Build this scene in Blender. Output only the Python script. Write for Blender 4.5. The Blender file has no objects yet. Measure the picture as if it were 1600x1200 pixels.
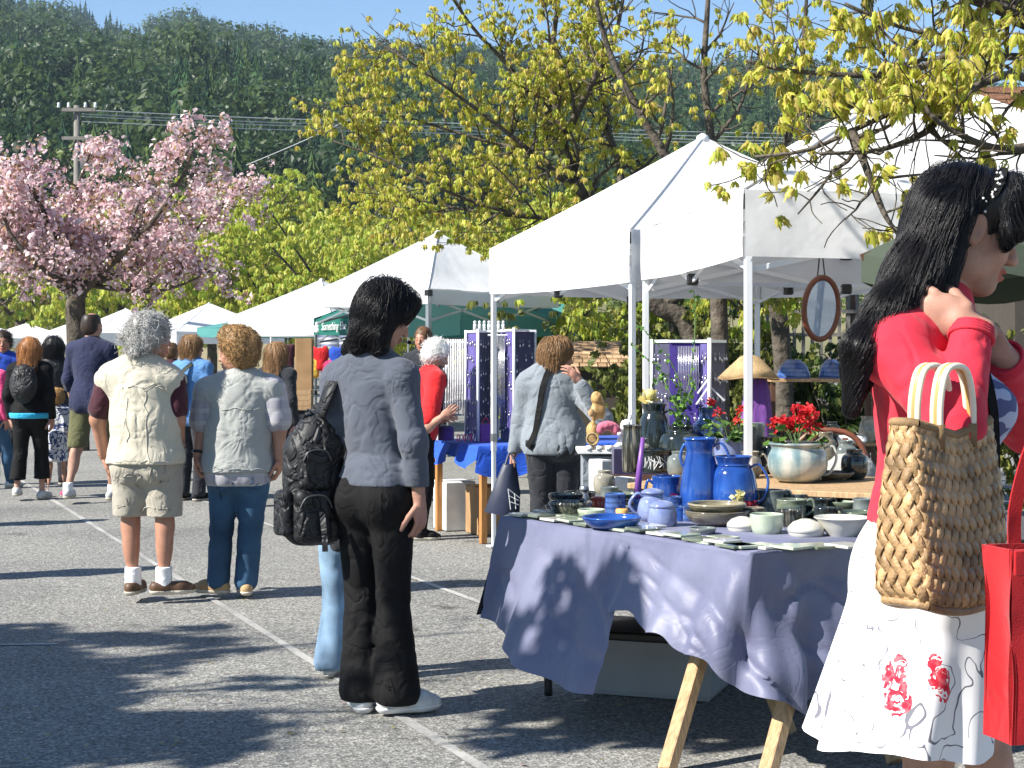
import bpy, bmesh, math, random
import numpy as np
from mathutils import Vector, Matrix

random.seed(7)
rng = np.random.default_rng(11)
SC = bpy.context.scene
COL = SC.collection
F, HC = 2600.0, 1.42            # lens in photo pixels, camera height in metres

# ------------------------------------------------------------------ camera, sky, sun, exposure
cam_d = bpy.data.cameras.new('camera')
cam = bpy.data.objects.new('camera', cam_d)
COL.objects.link(cam)
cam.location = (0, 0, HC)
cam.rotation_euler = (math.pi / 2, 0, 0)
cam_d.sensor_width = 36.0
cam_d.lens = 36.0 * F / 1600.0
cam_d.shift_y = -50.0 / 1600.0
cam_d.clip_start = 0.1
cam_d.clip_end = 6000.0
SC.camera = cam

SUN_TO = Vector((-1.78, -0.84, 1.62)).normalized()
world = bpy.data.worlds.new('World')
SC.world = world
world.use_nodes = True
wn = world.node_tree.nodes
wn.clear()
w_out = wn.new('ShaderNodeOutputWorld')
w_bg = wn.new('ShaderNodeBackground')
w_sky = wn.new('ShaderNodeTexSky')
w_sky.sky_type = 'NISHITA'
w_sky.sun_disc = False
w_sky.sun_elevation = math.asin(SUN_TO.z)
w_sky.sun_rotation = math.atan2(SUN_TO.x, SUN_TO.y) % (2 * math.pi)
w_sky.altitude = 0
w_sky.air_density = 1.0
w_sky.dust_density = 0.0
w_sky.ozone_density = 5.0
w_bg.inputs['Strength'].default_value = 0.082
world.node_tree.links.new(w_sky.outputs[0], w_bg.inputs[0])
world.node_tree.links.new(w_bg.outputs[0], w_out.inputs[0])

sun_d = bpy.data.lights.new('sun', 'SUN')
sun_d.energy = 5.0
sun_d.angle = math.radians(0.55)
sun_d.color = (1.0, 0.955, 0.88)
sun = bpy.data.objects.new('sun', sun_d)
COL.objects.link(sun)
sun.rotation_euler = SUN_TO.to_track_quat('Z', 'Y').to_euler()
sun.location = (-20, -10, 30)

SC.view_settings.view_transform = 'Standard'
SC.view_settings.look = 'None'
SC.view_settings.exposure = 1.05
SC.view_settings.gamma = 1.0
SC.view_settings.use_curve_mapping = False
SC.render.engine = 'CYCLES'
SC.cycles.use_denoising = True
SC.cycles.max_bounces = 6
SC.cycles.diffuse_bounces = 3
SC.cycles.glossy_bounces = 3
SC.cycles.transmission_bounces = 5
SC.cycles.transparent_max_bounces = 6
SC.cycles.caustics_reflective = False
SC.cycles.caustics_refractive = False

# ------------------------------------------------------------------ placing
def at(px, py, D):
    """point seen at photo pixel (px, py) that stands D metres in front of the camera"""
    return np.array([(px - 800.0) / F * D, D, HC + (550.0 - py) / F * D])

def gp(px, py, z=0.0):
    D = F * (HC - z) / (py - 550.0)
    return at(px, py, D)

ORG = {}
def org(o):
    return ORG.get(o.name, np.zeros(3)) if o else np.zeros(3)

def tag(o, label=None, cat=None, group=None, kind=None):
    if label: o['label'] = label
    if cat: o['category'] = cat
    if group: o['group'] = group
    if kind: o['kind'] = kind
    return o

def thing(name, loc, label, cat, group=None):
    o = bpy.data.objects.new(name, None)
    o.empty_display_size = 0.1
    COL.objects.link(o)
    o.location = tuple(float(v) for v in loc)
    ORG[o.name] = np.array(loc, float)
    return tag(o, label, cat, group)

def fast_mesh(name, V, faces, cols=None, smooth=True):
    """V (n,3); faces: list of index tuples or an (m,k) array; cols: per-vertex rgb or None"""
    V = np.asarray(V, np.float32).reshape(-1, 3)
    me = bpy.data.meshes.new(name)
    if isinstance(faces, np.ndarray):
        k = faces.shape[1] if len(faces) else 3
        tot = np.full(len(faces), k, np.int32)
        flat = faces.astype(np.int32).ravel()
    else:
        tot = np.array([len(f) for f in faces], np.int32)
        flat = np.fromiter((i for f in faces for i in f), np.int32)
    me.vertices.add(len(V)); me.vertices.foreach_set('co', V.ravel())
    me.loops.add(len(flat)); me.loops.foreach_set('vertex_index', flat)
    me.polygons.add(len(tot))
    start = np.zeros(len(tot), np.int32)
    if len(tot): start[1:] = np.cumsum(tot)[:-1]
    me.polygons.foreach_set('loop_start', start)
    me.polygons.foreach_set('loop_total', tot)
    me.polygons.foreach_set('use_smooth', np.full(len(tot), bool(smooth)))
    me.update(calc_edges=True)
    if cols is not None:
        a = me.color_attributes.new('col', 'FLOAT_COLOR', 'POINT')
        c = np.ones((len(V), 4), np.float32); c[:, :3] = cols
        a.data.foreach_set('color', c.ravel())
    return me

def link_mesh(name, me, m, parent=None):
    o = bpy.data.objects.new(name, me)
    COL.objects.link(o)
    if m is not None and not me.materials: me.materials.append(m)
    if parent is not None:
        o.parent = parent
        ORG[o.name] = org(parent)
    return o

def kids(o):
    return list(o.children)

def copy_tree(o, parent=None):
    c = o.copy(); COL.objects.link(c); c.parent = parent
    for ch in kids(o): copy_tree(ch, c)
    return c

def nrm(v):
    v = np.asarray(v, float); return v / (np.linalg.norm(v) + 1e-12)

class MB:
    """collects shapes for ONE mesh"""
    def __init__(s):
        s.v = []; s.f = []; s.c = []; s.n = 0; s.cur = (1, 1, 1)
    def add(s, V, Fs, col=None):
        V = np.asarray(V, float).reshape(-1, 3)
        s.v.append(V)
        s.f += [tuple(i + s.n for i in f) for f in Fs]
        c = np.asarray(col if col is not None else s.cur, float)
        s.c.append(np.broadcast_to(c, V.shape) if c.ndim == 1 else c)
        s.n += len(V)
        return s
    def box(s, c, h, R=None, b=0.0, col=None):
        """box with half sizes h, 3x3 axes R in columns, edges chamfered by b"""
        c = np.asarray(c, float); h = np.asarray(h, float); R = np.eye(3) if R is None else R
        if b <= 0:
            V = np.array([[x, y, z] for x in (-1, 1) for y in (-1, 1) for z in (-1, 1)], float) * h
            Fs = [(0, 1, 3, 2), (4, 6, 7, 5), (0, 4, 5, 1), (2, 3, 7, 6), (0, 2, 6, 4), (1, 5, 7, 3)]
        else:
            b = min(b, *(h * 0.8)); V = []; idx = {}
            for x in (-1, 1):
                for y in (-1, 1):
                    for z in (-1, 1):
                        for ax in range(3):
                            q = np.array([x, y, z], float) * h
                            for a2 in range(3):
                                if a2 != ax: q[a2] -= (x, y, z)[a2] * b
                            idx[(x, y, z, ax)] = len(V); V.append(q)
            V = np.array(V); Fs = []
            for ax in range(3):
                u, w = [(1, 2), (2, 0), (0, 1)][ax]
                for sg in (-1, 1):
                    ring = []
                    for (a, d) in ((-1, -1), (1, -1), (1, 1), (-1, 1)):
                        k = [0, 0, 0]; k[ax] = sg; k[u] = a; k[w] = d
                        ring.append(idx[(k[0], k[1], k[2], ax)])
                    Fs.append(tuple(ring if sg > 0 else ring[::-1]))
            for ax in range(3):
                u, w = [(1, 2), (2, 0), (0, 1)][ax]
                for (a, d) in ((-1, -1), (1, -1), (1, 1), (-1, 1)):
                    k0 = [0, 0, 0]; k0[ax] = -1; k0[u] = a; k0[w] = d
                    k1 = list(k0); k1[ax] = 1
                    q = (idx[(*k0, u)], idx[(*k1, u)], idx[(*k1, w)], idx[(*k0, w)])
                    Fs.append(q if a * d > 0 else q[::-1])
            for x in (-1, 1):
                for y in (-1, 1):
                    for z in (-1, 1):
                        t = tuple(idx[(x, y, z, a)] for a in range(3))
                        Fs.append(t if x * y * z > 0 else t[::-1])
        return s.add(V @ np.asarray(R).T + c, Fs, col)
    def bar(s, a, b, w, t, up=(0, 0, 1), ch=0.0, col=None):
        a = np.asarray(a, float); b = np.asarray(b, float); d = b - a; L = np.linalg.norm(d); d = d / L
        x = np.cross(d, up)
        if np.linalg.norm(x) < 1e-4: x = np.cross(d, (0, 1, 0))
        x = nrm(x); z = np.cross(x, d)
        return s.box((a + b) / 2, (w / 2, L / 2, t / 2), np.stack([x, d, z], 1), ch, col)
    def tube(s, pts, rad, n=8, cap=True, col=None):
        P = np.asarray(pts, float); m = len(P)
        r = np.broadcast_to(np.asarray(rad, float), (m,))
        T = np.gradient(P, axis=0) if m > 2 else np.repeat((P[1] - P[0])[None], m, 0)
        T /= np.linalg.norm(T, axis=1)[:, None] + 1e-12
        x = np.cross(T[0], (0, 0, 1))
        if np.linalg.norm(x) < 1e-3: x = np.cross(T[0], (0, 1, 0))
        x = nrm(x); ang = np.arange(n) * 2 * math.pi / n; V = []
        for i in range(m):
            x = x - T[i] * (x @ T[i]); x = nrm(x); y = np.cross(T[i], x)
            V.append(P[i] + r[i] * (np.cos(ang)[:, None] * x + np.sin(ang)[:, None] * y))
        Fs = [(i * n + j, i * n + (j + 1) % n, (i + 1) * n + (j + 1) % n, (i + 1) * n + j) for i in range(m - 1) for j in range(n)]
        if cap:
            Fs.append(tuple(range(n))[::-1]); Fs.append(tuple((m - 1) * n + j for j in range(n)))
        return s.add(np.concatenate(V), Fs, col)
    def lathe(s, prof, c=(0, 0, 0), n=28, sx=1.0, sy=1.0, wob=0.0, col=None):
        m = len(prof); V = []
        for (r, z) in prof:
            for j in range(n):
                a = 2 * math.pi * j / n
                rr = r * (1 + wob * math.sin(3 * a + z * 20))
                V.append((c[0] + rr * sx * math.cos(a), c[1] + rr * sy * math.sin(a), c[2] + z))
        Fs = [(i * n + j, i * n + (j + 1) % n, (i + 1) * n + (j + 1) % n, (i + 1) * n + j) for i in range(m - 1) for j in range(n)]
        Fs.append(tuple(range(n))[::-1]); Fs.append(tuple((m - 1) * n + j for j in range(n)))
        return s.add(V, Fs, col)
    def grid(s, P, col=None, flip=False):
        P = np.asarray(P, float); a, b = P.shape[:2]
        Fs = [(i * b + j, (i + 1) * b + j, (i + 1) * b + j + 1, i * b + j + 1) for i in range(a - 1) for j in range(b - 1)]
        if flip: Fs = [f[::-1] for f in Fs]
        return s.add(P.reshape(-1, 3), Fs, col)
    def ball(s, c, r, n=10, m=7, col=None):
        r = np.broadcast_to(np.asarray(r, float), (3,)); V = []
        for i in range(m + 1):
            th = math.pi * i / m
            for j in range(n):
                a = 2 * math.pi * j / n
                V.append((c[0] + r[0] * math.sin(th) * math.cos(a), c[1] + r[1] * math.sin(th) * math.sin(a), c[2] - r[2] * math.cos(th)))
        Fs = [(i * n + j, i * n + (j + 1) % n, (i + 1) * n + (j + 1) % n, (i + 1) * n + j) for i in range(m) for j in range(n)]
        return s.add(V, Fs, col)
    def mesh(s, name, smooth=True, colors=False, origin=(0, 0, 0)):
        V = np.concatenate(s.v) - np.asarray(origin, float)
        return fast_mesh(name, V, s.f, np.concatenate(s.c) if colors else None, smooth)
    def build(s, name, m, parent=None, smooth=False, colors=False):
        return link_mesh(name, s.mesh(name, smooth, colors, org(parent)), m, parent)

# ------------------------------------------------------------------ materials
def newmat(name):
    m = bpy.data.materials.new(name); m.use_nodes = True
    nt = m.node_tree; b = nt.nodes['Principled BSDF']
    return m, nt, b

def N(nt, t, **kw):
    n = nt.nodes.new(t)
    for k, v in kw.items():
        if k in n.inputs: n.inputs[k].default_value = v
        else: setattr(n, k, v)
    return n

def ramp(nt, fac, stops):
    r = nt.nodes.new('ShaderNodeValToRGB'); e = r.color_ramp.elements
    while len(e) < len(stops): e.new(0.5)
    for i, (p, c) in enumerate(stops):
        e[i].position = p; e[i].color = (*c, 1) if len(c) == 3 else c
    nt.links.new(fac, r.inputs[0]); return r

def mixc(nt, fac, a, b, blend='MIX'):
    m = nt.nodes.new('ShaderNodeMix'); m.data_type = 'RGBA'; m.blend_type = blend
    for sock, v in ((0, fac), (6, a), (7, b)):
        if isinstance(v, (int, float)): m.inputs[sock].default_value = v
        elif isinstance(v, tuple): m.inputs[sock].default_value = (*v, 1) if len(v) == 3 else v
        else: nt.links.new(v, m.inputs[sock])
    return m.outputs[2]

def simple(name, col, rough=0.6, spec=0.5, var=0.12, vscale=6.0, bump=0.0, bscale=60.0, metal=0.0, coat=0.0, sheen=0.0,
           sss=0.0, trans=0.0, vcol=False, stretch=None, bdist=0.01):
    m, nt, b = newmat(name)
    tc = N(nt, 'ShaderNodeTexCoord'); co = tc.outputs['Object']
    if stretch:
        mp = N(nt, 'ShaderNodeMapping'); mp.inputs['Scale'].default_value = stretch
        nt.links.new(co, mp.inputs[0]); co = mp.outputs[0]
    n1 = N(nt, 'ShaderNodeTexNoise', Scale=vscale, Detail=4.0); nt.links.new(co, n1.inputs['Vector'])
    lo = tuple(max(0, c * (1 - var * 1.6)) for c in col); hi = tuple(min(1, c * (1 + var * 1.6)) for c in col)
    r = ramp(nt, n1.outputs[0], [(0.25, lo), (0.75, hi)])
    out = r.outputs[0]
    if vcol:
        at_ = N(nt, 'ShaderNodeVertexColor', layer_name='col')
        out = mixc(nt, 1.0, out, at_.outputs[0], 'MULTIPLY')
    nt.links.new(out, b.inputs['Base Color'])
    b.inputs['Roughness'].default_value = rough
    b.inputs['Specular IOR Level'].default_value = spec
    b.inputs['Metallic'].default_value = metal
    b.inputs['Coat Weight'].default_value = coat
    b.inputs['Sheen Weight'].default_value = sheen
    if sss:
        b.inputs['Subsurface Weight'].default_value = sss
        b.inputs['Subsurface Radius'].default_value = (0.012, 0.005, 0.003)
        b.inputs['Subsurface Scale'].default_value = 1.0
    if trans: b.inputs['Transmission Weight'].default_value = trans
    if bump:
        n2 = N(nt, 'ShaderNodeTexNoise', Scale=bscale, Detail=3.0); nt.links.new(co, n2.inputs['Vector'])
        bp = N(nt, 'ShaderNodeBump', Strength=bump, Distance=bdist)
        nt.links.new(n2.outputs[0], bp.inputs['Height']); nt.links.new(bp.outputs[0], b.inputs['Normal'])
    return m

def cloth(name, col, rough=0.85, var=0.10, bump=0.25, bscale=260.0, sheen=0.15, spec=0.25, crease=0.32, cs=7.0):
    """woven cloth: fine weave plus sharp small creases in relief"""
    m = simple(name, col, rough, spec, var, 5.0, bump, bscale, sheen=sheen, bdist=0.004)
    nt = m.node_tree; b = nt.nodes['Principled BSDF']; old = b.inputs['Normal'].links[0].from_node
    tc = N(nt, 'ShaderNodeTexCoord'); n = N(nt, 'ShaderNodeTexNoise', Scale=cs, Detail=2.5, Distortion=.9); nt.links.new(tc.outputs['Object'], n.inputs['Vector'])
    s_ = N(nt, 'ShaderNodeMath', operation='SUBTRACT'); s_.inputs[1].default_value = .5; nt.links.new(n.outputs[0], s_.inputs[0])
    a_ = N(nt, 'ShaderNodeMath', operation='ABSOLUTE'); nt.links.new(s_.outputs[0], a_.inputs[0])
    r_ = ramp(nt, a_.outputs[0], [(0, (0, 0, 0)), (.10, (1, 1, 1))]); r_.color_ramp.interpolation = 'EASE'
    bp = N(nt, 'ShaderNodeBump', Strength=crease, Distance=.012); nt.links.new(r_.outputs[0], bp.inputs['Height']); nt.links.new(bp.outputs[0], old.inputs['Normal'])
    return m

def leafmat(name, tr=0.35, rough=0.45, cols=None, spec=0.35):
    """leaf / petal: diffuse plus light coming through, colour from the mesh"""
    m, nt, b = newmat(name)
    va = N(nt, 'ShaderNodeVertexColor', layer_name='col')
    nt.links.new(va.outputs[0], b.inputs['Base Color'])
    b.inputs['Roughness'].default_value = rough; b.inputs['Specular IOR Level'].default_value = spec
    t = N(nt, 'ShaderNodeBsdfTranslucent'); nt.links.new(va.outputs[0], t.inputs[0])
    mx = N(nt, 'ShaderNodeMixShader'); mx.inputs[0].default_value = tr
    nt.links.new(b.outputs[0], mx.inputs[1]); nt.links.new(t.outputs[0], mx.inputs[2])
    nt.links.new(mx.outputs[0], nt.nodes['Material Output'].inputs[0])
    return m

def fabric_through(name, col, tr=0.3, rough=0.7, bump=0.15, bscale=9.0, var=0.03):
    """thin awning cloth that lets some light through"""
    m = simple(name, col, rough, 0.3, var, 2.0, bump, bscale, bdist=0.03)
    nt = m.node_tree; b = nt.nodes['Principled BSDF']
    t = N(nt, 'ShaderNodeBsdfTranslucent'); t.inputs[0].default_value = (*col, 1)
    mx = N(nt, 'ShaderNodeMixShader'); mx.inputs[0].default_value = tr
    nt.links.new(b.outputs[0], mx.inputs[1]); nt.links.new(t.outputs[0], mx.inputs[2])
    nt.links.new(mx.outputs[0], nt.nodes['Material Output'].inputs[0])
    return m

M = {}
M['skin'] = simple('skin', (0.40, 0.225, 0.16), 0.58, 0.35, 0.12, 26, 0.28, 240, sss=0.05, vcol=True, bdist=0.002)
M['skin_tan'] = simple('skin_tan', (0.40, 0.20, 0.13), 0.5, 0.4, 0.08, 18, 0.12, 220, sss=0.05, vcol=True, bdist=0.002)
M['white_fabric'] = fabric_through('white_fabric', (0.79, 0.79, 0.785), 0.22, bump=.3, bscale=5.0, var=.05)
M['green_fabric'] = fabric_through('green_fabric', (0.02, 0.17, 0.13), 0.25)
M['teal_fabric'] = fabric_through('teal_fabric', (0.10, 0.32, 0.30), 0.25)
M['sage_fabric'] = fabric_through('sage_fabric', (0.055, 0.07, 0.048), 0.03)
M['white_metal'] = simple('white_metal', (0.74, 0.76, 0.78), 0.35, 0.5, 0.03, 8, metal=0.0, coat=0.2)
M['grey_metal'] = simple('grey_metal', (0.35, 0.36, 0.37), 0.35, 0.5, 0.05, metal=0.8)
M['black_plastic'] = simple('black_plastic', (0.012, 0.012, 0.013), 0.4, 0.5)
M['white_plastic'] = simple('white_plastic', (0.72, 0.73, 0.72), 0.4)
M['wood'] = simple('wood', (0.43, 0.28, 0.15), 0.6, 0.3, 0.22, 5, 0.3, 12, stretch=(14, 14, 1.2))
M['wood_orange'] = simple('wood_orange', (0.42, 0.19, 0.06), 0.5, 0.3, 0.2, 5, 0.2, 12, stretch=(14, 14, 1.2))
M['wood_dark'] = simple('wood_dark', (0.10, 0.05, 0.03), 0.5, 0.4, 0.2, 6, 0.2, 14)
M['bark'] = simple('bark', (0.095, 0.080, 0.062), 0.9, 0.2, 0.4, 7, 0.9, 22, bdist=0.03)
M['bark_pale'] = simple('bark_pale', (0.22, 0.20, 0.165), 0.9, 0.2, 0.35, 8, 0.9, 25, bdist=0.02)
M['leaf'] = leafmat('leaf', 0.48)
M['petal'] = leafmat('petal', 0.45, 0.6)
M['conifer'] = simple('conifer', (1, 1, 1), 0.9, 0.1, 0.0, 1, vcol=True)
# ------------------------------------------------------------------ soft-blended solids turned into meshes
_perm = np.concatenate([rng.permutation(256)] * 3)
_val = rng.random(256) * 2 - 1
def noise3(P):
    P = np.asarray(P, float); I = np.floor(P).astype(int); f = P - I; f = f * f * (3 - 2 * f); I &= 255
    def h(a, b, c): return _val[_perm[_perm[_perm[(I[..., 0] + a) & 255] + ((I[..., 1] + b) & 255)] + ((I[..., 2] + c) & 255)]]
    x, y, z = f[..., 0], f[..., 1], f[..., 2]
    l = lambda a, b, t: a + (b - a) * t
    return l(l(l(h(0, 0, 0), h(1, 0, 0), x), l(h(0, 1, 0), h(1, 1, 0), x), y), l(l(h(0, 0, 1), h(1, 0, 1), x), l(h(0, 1, 1), h(1, 1, 1), x), y), z)

class S:
    def __init__(s): s.p = []; s.cuts = []
    def cone(s, a, b, ra, rb=None, k=0.02, sub=False):
        s.p.append(('c', np.array(a, float), np.array(b, float), ra, ra if rb is None else rb, k, sub)); return s
    def ell(s, c, r, R=None, k=0.02, sub=False):
        r = np.broadcast_to(np.asarray(r, float), (3,))
        s.p.append(('e', np.array(c, float), r, np.eye(3) if R is None else np.asarray(R), None, k, sub)); return s
    def box(s, c, h, R=None, r=0.01, k=0.01, sub=False):
        s.p.append(('b', np.array(c, float), np.asarray(h, float), np.eye(3) if R is None else np.asarray(R), r, k, sub)); return s
    def cut(s, pt, n): s.cuts.append((np.array(pt, float), nrm(n))); return s      # keeps the side the normal points away from
    @staticmethod
    def dist(q, P):
        if q[0] == 'c':
            a, b = q[1], q[2]; ab = b - a; L2 = ab @ ab + 1e-12
            d = P - a; t = np.clip((d @ ab) / L2, 0, 1)
            d = d - t[..., None] * ab
            return np.sqrt(np.einsum('...i,...i->...', d, d)) - (q[3] + (q[4] - q[3]) * t)
        d = (P - q[1]) @ q[3]
        if q[0] == 'e':
            u = d / q[2]; k0 = np.sqrt(np.einsum('...i,...i->...', u, u)); u = u / q[2]
            k1 = np.sqrt(np.einsum('...i,...i->...', u, u)) + 1e-9
            return k0 * (k0 - 1) / k1
        e = np.abs(d) - (q[2] - q[4]); m = np.maximum(e, 0)
        return np.sqrt(np.einsum('...i,...i->...', m, m)) + np.minimum(e.max(-1), 0) - q[4]
    @staticmethod
    def comb(f, d, k, sub):
        if sub:
            h = np.maximum(k - np.abs(f + d), 0) / k
            return np.maximum(f, -d) + h * h * k * 0.25
        h = np.maximum(k - np.abs(f - d), 0) / k
        return np.minimum(f, d) - h * h * k * 0.25
    def ev(s, P):
        f = np.full(P.shape[:-1], 9.0)
        for q in s.p: f = s.comb(f, s.dist(q, P), q[5], q[6])
        for (pt, n) in s.cuts: f = np.maximum(f, (P - pt) @ n)
        return f
    def bb(s, q):
        if q[0] == 'c':
            r = max(q[3], q[4]); return np.minimum(q[1], q[2]) - r, np.maximum(q[1], q[2]) + r
        ex = np.abs(q[3]) @ np.asarray(q[2]); return q[1] - ex, q[1] + ex
    def mesh(s, h, disp=None):
        bbs = [s.bb(q) for q in s.p]
        lo = np.min([b[0] for b, q in zip(bbs, s.p) if not q[6]], 0) - 3 * h - 0.01
        hi = np.max([b[1] for b, q in zip(bbs, s.p) if not q[6]], 0) + 3 * h + 0.01
        n = np.ceil((hi - lo) / h).astype(int) + 1
        f = np.full(n, 0.08, np.float32)
        ax = [lo[i] + h * np.arange(n[i]) for i in range(3)]
        for q, (a, b) in zip(s.p, bbs):
            mg = q[5] + 3 * h
            i0 = np.clip(((a - mg - lo) / h).astype(int), 0, n); i1 = np.clip(((b + mg - lo) / h).astype(int) + 2, 0, n)
            if (i1 <= i0).any(): continue
            sl = tuple(slice(i0[i], i1[i]) for i in range(3))
            P = np.stack(np.meshgrid(*[ax[i][sl[i]] for i in range(3)], indexing='ij'), -1)
            f[sl] = s.comb(f[sl], s.dist(q, P), q[5], q[6])
        if disp is not None:
            I = np.argwhere(np.abs(f) < 0.035)
            f[I[:, 0], I[:, 1], I[:, 2]] += disp(lo + h * I)
        for (pt, nn) in s.cuts:
            pl = ((ax[0] - pt[0]) * nn[0])[:, None, None] + ((ax[1] - pt[1]) * nn[1])[None, :, None] + ((ax[2] - pt[2]) * nn[2])[None, None, :]
            f = np.maximum(f, pl)
        return nets(f, lo, h)
    def ev_n(s, P, e=0.002):
        f = s.ev(P); g = np.stack([s.ev(P + np.array(d) * e) - f for d in np.eye(3)], -1)
        return f, g / (np.linalg.norm(g, axis=-1)[..., None] + 1e-9)

_C = np.array([[x, y, z] for x in (0, 1) for y in (0, 1) for z in (0, 1)])
_E = [(a, b) for a in range(8) for b in range(a + 1, 8) if np.abs(_C[a] - _C[b]).sum() == 1]
def nets(f, lo, h):
    s = f < 0
    cnt = np.zeros(np.array(f.shape) - 1, np.int8)
    for c in _C: cnt += s[c[0]:s.shape[0] - 1 + c[0], c[1]:s.shape[1] - 1 + c[1], c[2]:s.shape[2] - 1 + c[2]]
    act = np.argwhere((cnt > 0) & (cnt < 8))
    idx = np.full(cnt.shape, -1, np.int32); idx[tuple(act.T)] = np.arange(len(act))
    fv = np.stack([f[act[:, 0] + c[0], act[:, 1] + c[1], act[:, 2] + c[2]] for c in _C], 1)
    pos = np.zeros((len(act), 3)); num = np.zeros(len(act))
    for a, b in _E:
        x = (fv[:, a] < 0) != (fv[:, b] < 0); t = fv[x, a] / (fv[x, a] - fv[x, b])
        pos[x] += _C[a] + t[:, None] * (_C[b] - _C[a]); num[x] += 1
    V = lo + h * (act + pos / num[:, None])
    Q = []
    for axn in range(3):
        sl0 = [slice(None)] * 3; sl1 = [slice(None)] * 3; sl0[axn] = slice(0, -1); sl1[axn] = slice(1, None)
        s0, s1 = s[tuple(sl0)], s[tuple(sl1)]
        e = np.argwhere(s0 != s1); u, w = (axn + 1) % 3, (axn + 2) % 3
        ok = (e[:, u] > 0) & (e[:, w] > 0) & (e[:, u] < f.shape[u] - 1) & (e[:, w] < f.shape[w] - 1); e = e[ok]
        ins = s0[tuple(e.T)]
        c = []
        for (du, dw) in ((-1, -1), (0, -1), (0, 0), (-1, 0)):
            g = e.copy(); g[:, u] += du; g[:, w] += dw; c.append(idx[tuple(g.T)])
        c = np.stack(c, 1); c[~ins] = c[~ins][:, ::-1]; Q.append(c)
    return V, np.concatenate(Q)

def join(parts):
    V, Q, n = [], [], 0
    for v, q in parts: V.append(v); Q.append(q + n); n += len(v)
    return np.concatenate(V), np.concatenate(Q)

def solid(name, VQ, m, parent, cols=None):
    V, Q = VQ
    return link_mesh(name, fast_mesh(name, V - org(parent), Q, cols, True), m, parent)

def folds(amp, fx=(9, 9, 5), seed=0.0):
    """creases pressed into cloth, with broad swells between them"""
    fx = np.array(fx, float)
    def d(P):
        w = np.stack([noise3(P * 5 + seed), noise3(P * 5 + seed + 40), noise3(P * 5 + seed + 80)], -1)
        n = noise3(P * fx + seed + w * 0.9); n2 = noise3(P * fx * 1.9 + seed * 2 + w * 1.3); b = noise3(P * fx * 0.55 + seed + 17)
        return amp * ((1 - np.abs(n)) ** 9 * .85 + (1 - np.abs(n2)) ** 9 * .4 - 0.2 + 0.45 * b)
    return d

def frame(yaw, pitch=0.0, roll=0.0):
    """columns right, forward, up; yaw 0 looks away from the camera (+Y), 90 looks to +X; pitch>0 looks down"""
    a, p, r = math.radians(yaw), math.radians(pitch), math.radians(roll)
    R = np.array(Matrix.Rotation(-a, 3, 'Z') @ Matrix.Rotation(-p, 3, 'X') @ Matrix.Rotation(r, 3, 'Y'))
    return R

def strands(name, m, parent, P, rad, tip=0.4):
    """P (n, k, 3) polylines -> one hair curves object"""
    n, k = P.shape[:2]
    cu = bpy.data.hair_curves.new(name); cu.add_curves([k] * n)
    cu.attributes['position'].data.foreach_set('vector', (P - org(parent)).astype(np.float32).ravel())
    a = cu.attributes.get('radius') or cu.attributes.new('radius', 'FLOAT', 'POINT')
    r = rad * np.linspace(1, tip, k)[None] * (0.7 + 0.6 * rng.random((n, 1)))
    a.data.foreach_set('value', r.astype(np.float32).ravel())
    o = bpy.data.objects.new(name, cu); COL.objects.link(o); cu.materials.append(m); o.parent = parent
    ORG[o.name] = org(parent); o['kind'] = 'stuff'
    return o

def surf_pts(VQ, n, keep=None):
    V, Q = VQ; c = V[Q].mean(1)
    if keep is not None: c = c[keep(c)]
    return c[rng.integers(0, len(c), n)] + rng.normal(0, 0.002, (n, 3))

def flow(sdf, P0, steps, step, dirf, off=0.004, jit=0.25, lift=0.0):
    """strands that run along the surface of a solid, dirf(P) gives the pull"""
    P = P0.copy(); out = [P.copy()]; n = len(P); w = rng.normal(0, jit, (n, 3)); o = off * rng.random(n) * 2 - off * 0.5
    for i in range(steps):
        f, g = sdf.ev_n(P); d = dirf(P) + w + rng.normal(0, jit * 0.3, (n, 3))
        d -= g * np.einsum('ij,ij->i', d, g)[:, None] * (1 - lift)
        d /= np.linalg.norm(d, axis=1)[:, None] + 1e-9
        P = P + d * step
        f, g = sdf.ev_n(P); P = P - g * np.clip(f - o, -0.02, 0.02)[:, None]
        out.append(P.copy())
    return np.stack(out, 1)

def tufts(P0, Nn, length, k=6, curl=0.5, droop=0.3):
    """loose short locks standing off a surface"""
    n = len(P0); P = P0.copy(); out = [P.copy()]; d = Nn + rng.normal(0, 0.7, (n, 3)); st = length / k * (0.5 + rng.random((n, 1)))
    ax = rng.normal(0, 1, (n, 3))
    for i in range(k):
        d = d + np.cross(ax, d) * curl + np.array([0, 0, -droop]); d /= np.linalg.norm(d, axis=1)[:, None]
        P = P + d * st; out.append(P.copy())
    return np.stack(out, 1)
# ------------------------------------------------------------------ people
def pose(base, h, yaw, step=0.0, arms=(0.0, 0.0), lean=0.0):
    """standing joints in the world for somebody of height h at base; step swings the legs, arms swing"""
    s = h / 1.72; R = frame(yaw); b = np.array(base, float)
    L = {'neck': (0, lean * .16 - .01, 1.435), 'head': (0, lean * .2 + .02, 1.60), 'pelvis': (0, 0, .92)}
    for sd, n in ((-1, 'L'), (1, 'R')):
        st = step * sd; a = arms[0 if sd < 0 else 1]
        L['sh' + n] = (.175 * sd, lean * .15, 1.385); L['el' + n] = (.225 * sd, lean * .12 - .04 + .8 * a * .2, 1.115)
        L['wr' + n] = (.225 * sd, lean * .1 + .03 + a * .35, .875 + abs(a) * .06)
        L['hip' + n] = (.088 * sd, 0, .90); L['kn' + n] = (.095 * sd, .03 + st * .16, .49)
        L['an' + n] = (.10 * sd, -.02 + st * .30, .085 + (0.05 if st < -0.3 else 0))
    return {k: b + R @ (np.array(v) * s) for k, v in L.items()}

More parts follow.
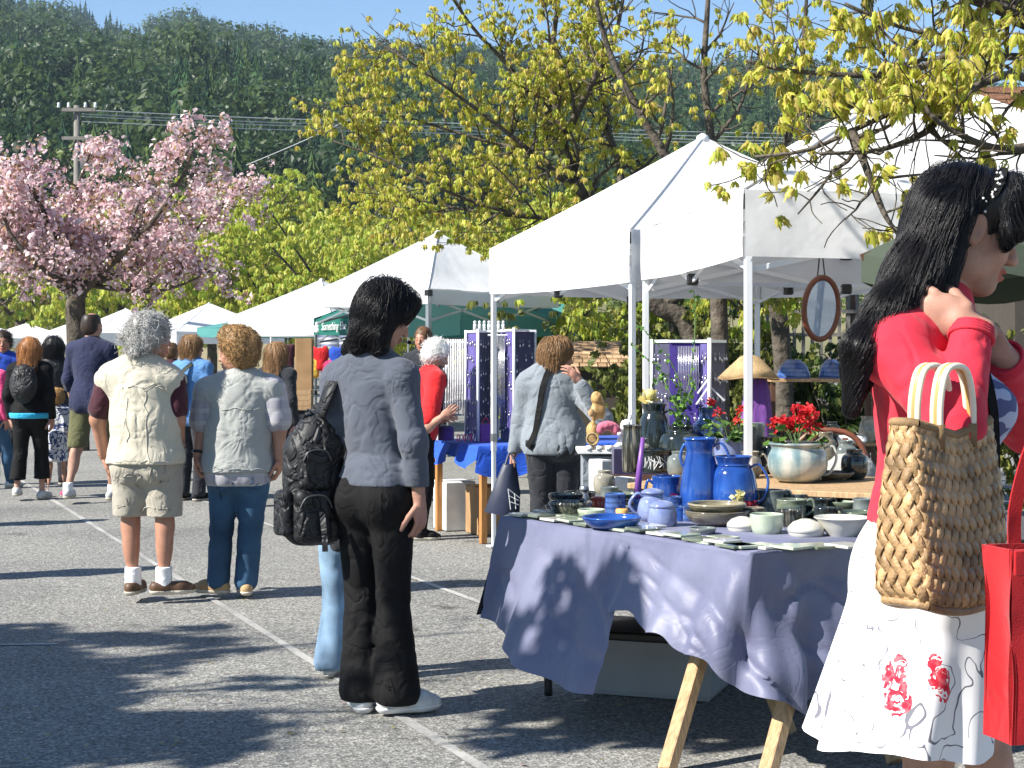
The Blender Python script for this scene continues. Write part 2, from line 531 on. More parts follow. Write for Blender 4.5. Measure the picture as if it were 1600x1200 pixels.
def torso(q, J, R, s, e=0.0, fat=1.0, k=0.06, bust=0.0, low=True, up=True):
    P, Nk = J['pelvis'], J['neck']; u = Nk - P; T = np.linalg.norm(u); u = u / T
    f = R[:, 1]; r = R[:, 0]; f = nrm(f - u * (f @ u)); r = nrm(np.cross(f, u)); A = np.stack([r, f, u], 1)
    at_ = lambda x, y, z: P + A @ np.array([x, y, z])
    if up:
        q.ell(at_(0, 0, .70 * T), ((.150 * fat) * s + e, .105 * s * fat + e, .20 * s + e), A, k)
        q.cone(J['shL'] + (J['shR'] - J['shL']) * .06, J['shR'] + (J['shL'] - J['shR']) * .06, .052 * s + e, k=k)
        q.cone(J['shL'], Nk, .045 * s + e, .056 * s + e, k); q.cone(J['shR'], Nk, .045 * s + e, .056 * s + e, k)
        if bust:
            for sd in (-1, 1): q.ell(at_(.07 * sd * s, .085 * s, .60 * T), bust * s + e, None, .04)
    q.ell(at_(0, .01 * fat, .33 * T), (.135 * fat * s + e, .10 * fat * fat * s + e, .17 * s + e), A, k)
    if low:
        q.ell(at_(0, 0, .0), (.165 * fat * s + e, .115 * fat * s + e, .13 * s + e), A, k)
        for sd in (-1, 1): q.ell(at_(.075 * sd * s, -.05 * s * fat, -.03 * s), (.088 * fat * s + e, .082 * s * fat + e, .095 * s + e), A, .04)
    return A

def limb_arm(q, J, n, s, e=0.0, fat=1.0, upto=2.0, k=0.03):
    a, b, c = J['sh' + n], J['el' + n], J['wr' + n]
    if upto >= 1: q.cone(a, b, .051 * s * fat + e, .041 * s * fat + e, k)
    else: q.cone(a, a + (b - a) * upto, .051 * s * fat + e, .044 * s * fat + e * 1.35, k)
    if upto > 1:
        t = upto - 1; q.cone(b, b + (c - b) * t, .042 * s * fat + e, (.042 + (.027 - .042) * t) * s * fat + e, k)

def limb_leg(q, J, n, s, e=0.0, fat=1.0, upto=2.0, flare=0.0, k=0.035):
    a, b, c = J['hip' + n], J['kn' + n], J['an' + n]
    if upto >= 1: q.cone(a, b, .090 * s * fat + e, .056 * s + e, k)
    else: q.cone(a, a + (b - a) * upto, .090 * s * fat + e, (.090 * fat + (.056 - .090 * fat) * upto) * s + e + flare, k)
    if upto > 1:
        t = upto - 1; q.cone(b, b + (c - b) * t, .054 * s + e, (.054 + (.035 - .054) * t) * s + e + flare, k)
        if True:
            m = b + (c - b) * .3; q.ell(m + np.array([0, -.012, 0]) * s, (.05 * s + e, .052 * s + e, .12 * s), None, k)

def head_prims(q, c, Rh, s):
    w = lambda x, y, z: c + Rh @ (np.array([x, y, z]) * s)
    q.ell(w(0, -.012, .032), (.074 * s, .094 * s, .086 * s), Rh, .02)
    q.ell(w(0, .022, -.035), (.058 * s, .066 * s, .082 * s), Rh, .03)
    q.ell(w(0, .060, -.098), (.024 * s, .024 * s, .020 * s), Rh, .035)
    for sd in (-1, 1):
        q.ell(w(.036 * sd, .058, -.032), (.025 * s, .022 * s, .028 * s), Rh, .02)
        q.ell(w(.045 * sd, .0, -.065), (.018 * s, .04 * s, .03 * s), Rh, .03)
    q.ell(w(0, .074, .022), (.046 * s, .014 * s, .013 * s), Rh, .02)
    for sd in (-1, 1):
        q.ell(w(.031 * sd, .100, -.001), (.019 * s, .015 * s, .013 * s), Rh, .014, True)
        q.ell(w(.031 * sd, .078, -.001), (.014 * s, .012 * s, .012 * s), Rh, .006)
        q.ell(w(.031 * sd, .086, .009), (.018 * s, .008 * s, .005 * s), Rh, .006)
        q.ell(w(.078 * sd, -.008, -.004), (.009 * s, .021 * s, .033 * s), Rh, .012)
        q.ell(w(.086 * sd, -.004, -.002), (.006 * s, .011 * s, .018 * s), Rh, .008, True)
    q.cone(w(0, .090, .006), w(0, .108, -.032), .008 * s, .0115 * s, .014)
    for sd in (-1, 1): q.ell(w(.011 * sd, .099, -.036), (.008 * s, .011 * s, .008 * s), Rh, .008)
    q.ell(w(0, .089, -.060), (.023 * s, .012 * s, .0065 * s), Rh, .007)
    q.ell(w(0, .087, -.0735), (.020 * s, .012 * s, .0075 * s), Rh, .007)
    q.ell(w(0, .093, -.0668), (.021 * s, .008 * s, .002 * s), Rh, .004, True)
    return w

def face_cols(V, c, Rh, s, brow=(0.25, 0.2, 0.18), blush=1.0):
    L = ((V - c) @ Rh) / s; col = np.ones((len(V), 3))
    lip = (np.abs(L[:, 0]) < .025) & (L[:, 1] > .078) & (np.abs(L[:, 2] + .067) < .0145)
    col[lip] = (1.0, .55, .55)
    br = (np.abs(np.abs(L[:, 0]) - .032) < .019) & (L[:, 1] > .06) & (np.abs(L[:, 2] - .025 + (np.abs(L[:, 0]) - .03) ** 2 * 10) < .005)
    col[br] = brow
    ck = np.exp(-(((np.abs(L[:, 0]) - .038) / .02) ** 2 + ((L[:, 2] + .03) / .022) ** 2)) * (L[:, 1] > .02)
    col *= 1 - ck[:, None] * np.array([0, .16, .14]) * blush
    return col

def hand(q, wr, d, n, side, s=1.0, curl=0.5, spread=0.16, th=1.0):
    """palm and five fingers; d towards the fingertips, n out of the palm, side +1 when the thumb lies on d x n"""
    d = nrm(d); n = nrm(n - d * (n @ d)); t = np.cross(d, n) * side
    A = np.stack([t, d, n], 1)
    q.cone(wr - d * .02 * s, wr + d * .025 * s, .026 * s, .026 * s, .015)
    q.ell(wr + d * .055 * s, (.041 * s, .052 * s, .0165 * s), A, .015)
    lens = ((.043, .026, .021), (.048, .030, .023), (.044, .028, .022), (.034, .021, .019))
    for i, ls in enumerate(lens):
        x = (.030 - .020 * i) * s
        p = wr + d * (.092 - .004 * abs(i - 1)) * s + t * x
        dr = nrm(d + t * (spread * (1.2 - i) * .5)); a = 0.15 * curl; rr = (.0098, .0102, .0098, .0086)[i] * s
        for j, l in enumerate(ls):
            a += curl * (0.55, 0.8, 0.5)[j]
            dd = dr * math.cos(a) + n * math.sin(a); p2 = p + dd * l * s
            q.cone(p, p2, rr, rr * .88, .004); p = p2; rr *= .9
    p = wr + d * .025 * s + t * .030 * s; dr = nrm(d * .65 + t * .7 * th + n * (.25 + .5 * (1 - th)))
    for j, l in enumerate((.042, .032, .026)):
        p2 = p + dr * l * s; q.cone(p, p2, .0125 * s - .0015 * j * s, .011 * s - .0015 * j * s, .006); p = p2; dr = nrm(dr + d * .35 + n * .22 * curl)

def body(root, J, R, s, fat, hd, skin='skin', hs=1.0, vox=.012, hands=(), bare_leg=False, hvox=.006, brow=(.25, .2, .18), bust=0.0):
    """one figure: trunk, limbs, hands, head; returns the head frame"""
    q = S(); torso(q, J, R, s, -.006, fat, bust=bust * .9)
    for n in 'LR':
        limb_arm(q, J, n, s, 0, 1 + (fat - 1) * .8); limb_leg(q, J, n, s, -.006 if bare_leg else -.014, 1 + (fat - 1) * .8)
        an = J['an' + n]
        q.ell(an + np.array([0, 0, -.02 * s]), (.032 * s, .045 * s, .035 * s), None, .02)
    Rh = frame(*hd); c = J['head']
    q.cone(J['neck'] + np.array([0, 0, -.02 * s]), c + Rh @ np.array([0, -.015, -.05]) * s * hs, .060 * s, .052 * s * hs, .03)
    parts = [q.mesh(vox)]
    h = S(); w = head_prims(h, c, Rh, s * hs)
    h.cone(w(0, -.012, -.03), (w(0, -.02, -.05) + J['neck']) / 2, .050 * s * hs, .053 * s, .02)
    parts.append(h.mesh(hvox))
    for (n, d, nn, side, curl) in hands:
        g = S(); hand(g, J['wr' + n], np.array(d, float), np.array(nn, float), side, s, curl, th=.35 if bust else 1.0); parts.append(g.mesh(min(.0055, vox * .6)))
    V, Q = join(parts); n0 = len(parts[0][0]); n1 = len(parts[1][0])
    cols = np.ones((len(V), 3)); cols[n0:n0 + n1] = face_cols(parts[1][0], c, Rh, s * hs, brow)
    cols[n0 + n1:] *= (1.0, .93, .92)
    o = solid('body', (V, Q), M[skin], root, cols)
    return Rh, w, o

def eyes(root, bodyo, w, Rh, s, iris=(.05, .03, .02)):
    for sd in (-1, 1):
        mb = MB(); c = w(.031 * sd, .0805, -.001); mb.ball(c, .0118 * s, 14, 10, (1, 1, 1)); V = mb.v[0]
        d = (V - c) @ (Rh @ np.array([0, 1, 0])) / (.0118 * s)
        mb.c[0] = np.where(d[:, None] > .80, np.array([iris]), np.array([[.8, .78, .76]]))
        mb.build('eye', M['eye'], bodyo, True, True)

M['eye'] = simple('eye', (1, 1, 1), .1, .6, 0, vcol=True)

def hair_mass(root, c, Rh, s, drops=(), top=1.0, face=True, vox=.008, m=None, extra=None, name='hair', amp=.004):
    """cap of hair round the skull plus hanging locks given as (from, to, r1, r2) in head coordinates"""
    w = lambda x, y, z: c + Rh @ (np.array([x, y, z]) * s)
    q = S(); q.ell(w(0, -.02, .042), (.089 * s * top, .104 * s * top, .096 * s * top), Rh, .03)
    q.ell(w(0, -.05, -.02), (.083 * s * top, .07 * s * top, .075 * s * top), Rh, .04)
    if face:
        q.ell(w(0, .105, -.050), (.072 * s, .062 * s, .098 * s), Rh, .025, True)
    for (a, b, r1, r2) in drops: q.cone(w(*a), w(*b), r1 * s, r2 * s, .04)
    if extra: extra(q, w)
    VQ = q.mesh(vox, folds(amp, (22, 22, 9), 3.1))
    o = solid(name, VQ, m, root)
    return q, VQ, o, w

def shoe(root, an, yaw, s, m, msole, name='shoe', vox=.008, high=.03, wide=1.0, wl=1.0):
    f = frame(yaw)[:, 1]; b = np.array([an[0], an[1], 0.0]); lift = max(0.0, an[2] - .085 * s)
    z = lambda v: np.array([0, 0, v * s + lift])
    q = S()
    q.cone(b - f * .045 * s + z(.045), b + f * .095 * s * wl + z(.036), .036 * s * wide, .044 * s * wide, .02)
    q.cone(b + f * .095 * s * wl + z(.036), b + f * .150 * s * wl + z(.028), .043 * s * wide, .032 * s * wide, .02)
    q.cone(b + z(.05), an + np.array([0, 0, high * s]), .040 * s, .038 * s, .03)
    q.cut(b + z(.018), (0, 0, -1)); q.cut(an + np.array([0, 0, high * s]), (0, 0, 1))
    o = solid(name, q.mesh(vox), m, root)
    q = S()
    q.cone(b - f * .045 * s + z(.036), b + f * .095 * s * wl + z(.036), .041 * s * wide, .049 * s * wide, .02)
    q.cone(b + f * .095 * s * wl + z(.036), b + f * .152 * s * wl + z(.034), .048 * s * wide, .034 * s * wide, .02)
    q.cut(b + z(.026), (0, 0, 1)); q.cut(b + z(.001), (0, 0, -1))
    solid('sole', q.mesh(vox * .8), msole, o)
    return o

def trousers(root, J, R, s, m, fat=1.0, e=.012, upto=2.0, flare=0.0, hem=None, waist=None, name='trousers', vox=.01, amp=.006, seed=1.0, fx=(8, 8, 5)):
    q = S(); P = J['pelvis']; A = None
    f = R[:, 1]; r = R[:, 0]
    A = np.stack([r, f, np.array([0, 0, 1.])], 1)
    q.ell(P + np.array([0, 0, .05 * s]), (.150 * fat * s + e, .105 * fat * s + e, .12 * s), A, .05)
    q.ell(P, (.165 * fat * s + e, .115 * fat * s + e, .12 * s + e), A, .05)
    for sd in (-1, 1): q.ell(P + A @ np.array([.075 * sd * s, -.05 * s * fat, -.03 * s]), (.088 * fat * s + e, .082 * s * fat + e, .095 * s + e), A, .04)
    for n in 'LR': limb_leg(q, J, n, s, e, 1 + (fat - 1) * .8, upto, flare, k=.025)
    if waist is not None: q.cut((0, 0, waist), (0, 0, 1))
    if hem is not None: q.cut((0, 0, hem), (0, 0, -1))
    fd = folds(amp, fx, seed); o = solid(name, q.mesh(vox, fd), m, root); QS[o.name] = (q, fd); return o

def top(root, J, R, s, m, fat=1.0, e=.014, sleeve=2.0, hem=None, hemr=None, name='shirt', vox=.01, amp=.006, seed=2.0, bust=0.0, extra=None, fx=(8, 8, 6), arms='LR', sle=None, split=False, efx=None):
    q = S(); A = torso(q, J, R, s, e, fat, bust=bust)
    if hemr:     # skirt of the garment hangs straight over the hips
        P = J['pelvis']; q.ell(P + np.array([0, 0, hemr[2]]), (hemr[0], hemr[1], hemr[3] if len(hemr) > 3 else .18), A, .06)
    if extra: extra(q, A)
    if sleeve and not split:
        for n in arms: limb_arm(q, J, n, s, e if sle is None else sle, 1 + (fat - 1) * .7, sleeve)
    if hem is not None:
        pt = hem if not np.isscalar(hem) else (0, 0, hem)
        q.cut(pt, (0, 0, -1))
    fd = folds(amp, fx, seed); o = solid(name, q.mesh(vox, fd), m, root); QS[o.name] = (q, fd); return o

QS = {}
def seam(o, m, lines, r=.0022, off=.0008, name='seam'):
    """raised stitching lines lying on a garment; lines are lists of points"""
    q0, fd = QS[o.name]; q = S(); q.ev = lambda P: q0.ev(P) + fd(P)
    for pts in lines:
        P, g = wrap(q, curve(pts, max(8, 6 * len(pts))), off); mb = MB(); mb.tube(P, r, 5, False); mb.build(name, m, o, True)

def sleeve_part(root, J, n, s, m, e, upto, fat=1.0, vox=.01, amp=.006, seed=5.0, fx=(9, 9, 9), name='sleeve'):
    q = S(); limb_arm(q, J, n, s, e, fat, upto); return solid(name, q.mesh(vox, folds(amp, fx, seed)), m, root)

def ribbon(mb, pts, wdt, thk, up):
    """flat strap along pts, lying with its face to up (one vector or one per point)"""
    P = np.asarray(pts, float); T = np.gradient(P, axis=0); T /= np.linalg.norm(T, axis=1)[:, None]
    U = np.broadcast_to(np.asarray(up, float), P.shape); Wd = np.cross(T, U); Wd /= np.linalg.norm(Wd, axis=1)[:, None] + 1e-9; U = np.cross(Wd, T)
    V = []
    for i in range(len(P)):
        for (a, b) in ((-1, -1), (1, -1), (1, 1), (-1, 1)): V.append(P[i] + Wd[i] * a * wdt / 2 + U[i] * b * thk / 2)
    Fs = [(4 * i + j, 4 * i + (j + 1) % 4, 4 * i + 4 + (j + 1) % 4, 4 * i + 4 + j) for i in range(len(P) - 1) for j in range(4)]
    Fs += [(3, 2, 1, 0), tuple(4 * (len(P) - 1) + j for j in range(4))]
    mb.add(V, Fs)

def wrap(sdf_pts, pts, off=.006, it=2):
    """pushes a line of points on to the surface of a solid"""
    P = np.asarray(pts, float)
    for _ in range(it):
        f, g = sdf_pts.ev_n(P); P = P - g * (f - off)[:, None]
    f, g = sdf_pts.ev_n(P)
    return P, g

def curve(pts, n=24):
    """smooth line through points"""
    P = np.asarray(pts, float); m = len(P); t = np.linspace(0, m - 1, n); out = []
    for x in t:
        i = min(int(x), m - 2); u = x - i
        p0, p1, p2, p3 = P[max(i - 1, 0)], P[i], P[i + 1], P[min(i + 2, m - 1)]
        out.append(.5 * ((2 * p1) + (-p0 + p2) * u + (2 * p0 - 5 * p1 + 4 * p2 - p3) * u * u + (-p0 + 3 * p1 - 3 * p2 + p3) * u ** 3))
    return np.array(out)

def hairmat(name, col, rough=.38, var=.25):
    m = simple(name, col, rough + .06, .3, var, 30, 0.25, 160, stretch=(1, 1, .2), bdist=.002)
    return m

def JP(D, **k):
    return {n: at(v[0], v[1], D + (v[2] if len(v) > 2 else 0.0)) for n, v in k.items()}

M['hair_black'] = hairmat('hair_black', (.010, .009, .010), .30)
M['hair_grey'] = hairmat('hair_grey', (.42, .41, .39), .5)
M['hair_white'] = hairmat('hair_white', (.72, .71, .68), .55)
M['hair_sandy'] = hairmat('hair_sandy', (.30, .18, .075), .45)
M['hair_brown'] = hairmat('hair_brown', (.13, .07, .035), .42)
M['hair_light'] = hairmat('hair_light', (.26, .15, .07), .42)
M['hair_blond'] = hairmat('hair_blond', (.42, .26, .10), .45)
M['hair_ginger'] = hairmat('hair_ginger', (.34, .15, .05), .45)
M['hair_dark'] = hairmat('hair_dark', (.035, .022, .016), .4)

M['knit_grey'] = cloth('knit_grey', (.080, .090, .115), .9, .10, .3, 300)
M['fleece'] = cloth('fleece', (.20, .225, .25), .95, .10, .5, 120, sheen=.3)
M['black_cloth'] = cloth('black_cloth', (.0065, .0062, .0066), .8, .2, .3, 260, sheen=.0, spec=.2)
M['black_nylon'] = cloth('black_nylon', (.013, .013, .014), .52, .2, .3, 200, sheen=0, spec=.4, crease=.7, cs=11.0)
M['charcoal'] = cloth('charcoal', (.020, .022, .028), .85, .2)
M['beige'] = cloth('beige', (.52, .48, .38), .85, .05, .25, 240)
M['khaki'] = cloth('khaki', (.36, .33, .27), .88, .08, .3, 240)
M['stone_vest'] = cloth('stone_vest', (.34, .35, .33), .85, .06)
M['maroon'] = cloth('maroon', (.055, .014, .022), .85, .15)
M['navy'] = cloth('navy', (.016, .020, .055), .85, .15)
M['olive'] = cloth('olive', (.10, .10, .045), .88, .1)
M['denim'] = simple('denim', (.035, .085, .155), .85, .25, .35, 3.5, .3, 300, bdist=.003)
M['denim_pale'] = simple('denim_pale', (.20, .30, .41), .85, .25, .35, 7, .3, 300, bdist=.003)
M['red_knit'] = cloth('red_knit', (.58, .026, .050), .8, .05, .2, 420, sheen=.08, crease=.35, cs=5.0)
M['red_cloth'] = cloth('red_cloth', (.55, .015, .018), .85, .1)
M['blue_shirt'] = cloth('blue_shirt', (.10, .24, .50), .85, .1)
M['royal'] = cloth('royal', (.02, .07, .42), .85, .1)
M['cyan'] = cloth('cyan', (.03, .40, .62), .85, .1)
M['pink'] = cloth('pink', (.62, .06, .18), .85, .1)
M['white_cloth'] = cloth('white_cloth', (.76, .76, .76), .85, .03)
M['leather_brown'] = simple('leather_brown', (.10, .052, .026), .5, .4, .3, 14, .2, 80)
M['suede_tan'] = cloth('suede_tan', (.42, .27, .13), .9, .15)
M['sole_pale'] = simple('sole_pale', (.50, .46, .38), .7)
M['sole_white'] = simple('sole_white', (.62, .62, .60), .6)
M['sneaker'] = simple('sneaker', (.52, .53, .52), .6, .4, .15, 20)
M['sneaker_grey'] = simple('sneaker_grey', (.30, .31, .32), .6, .4, .2, 20)

def plaid(name, base, l1, l2, sc=16):
    m, nt, b = newmat(name); tc = N(nt, 'ShaderNodeTexCoord'); sp = N(nt, 'ShaderNodeSeparateXYZ'); nt.links.new(tc.outputs['Object'], sp.inputs[0])
    out = base
    for ax, cc in ((0, l1), (2, l2)):
        mu = N(nt, 'ShaderNodeMath', operation='MULTIPLY'); mu.inputs[1].default_value = sc; nt.links.new(sp.outputs[ax], mu.inputs[0])
        fr = N(nt, 'ShaderNodeMath', operation='FRACT'); nt.links.new(mu.outputs[0], fr.inputs[0])
        lt = N(nt, 'ShaderNodeMath', operation='LESS_THAN'); lt.inputs[1].default_value = .35; nt.links.new(fr.outputs[0], lt.inputs[0])
        ml = N(nt, 'ShaderNodeMath', operation='MULTIPLY'); ml.inputs[1].default_value = .6; nt.links.new(lt.outputs[0], ml.inputs[0])
        out = mixc(nt, ml.outputs[0], out, cc)
    nt.links.new(out, b.inputs['Base Color']); b.inputs['Roughness'].default_value = .85
    return m
M['plaid'] = plaid('plaid', (.36, .35, .38), (.22, .22, .27), (.46, .45, .45), 14)

def print_mat(name, base, spots, line=(.12, .12, .16), lscale=9.0, lw=.02, red=(.62, .02, .045), density=.55):
    """white dress cloth printed with dark stems and a few red blossoms"""
    m, nt, b = newmat(name); tc = N(nt, 'ShaderNodeTexCoord'); co = tc.outputs['Object']
    nz = N(nt, 'ShaderNodeTexNoise', Scale=5.0, Detail=2.0); nt.links.new(co, nz.inputs['Vector'])
    wv = N(nt, 'ShaderNodeMix'); wv.data_type = 'VECTOR'; wv.inputs[0].default_value = .16
    nt.links.new(co, wv.inputs[4]); nt.links.new(nz.outputs['Color'], wv.inputs[5])
    n1 = N(nt, 'ShaderNodeTexNoise', Scale=lscale, Detail=1.5); nt.links.new(wv.outputs[1], n1.inputs['Vector'])
    su = N(nt, 'ShaderNodeMath', operation='SUBTRACT'); su.inputs[1].default_value = .5; nt.links.new(n1.outputs[0], su.inputs[0])
    ab = N(nt, 'ShaderNodeMath', operation='ABSOLUTE'); nt.links.new(su.outputs[0], ab.inputs[0])
    lt = N(nt, 'ShaderNodeMath', operation='LESS_THAN'); lt.inputs[1].default_value = lw; nt.links.new(ab.outputs[0], lt.inputs[0])
    mk = N(nt, 'ShaderNodeTexNoise', Scale=4.0, Detail=1.0); nt.links.new(co, mk.inputs['Vector'])
    g = N(nt, 'ShaderNodeMath', operation='GREATER_THAN'); g.inputs[1].default_value = density; nt.links.new(mk.outputs[0], g.inputs[0])
    mm = N(nt, 'ShaderNodeMath', operation='MULTIPLY'); nt.links.new(lt.outputs[0], mm.inputs[0]); nt.links.new(g.outputs[0], mm.inputs[1])
    out = mixc(nt, mm.outputs[0], base, line)
    pet = N(nt, 'ShaderNodeTexVoronoi', Scale=85.0); nt.links.new(co, pet.inputs['Vector'])
    pc = ramp(nt, pet.outputs['Distance'], [(.1, tuple(c * .8 for c in red)), (.45, red), (.8, tuple(min(1, c + .10) for c in red))])
    for (p, r) in spots:
        vs = N(nt, 'ShaderNodeVectorMath', operation='DISTANCE'); vs.inputs[1].default_value = tuple(p); nt.links.new(co, vs.inputs[0])
        nn = N(nt, 'ShaderNodeTexNoise', Scale=21.0, Detail=3.0); nt.links.new(co, nn.inputs['Vector'])
        ad = N(nt, 'ShaderNodeMath', operation='MULTIPLY_ADD'); ad.inputs[1].default_value = r * 1.5; nt.links.new(nn.outputs[0], ad.inputs[0]); nt.links.new(vs.outputs['Value'], ad.inputs[2])
        l2 = N(nt, 'ShaderNodeMath', operation='LESS_THAN'); l2.inputs[1].default_value = r * 1.65; nt.links.new(ad.outputs[0], l2.inputs[0])
        ve = N(nt, 'ShaderNodeTexNoise', Scale=62.0, Detail=2.0, Distortion=1.5); nt.links.new(co, ve.inputs['Vector'])
        g3 = N(nt, 'ShaderNodeMath', operation='GREATER_THAN'); g3.inputs[1].default_value = .43; nt.links.new(ve.outputs[0], g3.inputs[0])
        m3 = N(nt, 'ShaderNodeMath', operation='MULTIPLY'); nt.links.new(g3.outputs[0], m3.inputs[0]); nt.links.new(l2.outputs[0], m3.inputs[1])
        out = mixc(nt, m3.outputs[0], out, pc.outputs[0])
    nt.links.new(out, b.inputs['Base Color']); b.inputs['Roughness'].default_value = .8; b.inputs['Specular IOR Level'].default_value = .25
    return m
# ------------------------------------------------------------------ ground
def asphalt():
    m, nt, b = newmat('asphalt'); tc = N(nt, 'ShaderNodeTexCoord'); co = tc.outputs['Object']
    v = N(nt, 'ShaderNodeTexVoronoi', Scale=95.0); nt.links.new(co, v.inputs['Vector'])
    n1 = N(nt, 'ShaderNodeTexNoise', Scale=260.0, Detail=3.0); nt.links.new(co, n1.inputs['Vector'])
    n2 = N(nt, 'ShaderNodeTexNoise', Scale=.55, Detail=5.0); nt.links.new(co, n2.inputs['Vector'])
    n3 = N(nt, 'ShaderNodeTexNoise', Scale=38.0, Detail=4.0, Roughness=.8); nt.links.new(co, n3.inputs['Vector'])
    stone = ramp(nt, v.outputs['Color'], [(.0, (.11, .11, .105)), (.5, (.26, .258, .245)), (.85, (.42, .415, .39)), (1., (.56, .55, .51))])
    fine = ramp(nt, n3.outputs[0], [(.30, (.45, .45, .45)), (.72, (1.28, 1.28, 1.26))])
    base = mixc(nt, 1.0, stone.outputs[0], fine.outputs[0], 'MULTIPLY')
    pt = ramp(nt, n2.outputs[0], [(.28, (.74, .74, .74)), (.5, (.98, .97, .95)), (.72, (1.14, 1.12, 1.07))])
    base = mixc(nt, 1.0, base, pt.outputs[0], 'MULTIPLY')
    # hairline cracks
    st = N(nt, 'ShaderNodeTexNoise', Scale=1.9, Detail=3.0, Roughness=.6); nt.links.new(co, st.inputs['Vector'])
    sr = ramp(nt, st.outputs[0], [(.26, (.50, .49, .48)), (.36, (1, 1, 1))]); base = mixc(nt, 1.0, base, sr.outputs[0], 'MULTIPLY')
    vc = N(nt, 'ShaderNodeTexVoronoi', Scale=.42); vc.feature = 'DISTANCE_TO_EDGE'
    nz = N(nt, 'ShaderNodeTexNoise', Scale=2.2, Detail=4.0); nt.links.new(co, nz.inputs['Vector'])
    mv = N(nt, 'ShaderNodeMix'); mv.data_type = 'VECTOR'; mv.inputs[0].default_value = .12; nt.links.new(co, mv.inputs[4]); nt.links.new(nz.outputs['Color'], mv.inputs[5]); nt.links.new(mv.outputs[1], vc.inputs['Vector'])
    cr = ramp(nt, vc.outputs['Distance'], [(.0, (.5, .5, .5)), (.005, (1, 1, 1))])
    base = mixc(nt, .45, base, mixc(nt, 1.0, base, cr.outputs[0], 'MULTIPLY'))
    nt.links.new(base, b.inputs['Base Color']); b.inputs['Roughness'].default_value = .88; b.inputs['Specular IOR Level'].default_value = .25
    bp = N(nt, 'ShaderNodeBump', Strength=.55, Distance=.006); nt.links.new(v.outputs['Distance'], bp.inputs['Height'])
    bp2 = N(nt, 'ShaderNodeBump', Strength=.35, Distance=.004); nt.links.new(n1.outputs[0], bp2.inputs['Height']); nt.links.new(bp.outputs[0], bp2.inputs['Normal'])
    nt.links.new(bp2.outputs[0], b.inputs['Normal'])
    return m
M['asphalt'] = asphalt()
mb = MB(); mb.grid([[(x, y, 0) for y in (-60, 60, 1300)] for x in (-900, 0, 900)], flip=True)
tag(mb.build('ground', M['asphalt']), kind='structure')

def worn_paint():
    m, nt, b = newmat('worn_paint'); tc = N(nt, 'ShaderNodeTexCoord'); co = tc.outputs['Object']
    n = N(nt, 'ShaderNodeTexNoise', Scale=42.0, Detail=5.0, Roughness=.75); nt.links.new(co, n.inputs['Vector'])
    n2 = N(nt, 'ShaderNodeTexNoise', Scale=1.6, Detail=3.0); nt.links.new(co, n2.inputs['Vector'])
    ad = N(nt, 'ShaderNodeMath', operation='ADD'); nt.links.new(n.outputs[0], ad.inputs[0]); nt.links.new(n2.outputs[0], ad.inputs[1])
    r = ramp(nt, ad.outputs[0], [(.42, (.25, .245, .232)), (.62, (.42, .41, .38))])
    r.color_ramp.elements[0].position = .85 / 2; r.color_ramp.elements[1].position = 1.15 / 2
    hv = N(nt, 'ShaderNodeMath', operation='MULTIPLY'); hv.inputs[1].default_value = .5; nt.links.new(ad.outputs[0], hv.inputs[0]); nt.links.new(hv.outputs[0], r.inputs[0])
    nt.links.new(r.outputs[0], b.inputs['Base Color']); b.inputs['Roughness'].default_value = .85
    return m
M['worn_paint'] = worn_paint()
def line(a, b, w):
    a = np.array(a); b = np.array(b); n = 40; d = nrm(b - a); x = np.array([d[1], -d[0], 0]); P = []
    for i in range(n + 1):
        p = a + (b - a) * i / n; p[2] = .004; k = w * (.5 + .12 * noise3(p * 3)); P.append([p - x * k, p + x * k])
    mb = MB(); mb.grid(P, flip=True); tag(mb.build('painted_line', M['worn_paint']), kind='structure')
line((-5.6, 18.8, 0), (.35, 4.6, 0), .042)
line((-3.6, 17.4, 0), (.6, 7.6, 0), .042)
line((-6.2, 11.2, 0), (-1.85, 8.15, 0), .03) if False else line((-3.0, 8.02, 0), (-2.2, 8.08, 0), .035)

def litter():
    r = np.random.default_rng(77); mb = MB()
    for i in range(900):
        y = 4.8 + 15 * r.random() ** 1.3; x = (-.34 + .55 * r.random()) * y; a = r.random() * 6.28; k = .006 + .012 * r.random() ** 2; c, s = math.cos(a), math.sin(a)
        col = [(.62, .42, .42), (.30, .24, .06), (.12, .07, .04), (.45, .40, .10)][r.integers(0, 4)]; p = np.array([x, y, .007]); u = np.array([c, s, 0]); w = np.array([-s, c, .3 * r.random()])
        mb.add([p - u * k, p + w * k * .6, p + u * k, p - w * k * .5 * np.array([1, 1, 0])], [(0, 1, 2, 3)], col)
    tag(mb.build('fallen_petals', M['leaf'], None, False, True), kind='stuff')
litter()
# ------------------------------------------------------------------ wooded hill
def ridge(u):
    """height of the bare ridge in photo pixels above the horizon for a bearing u in photo pixels from the left"""
    xs = [-900, -200, 0, 112, 150, 225, 255, 315, 360, 430, 490, 640, 900, 1300, 1700, 2600]
    ys = [470, 492, 490, 482, 466, 452, 475, 473, 457, 448, 438, 412, 390, 355, 320, 275]
    return np.interp(u, xs, ys)
YR, Y0 = 900.0, 130.0
def hill_z(x, y):
    u = x / y * F + 800.0
    t = np.clip((y - Y0) / (YR - Y0), 0, None)
    prof = np.where(t < 1, t ** .82, 1 + (t - 1) * .02)
    z = ridge(u) / F * YR * prof + 1.4 * np.minimum(t * 3, 1)
    P = np.stack([x / 90, y / 90, 0 * x], -1)
    z = z + 10 * noise3(P) * np.clip(t * 2, 0, 1) * np.clip((1.12 - t) * 3, 0.25, 1) + 3.0 * noise3(P * 3.3) * np.clip(t * 3, 0, 1)
    return np.where(y < Y0, -2.0, z)
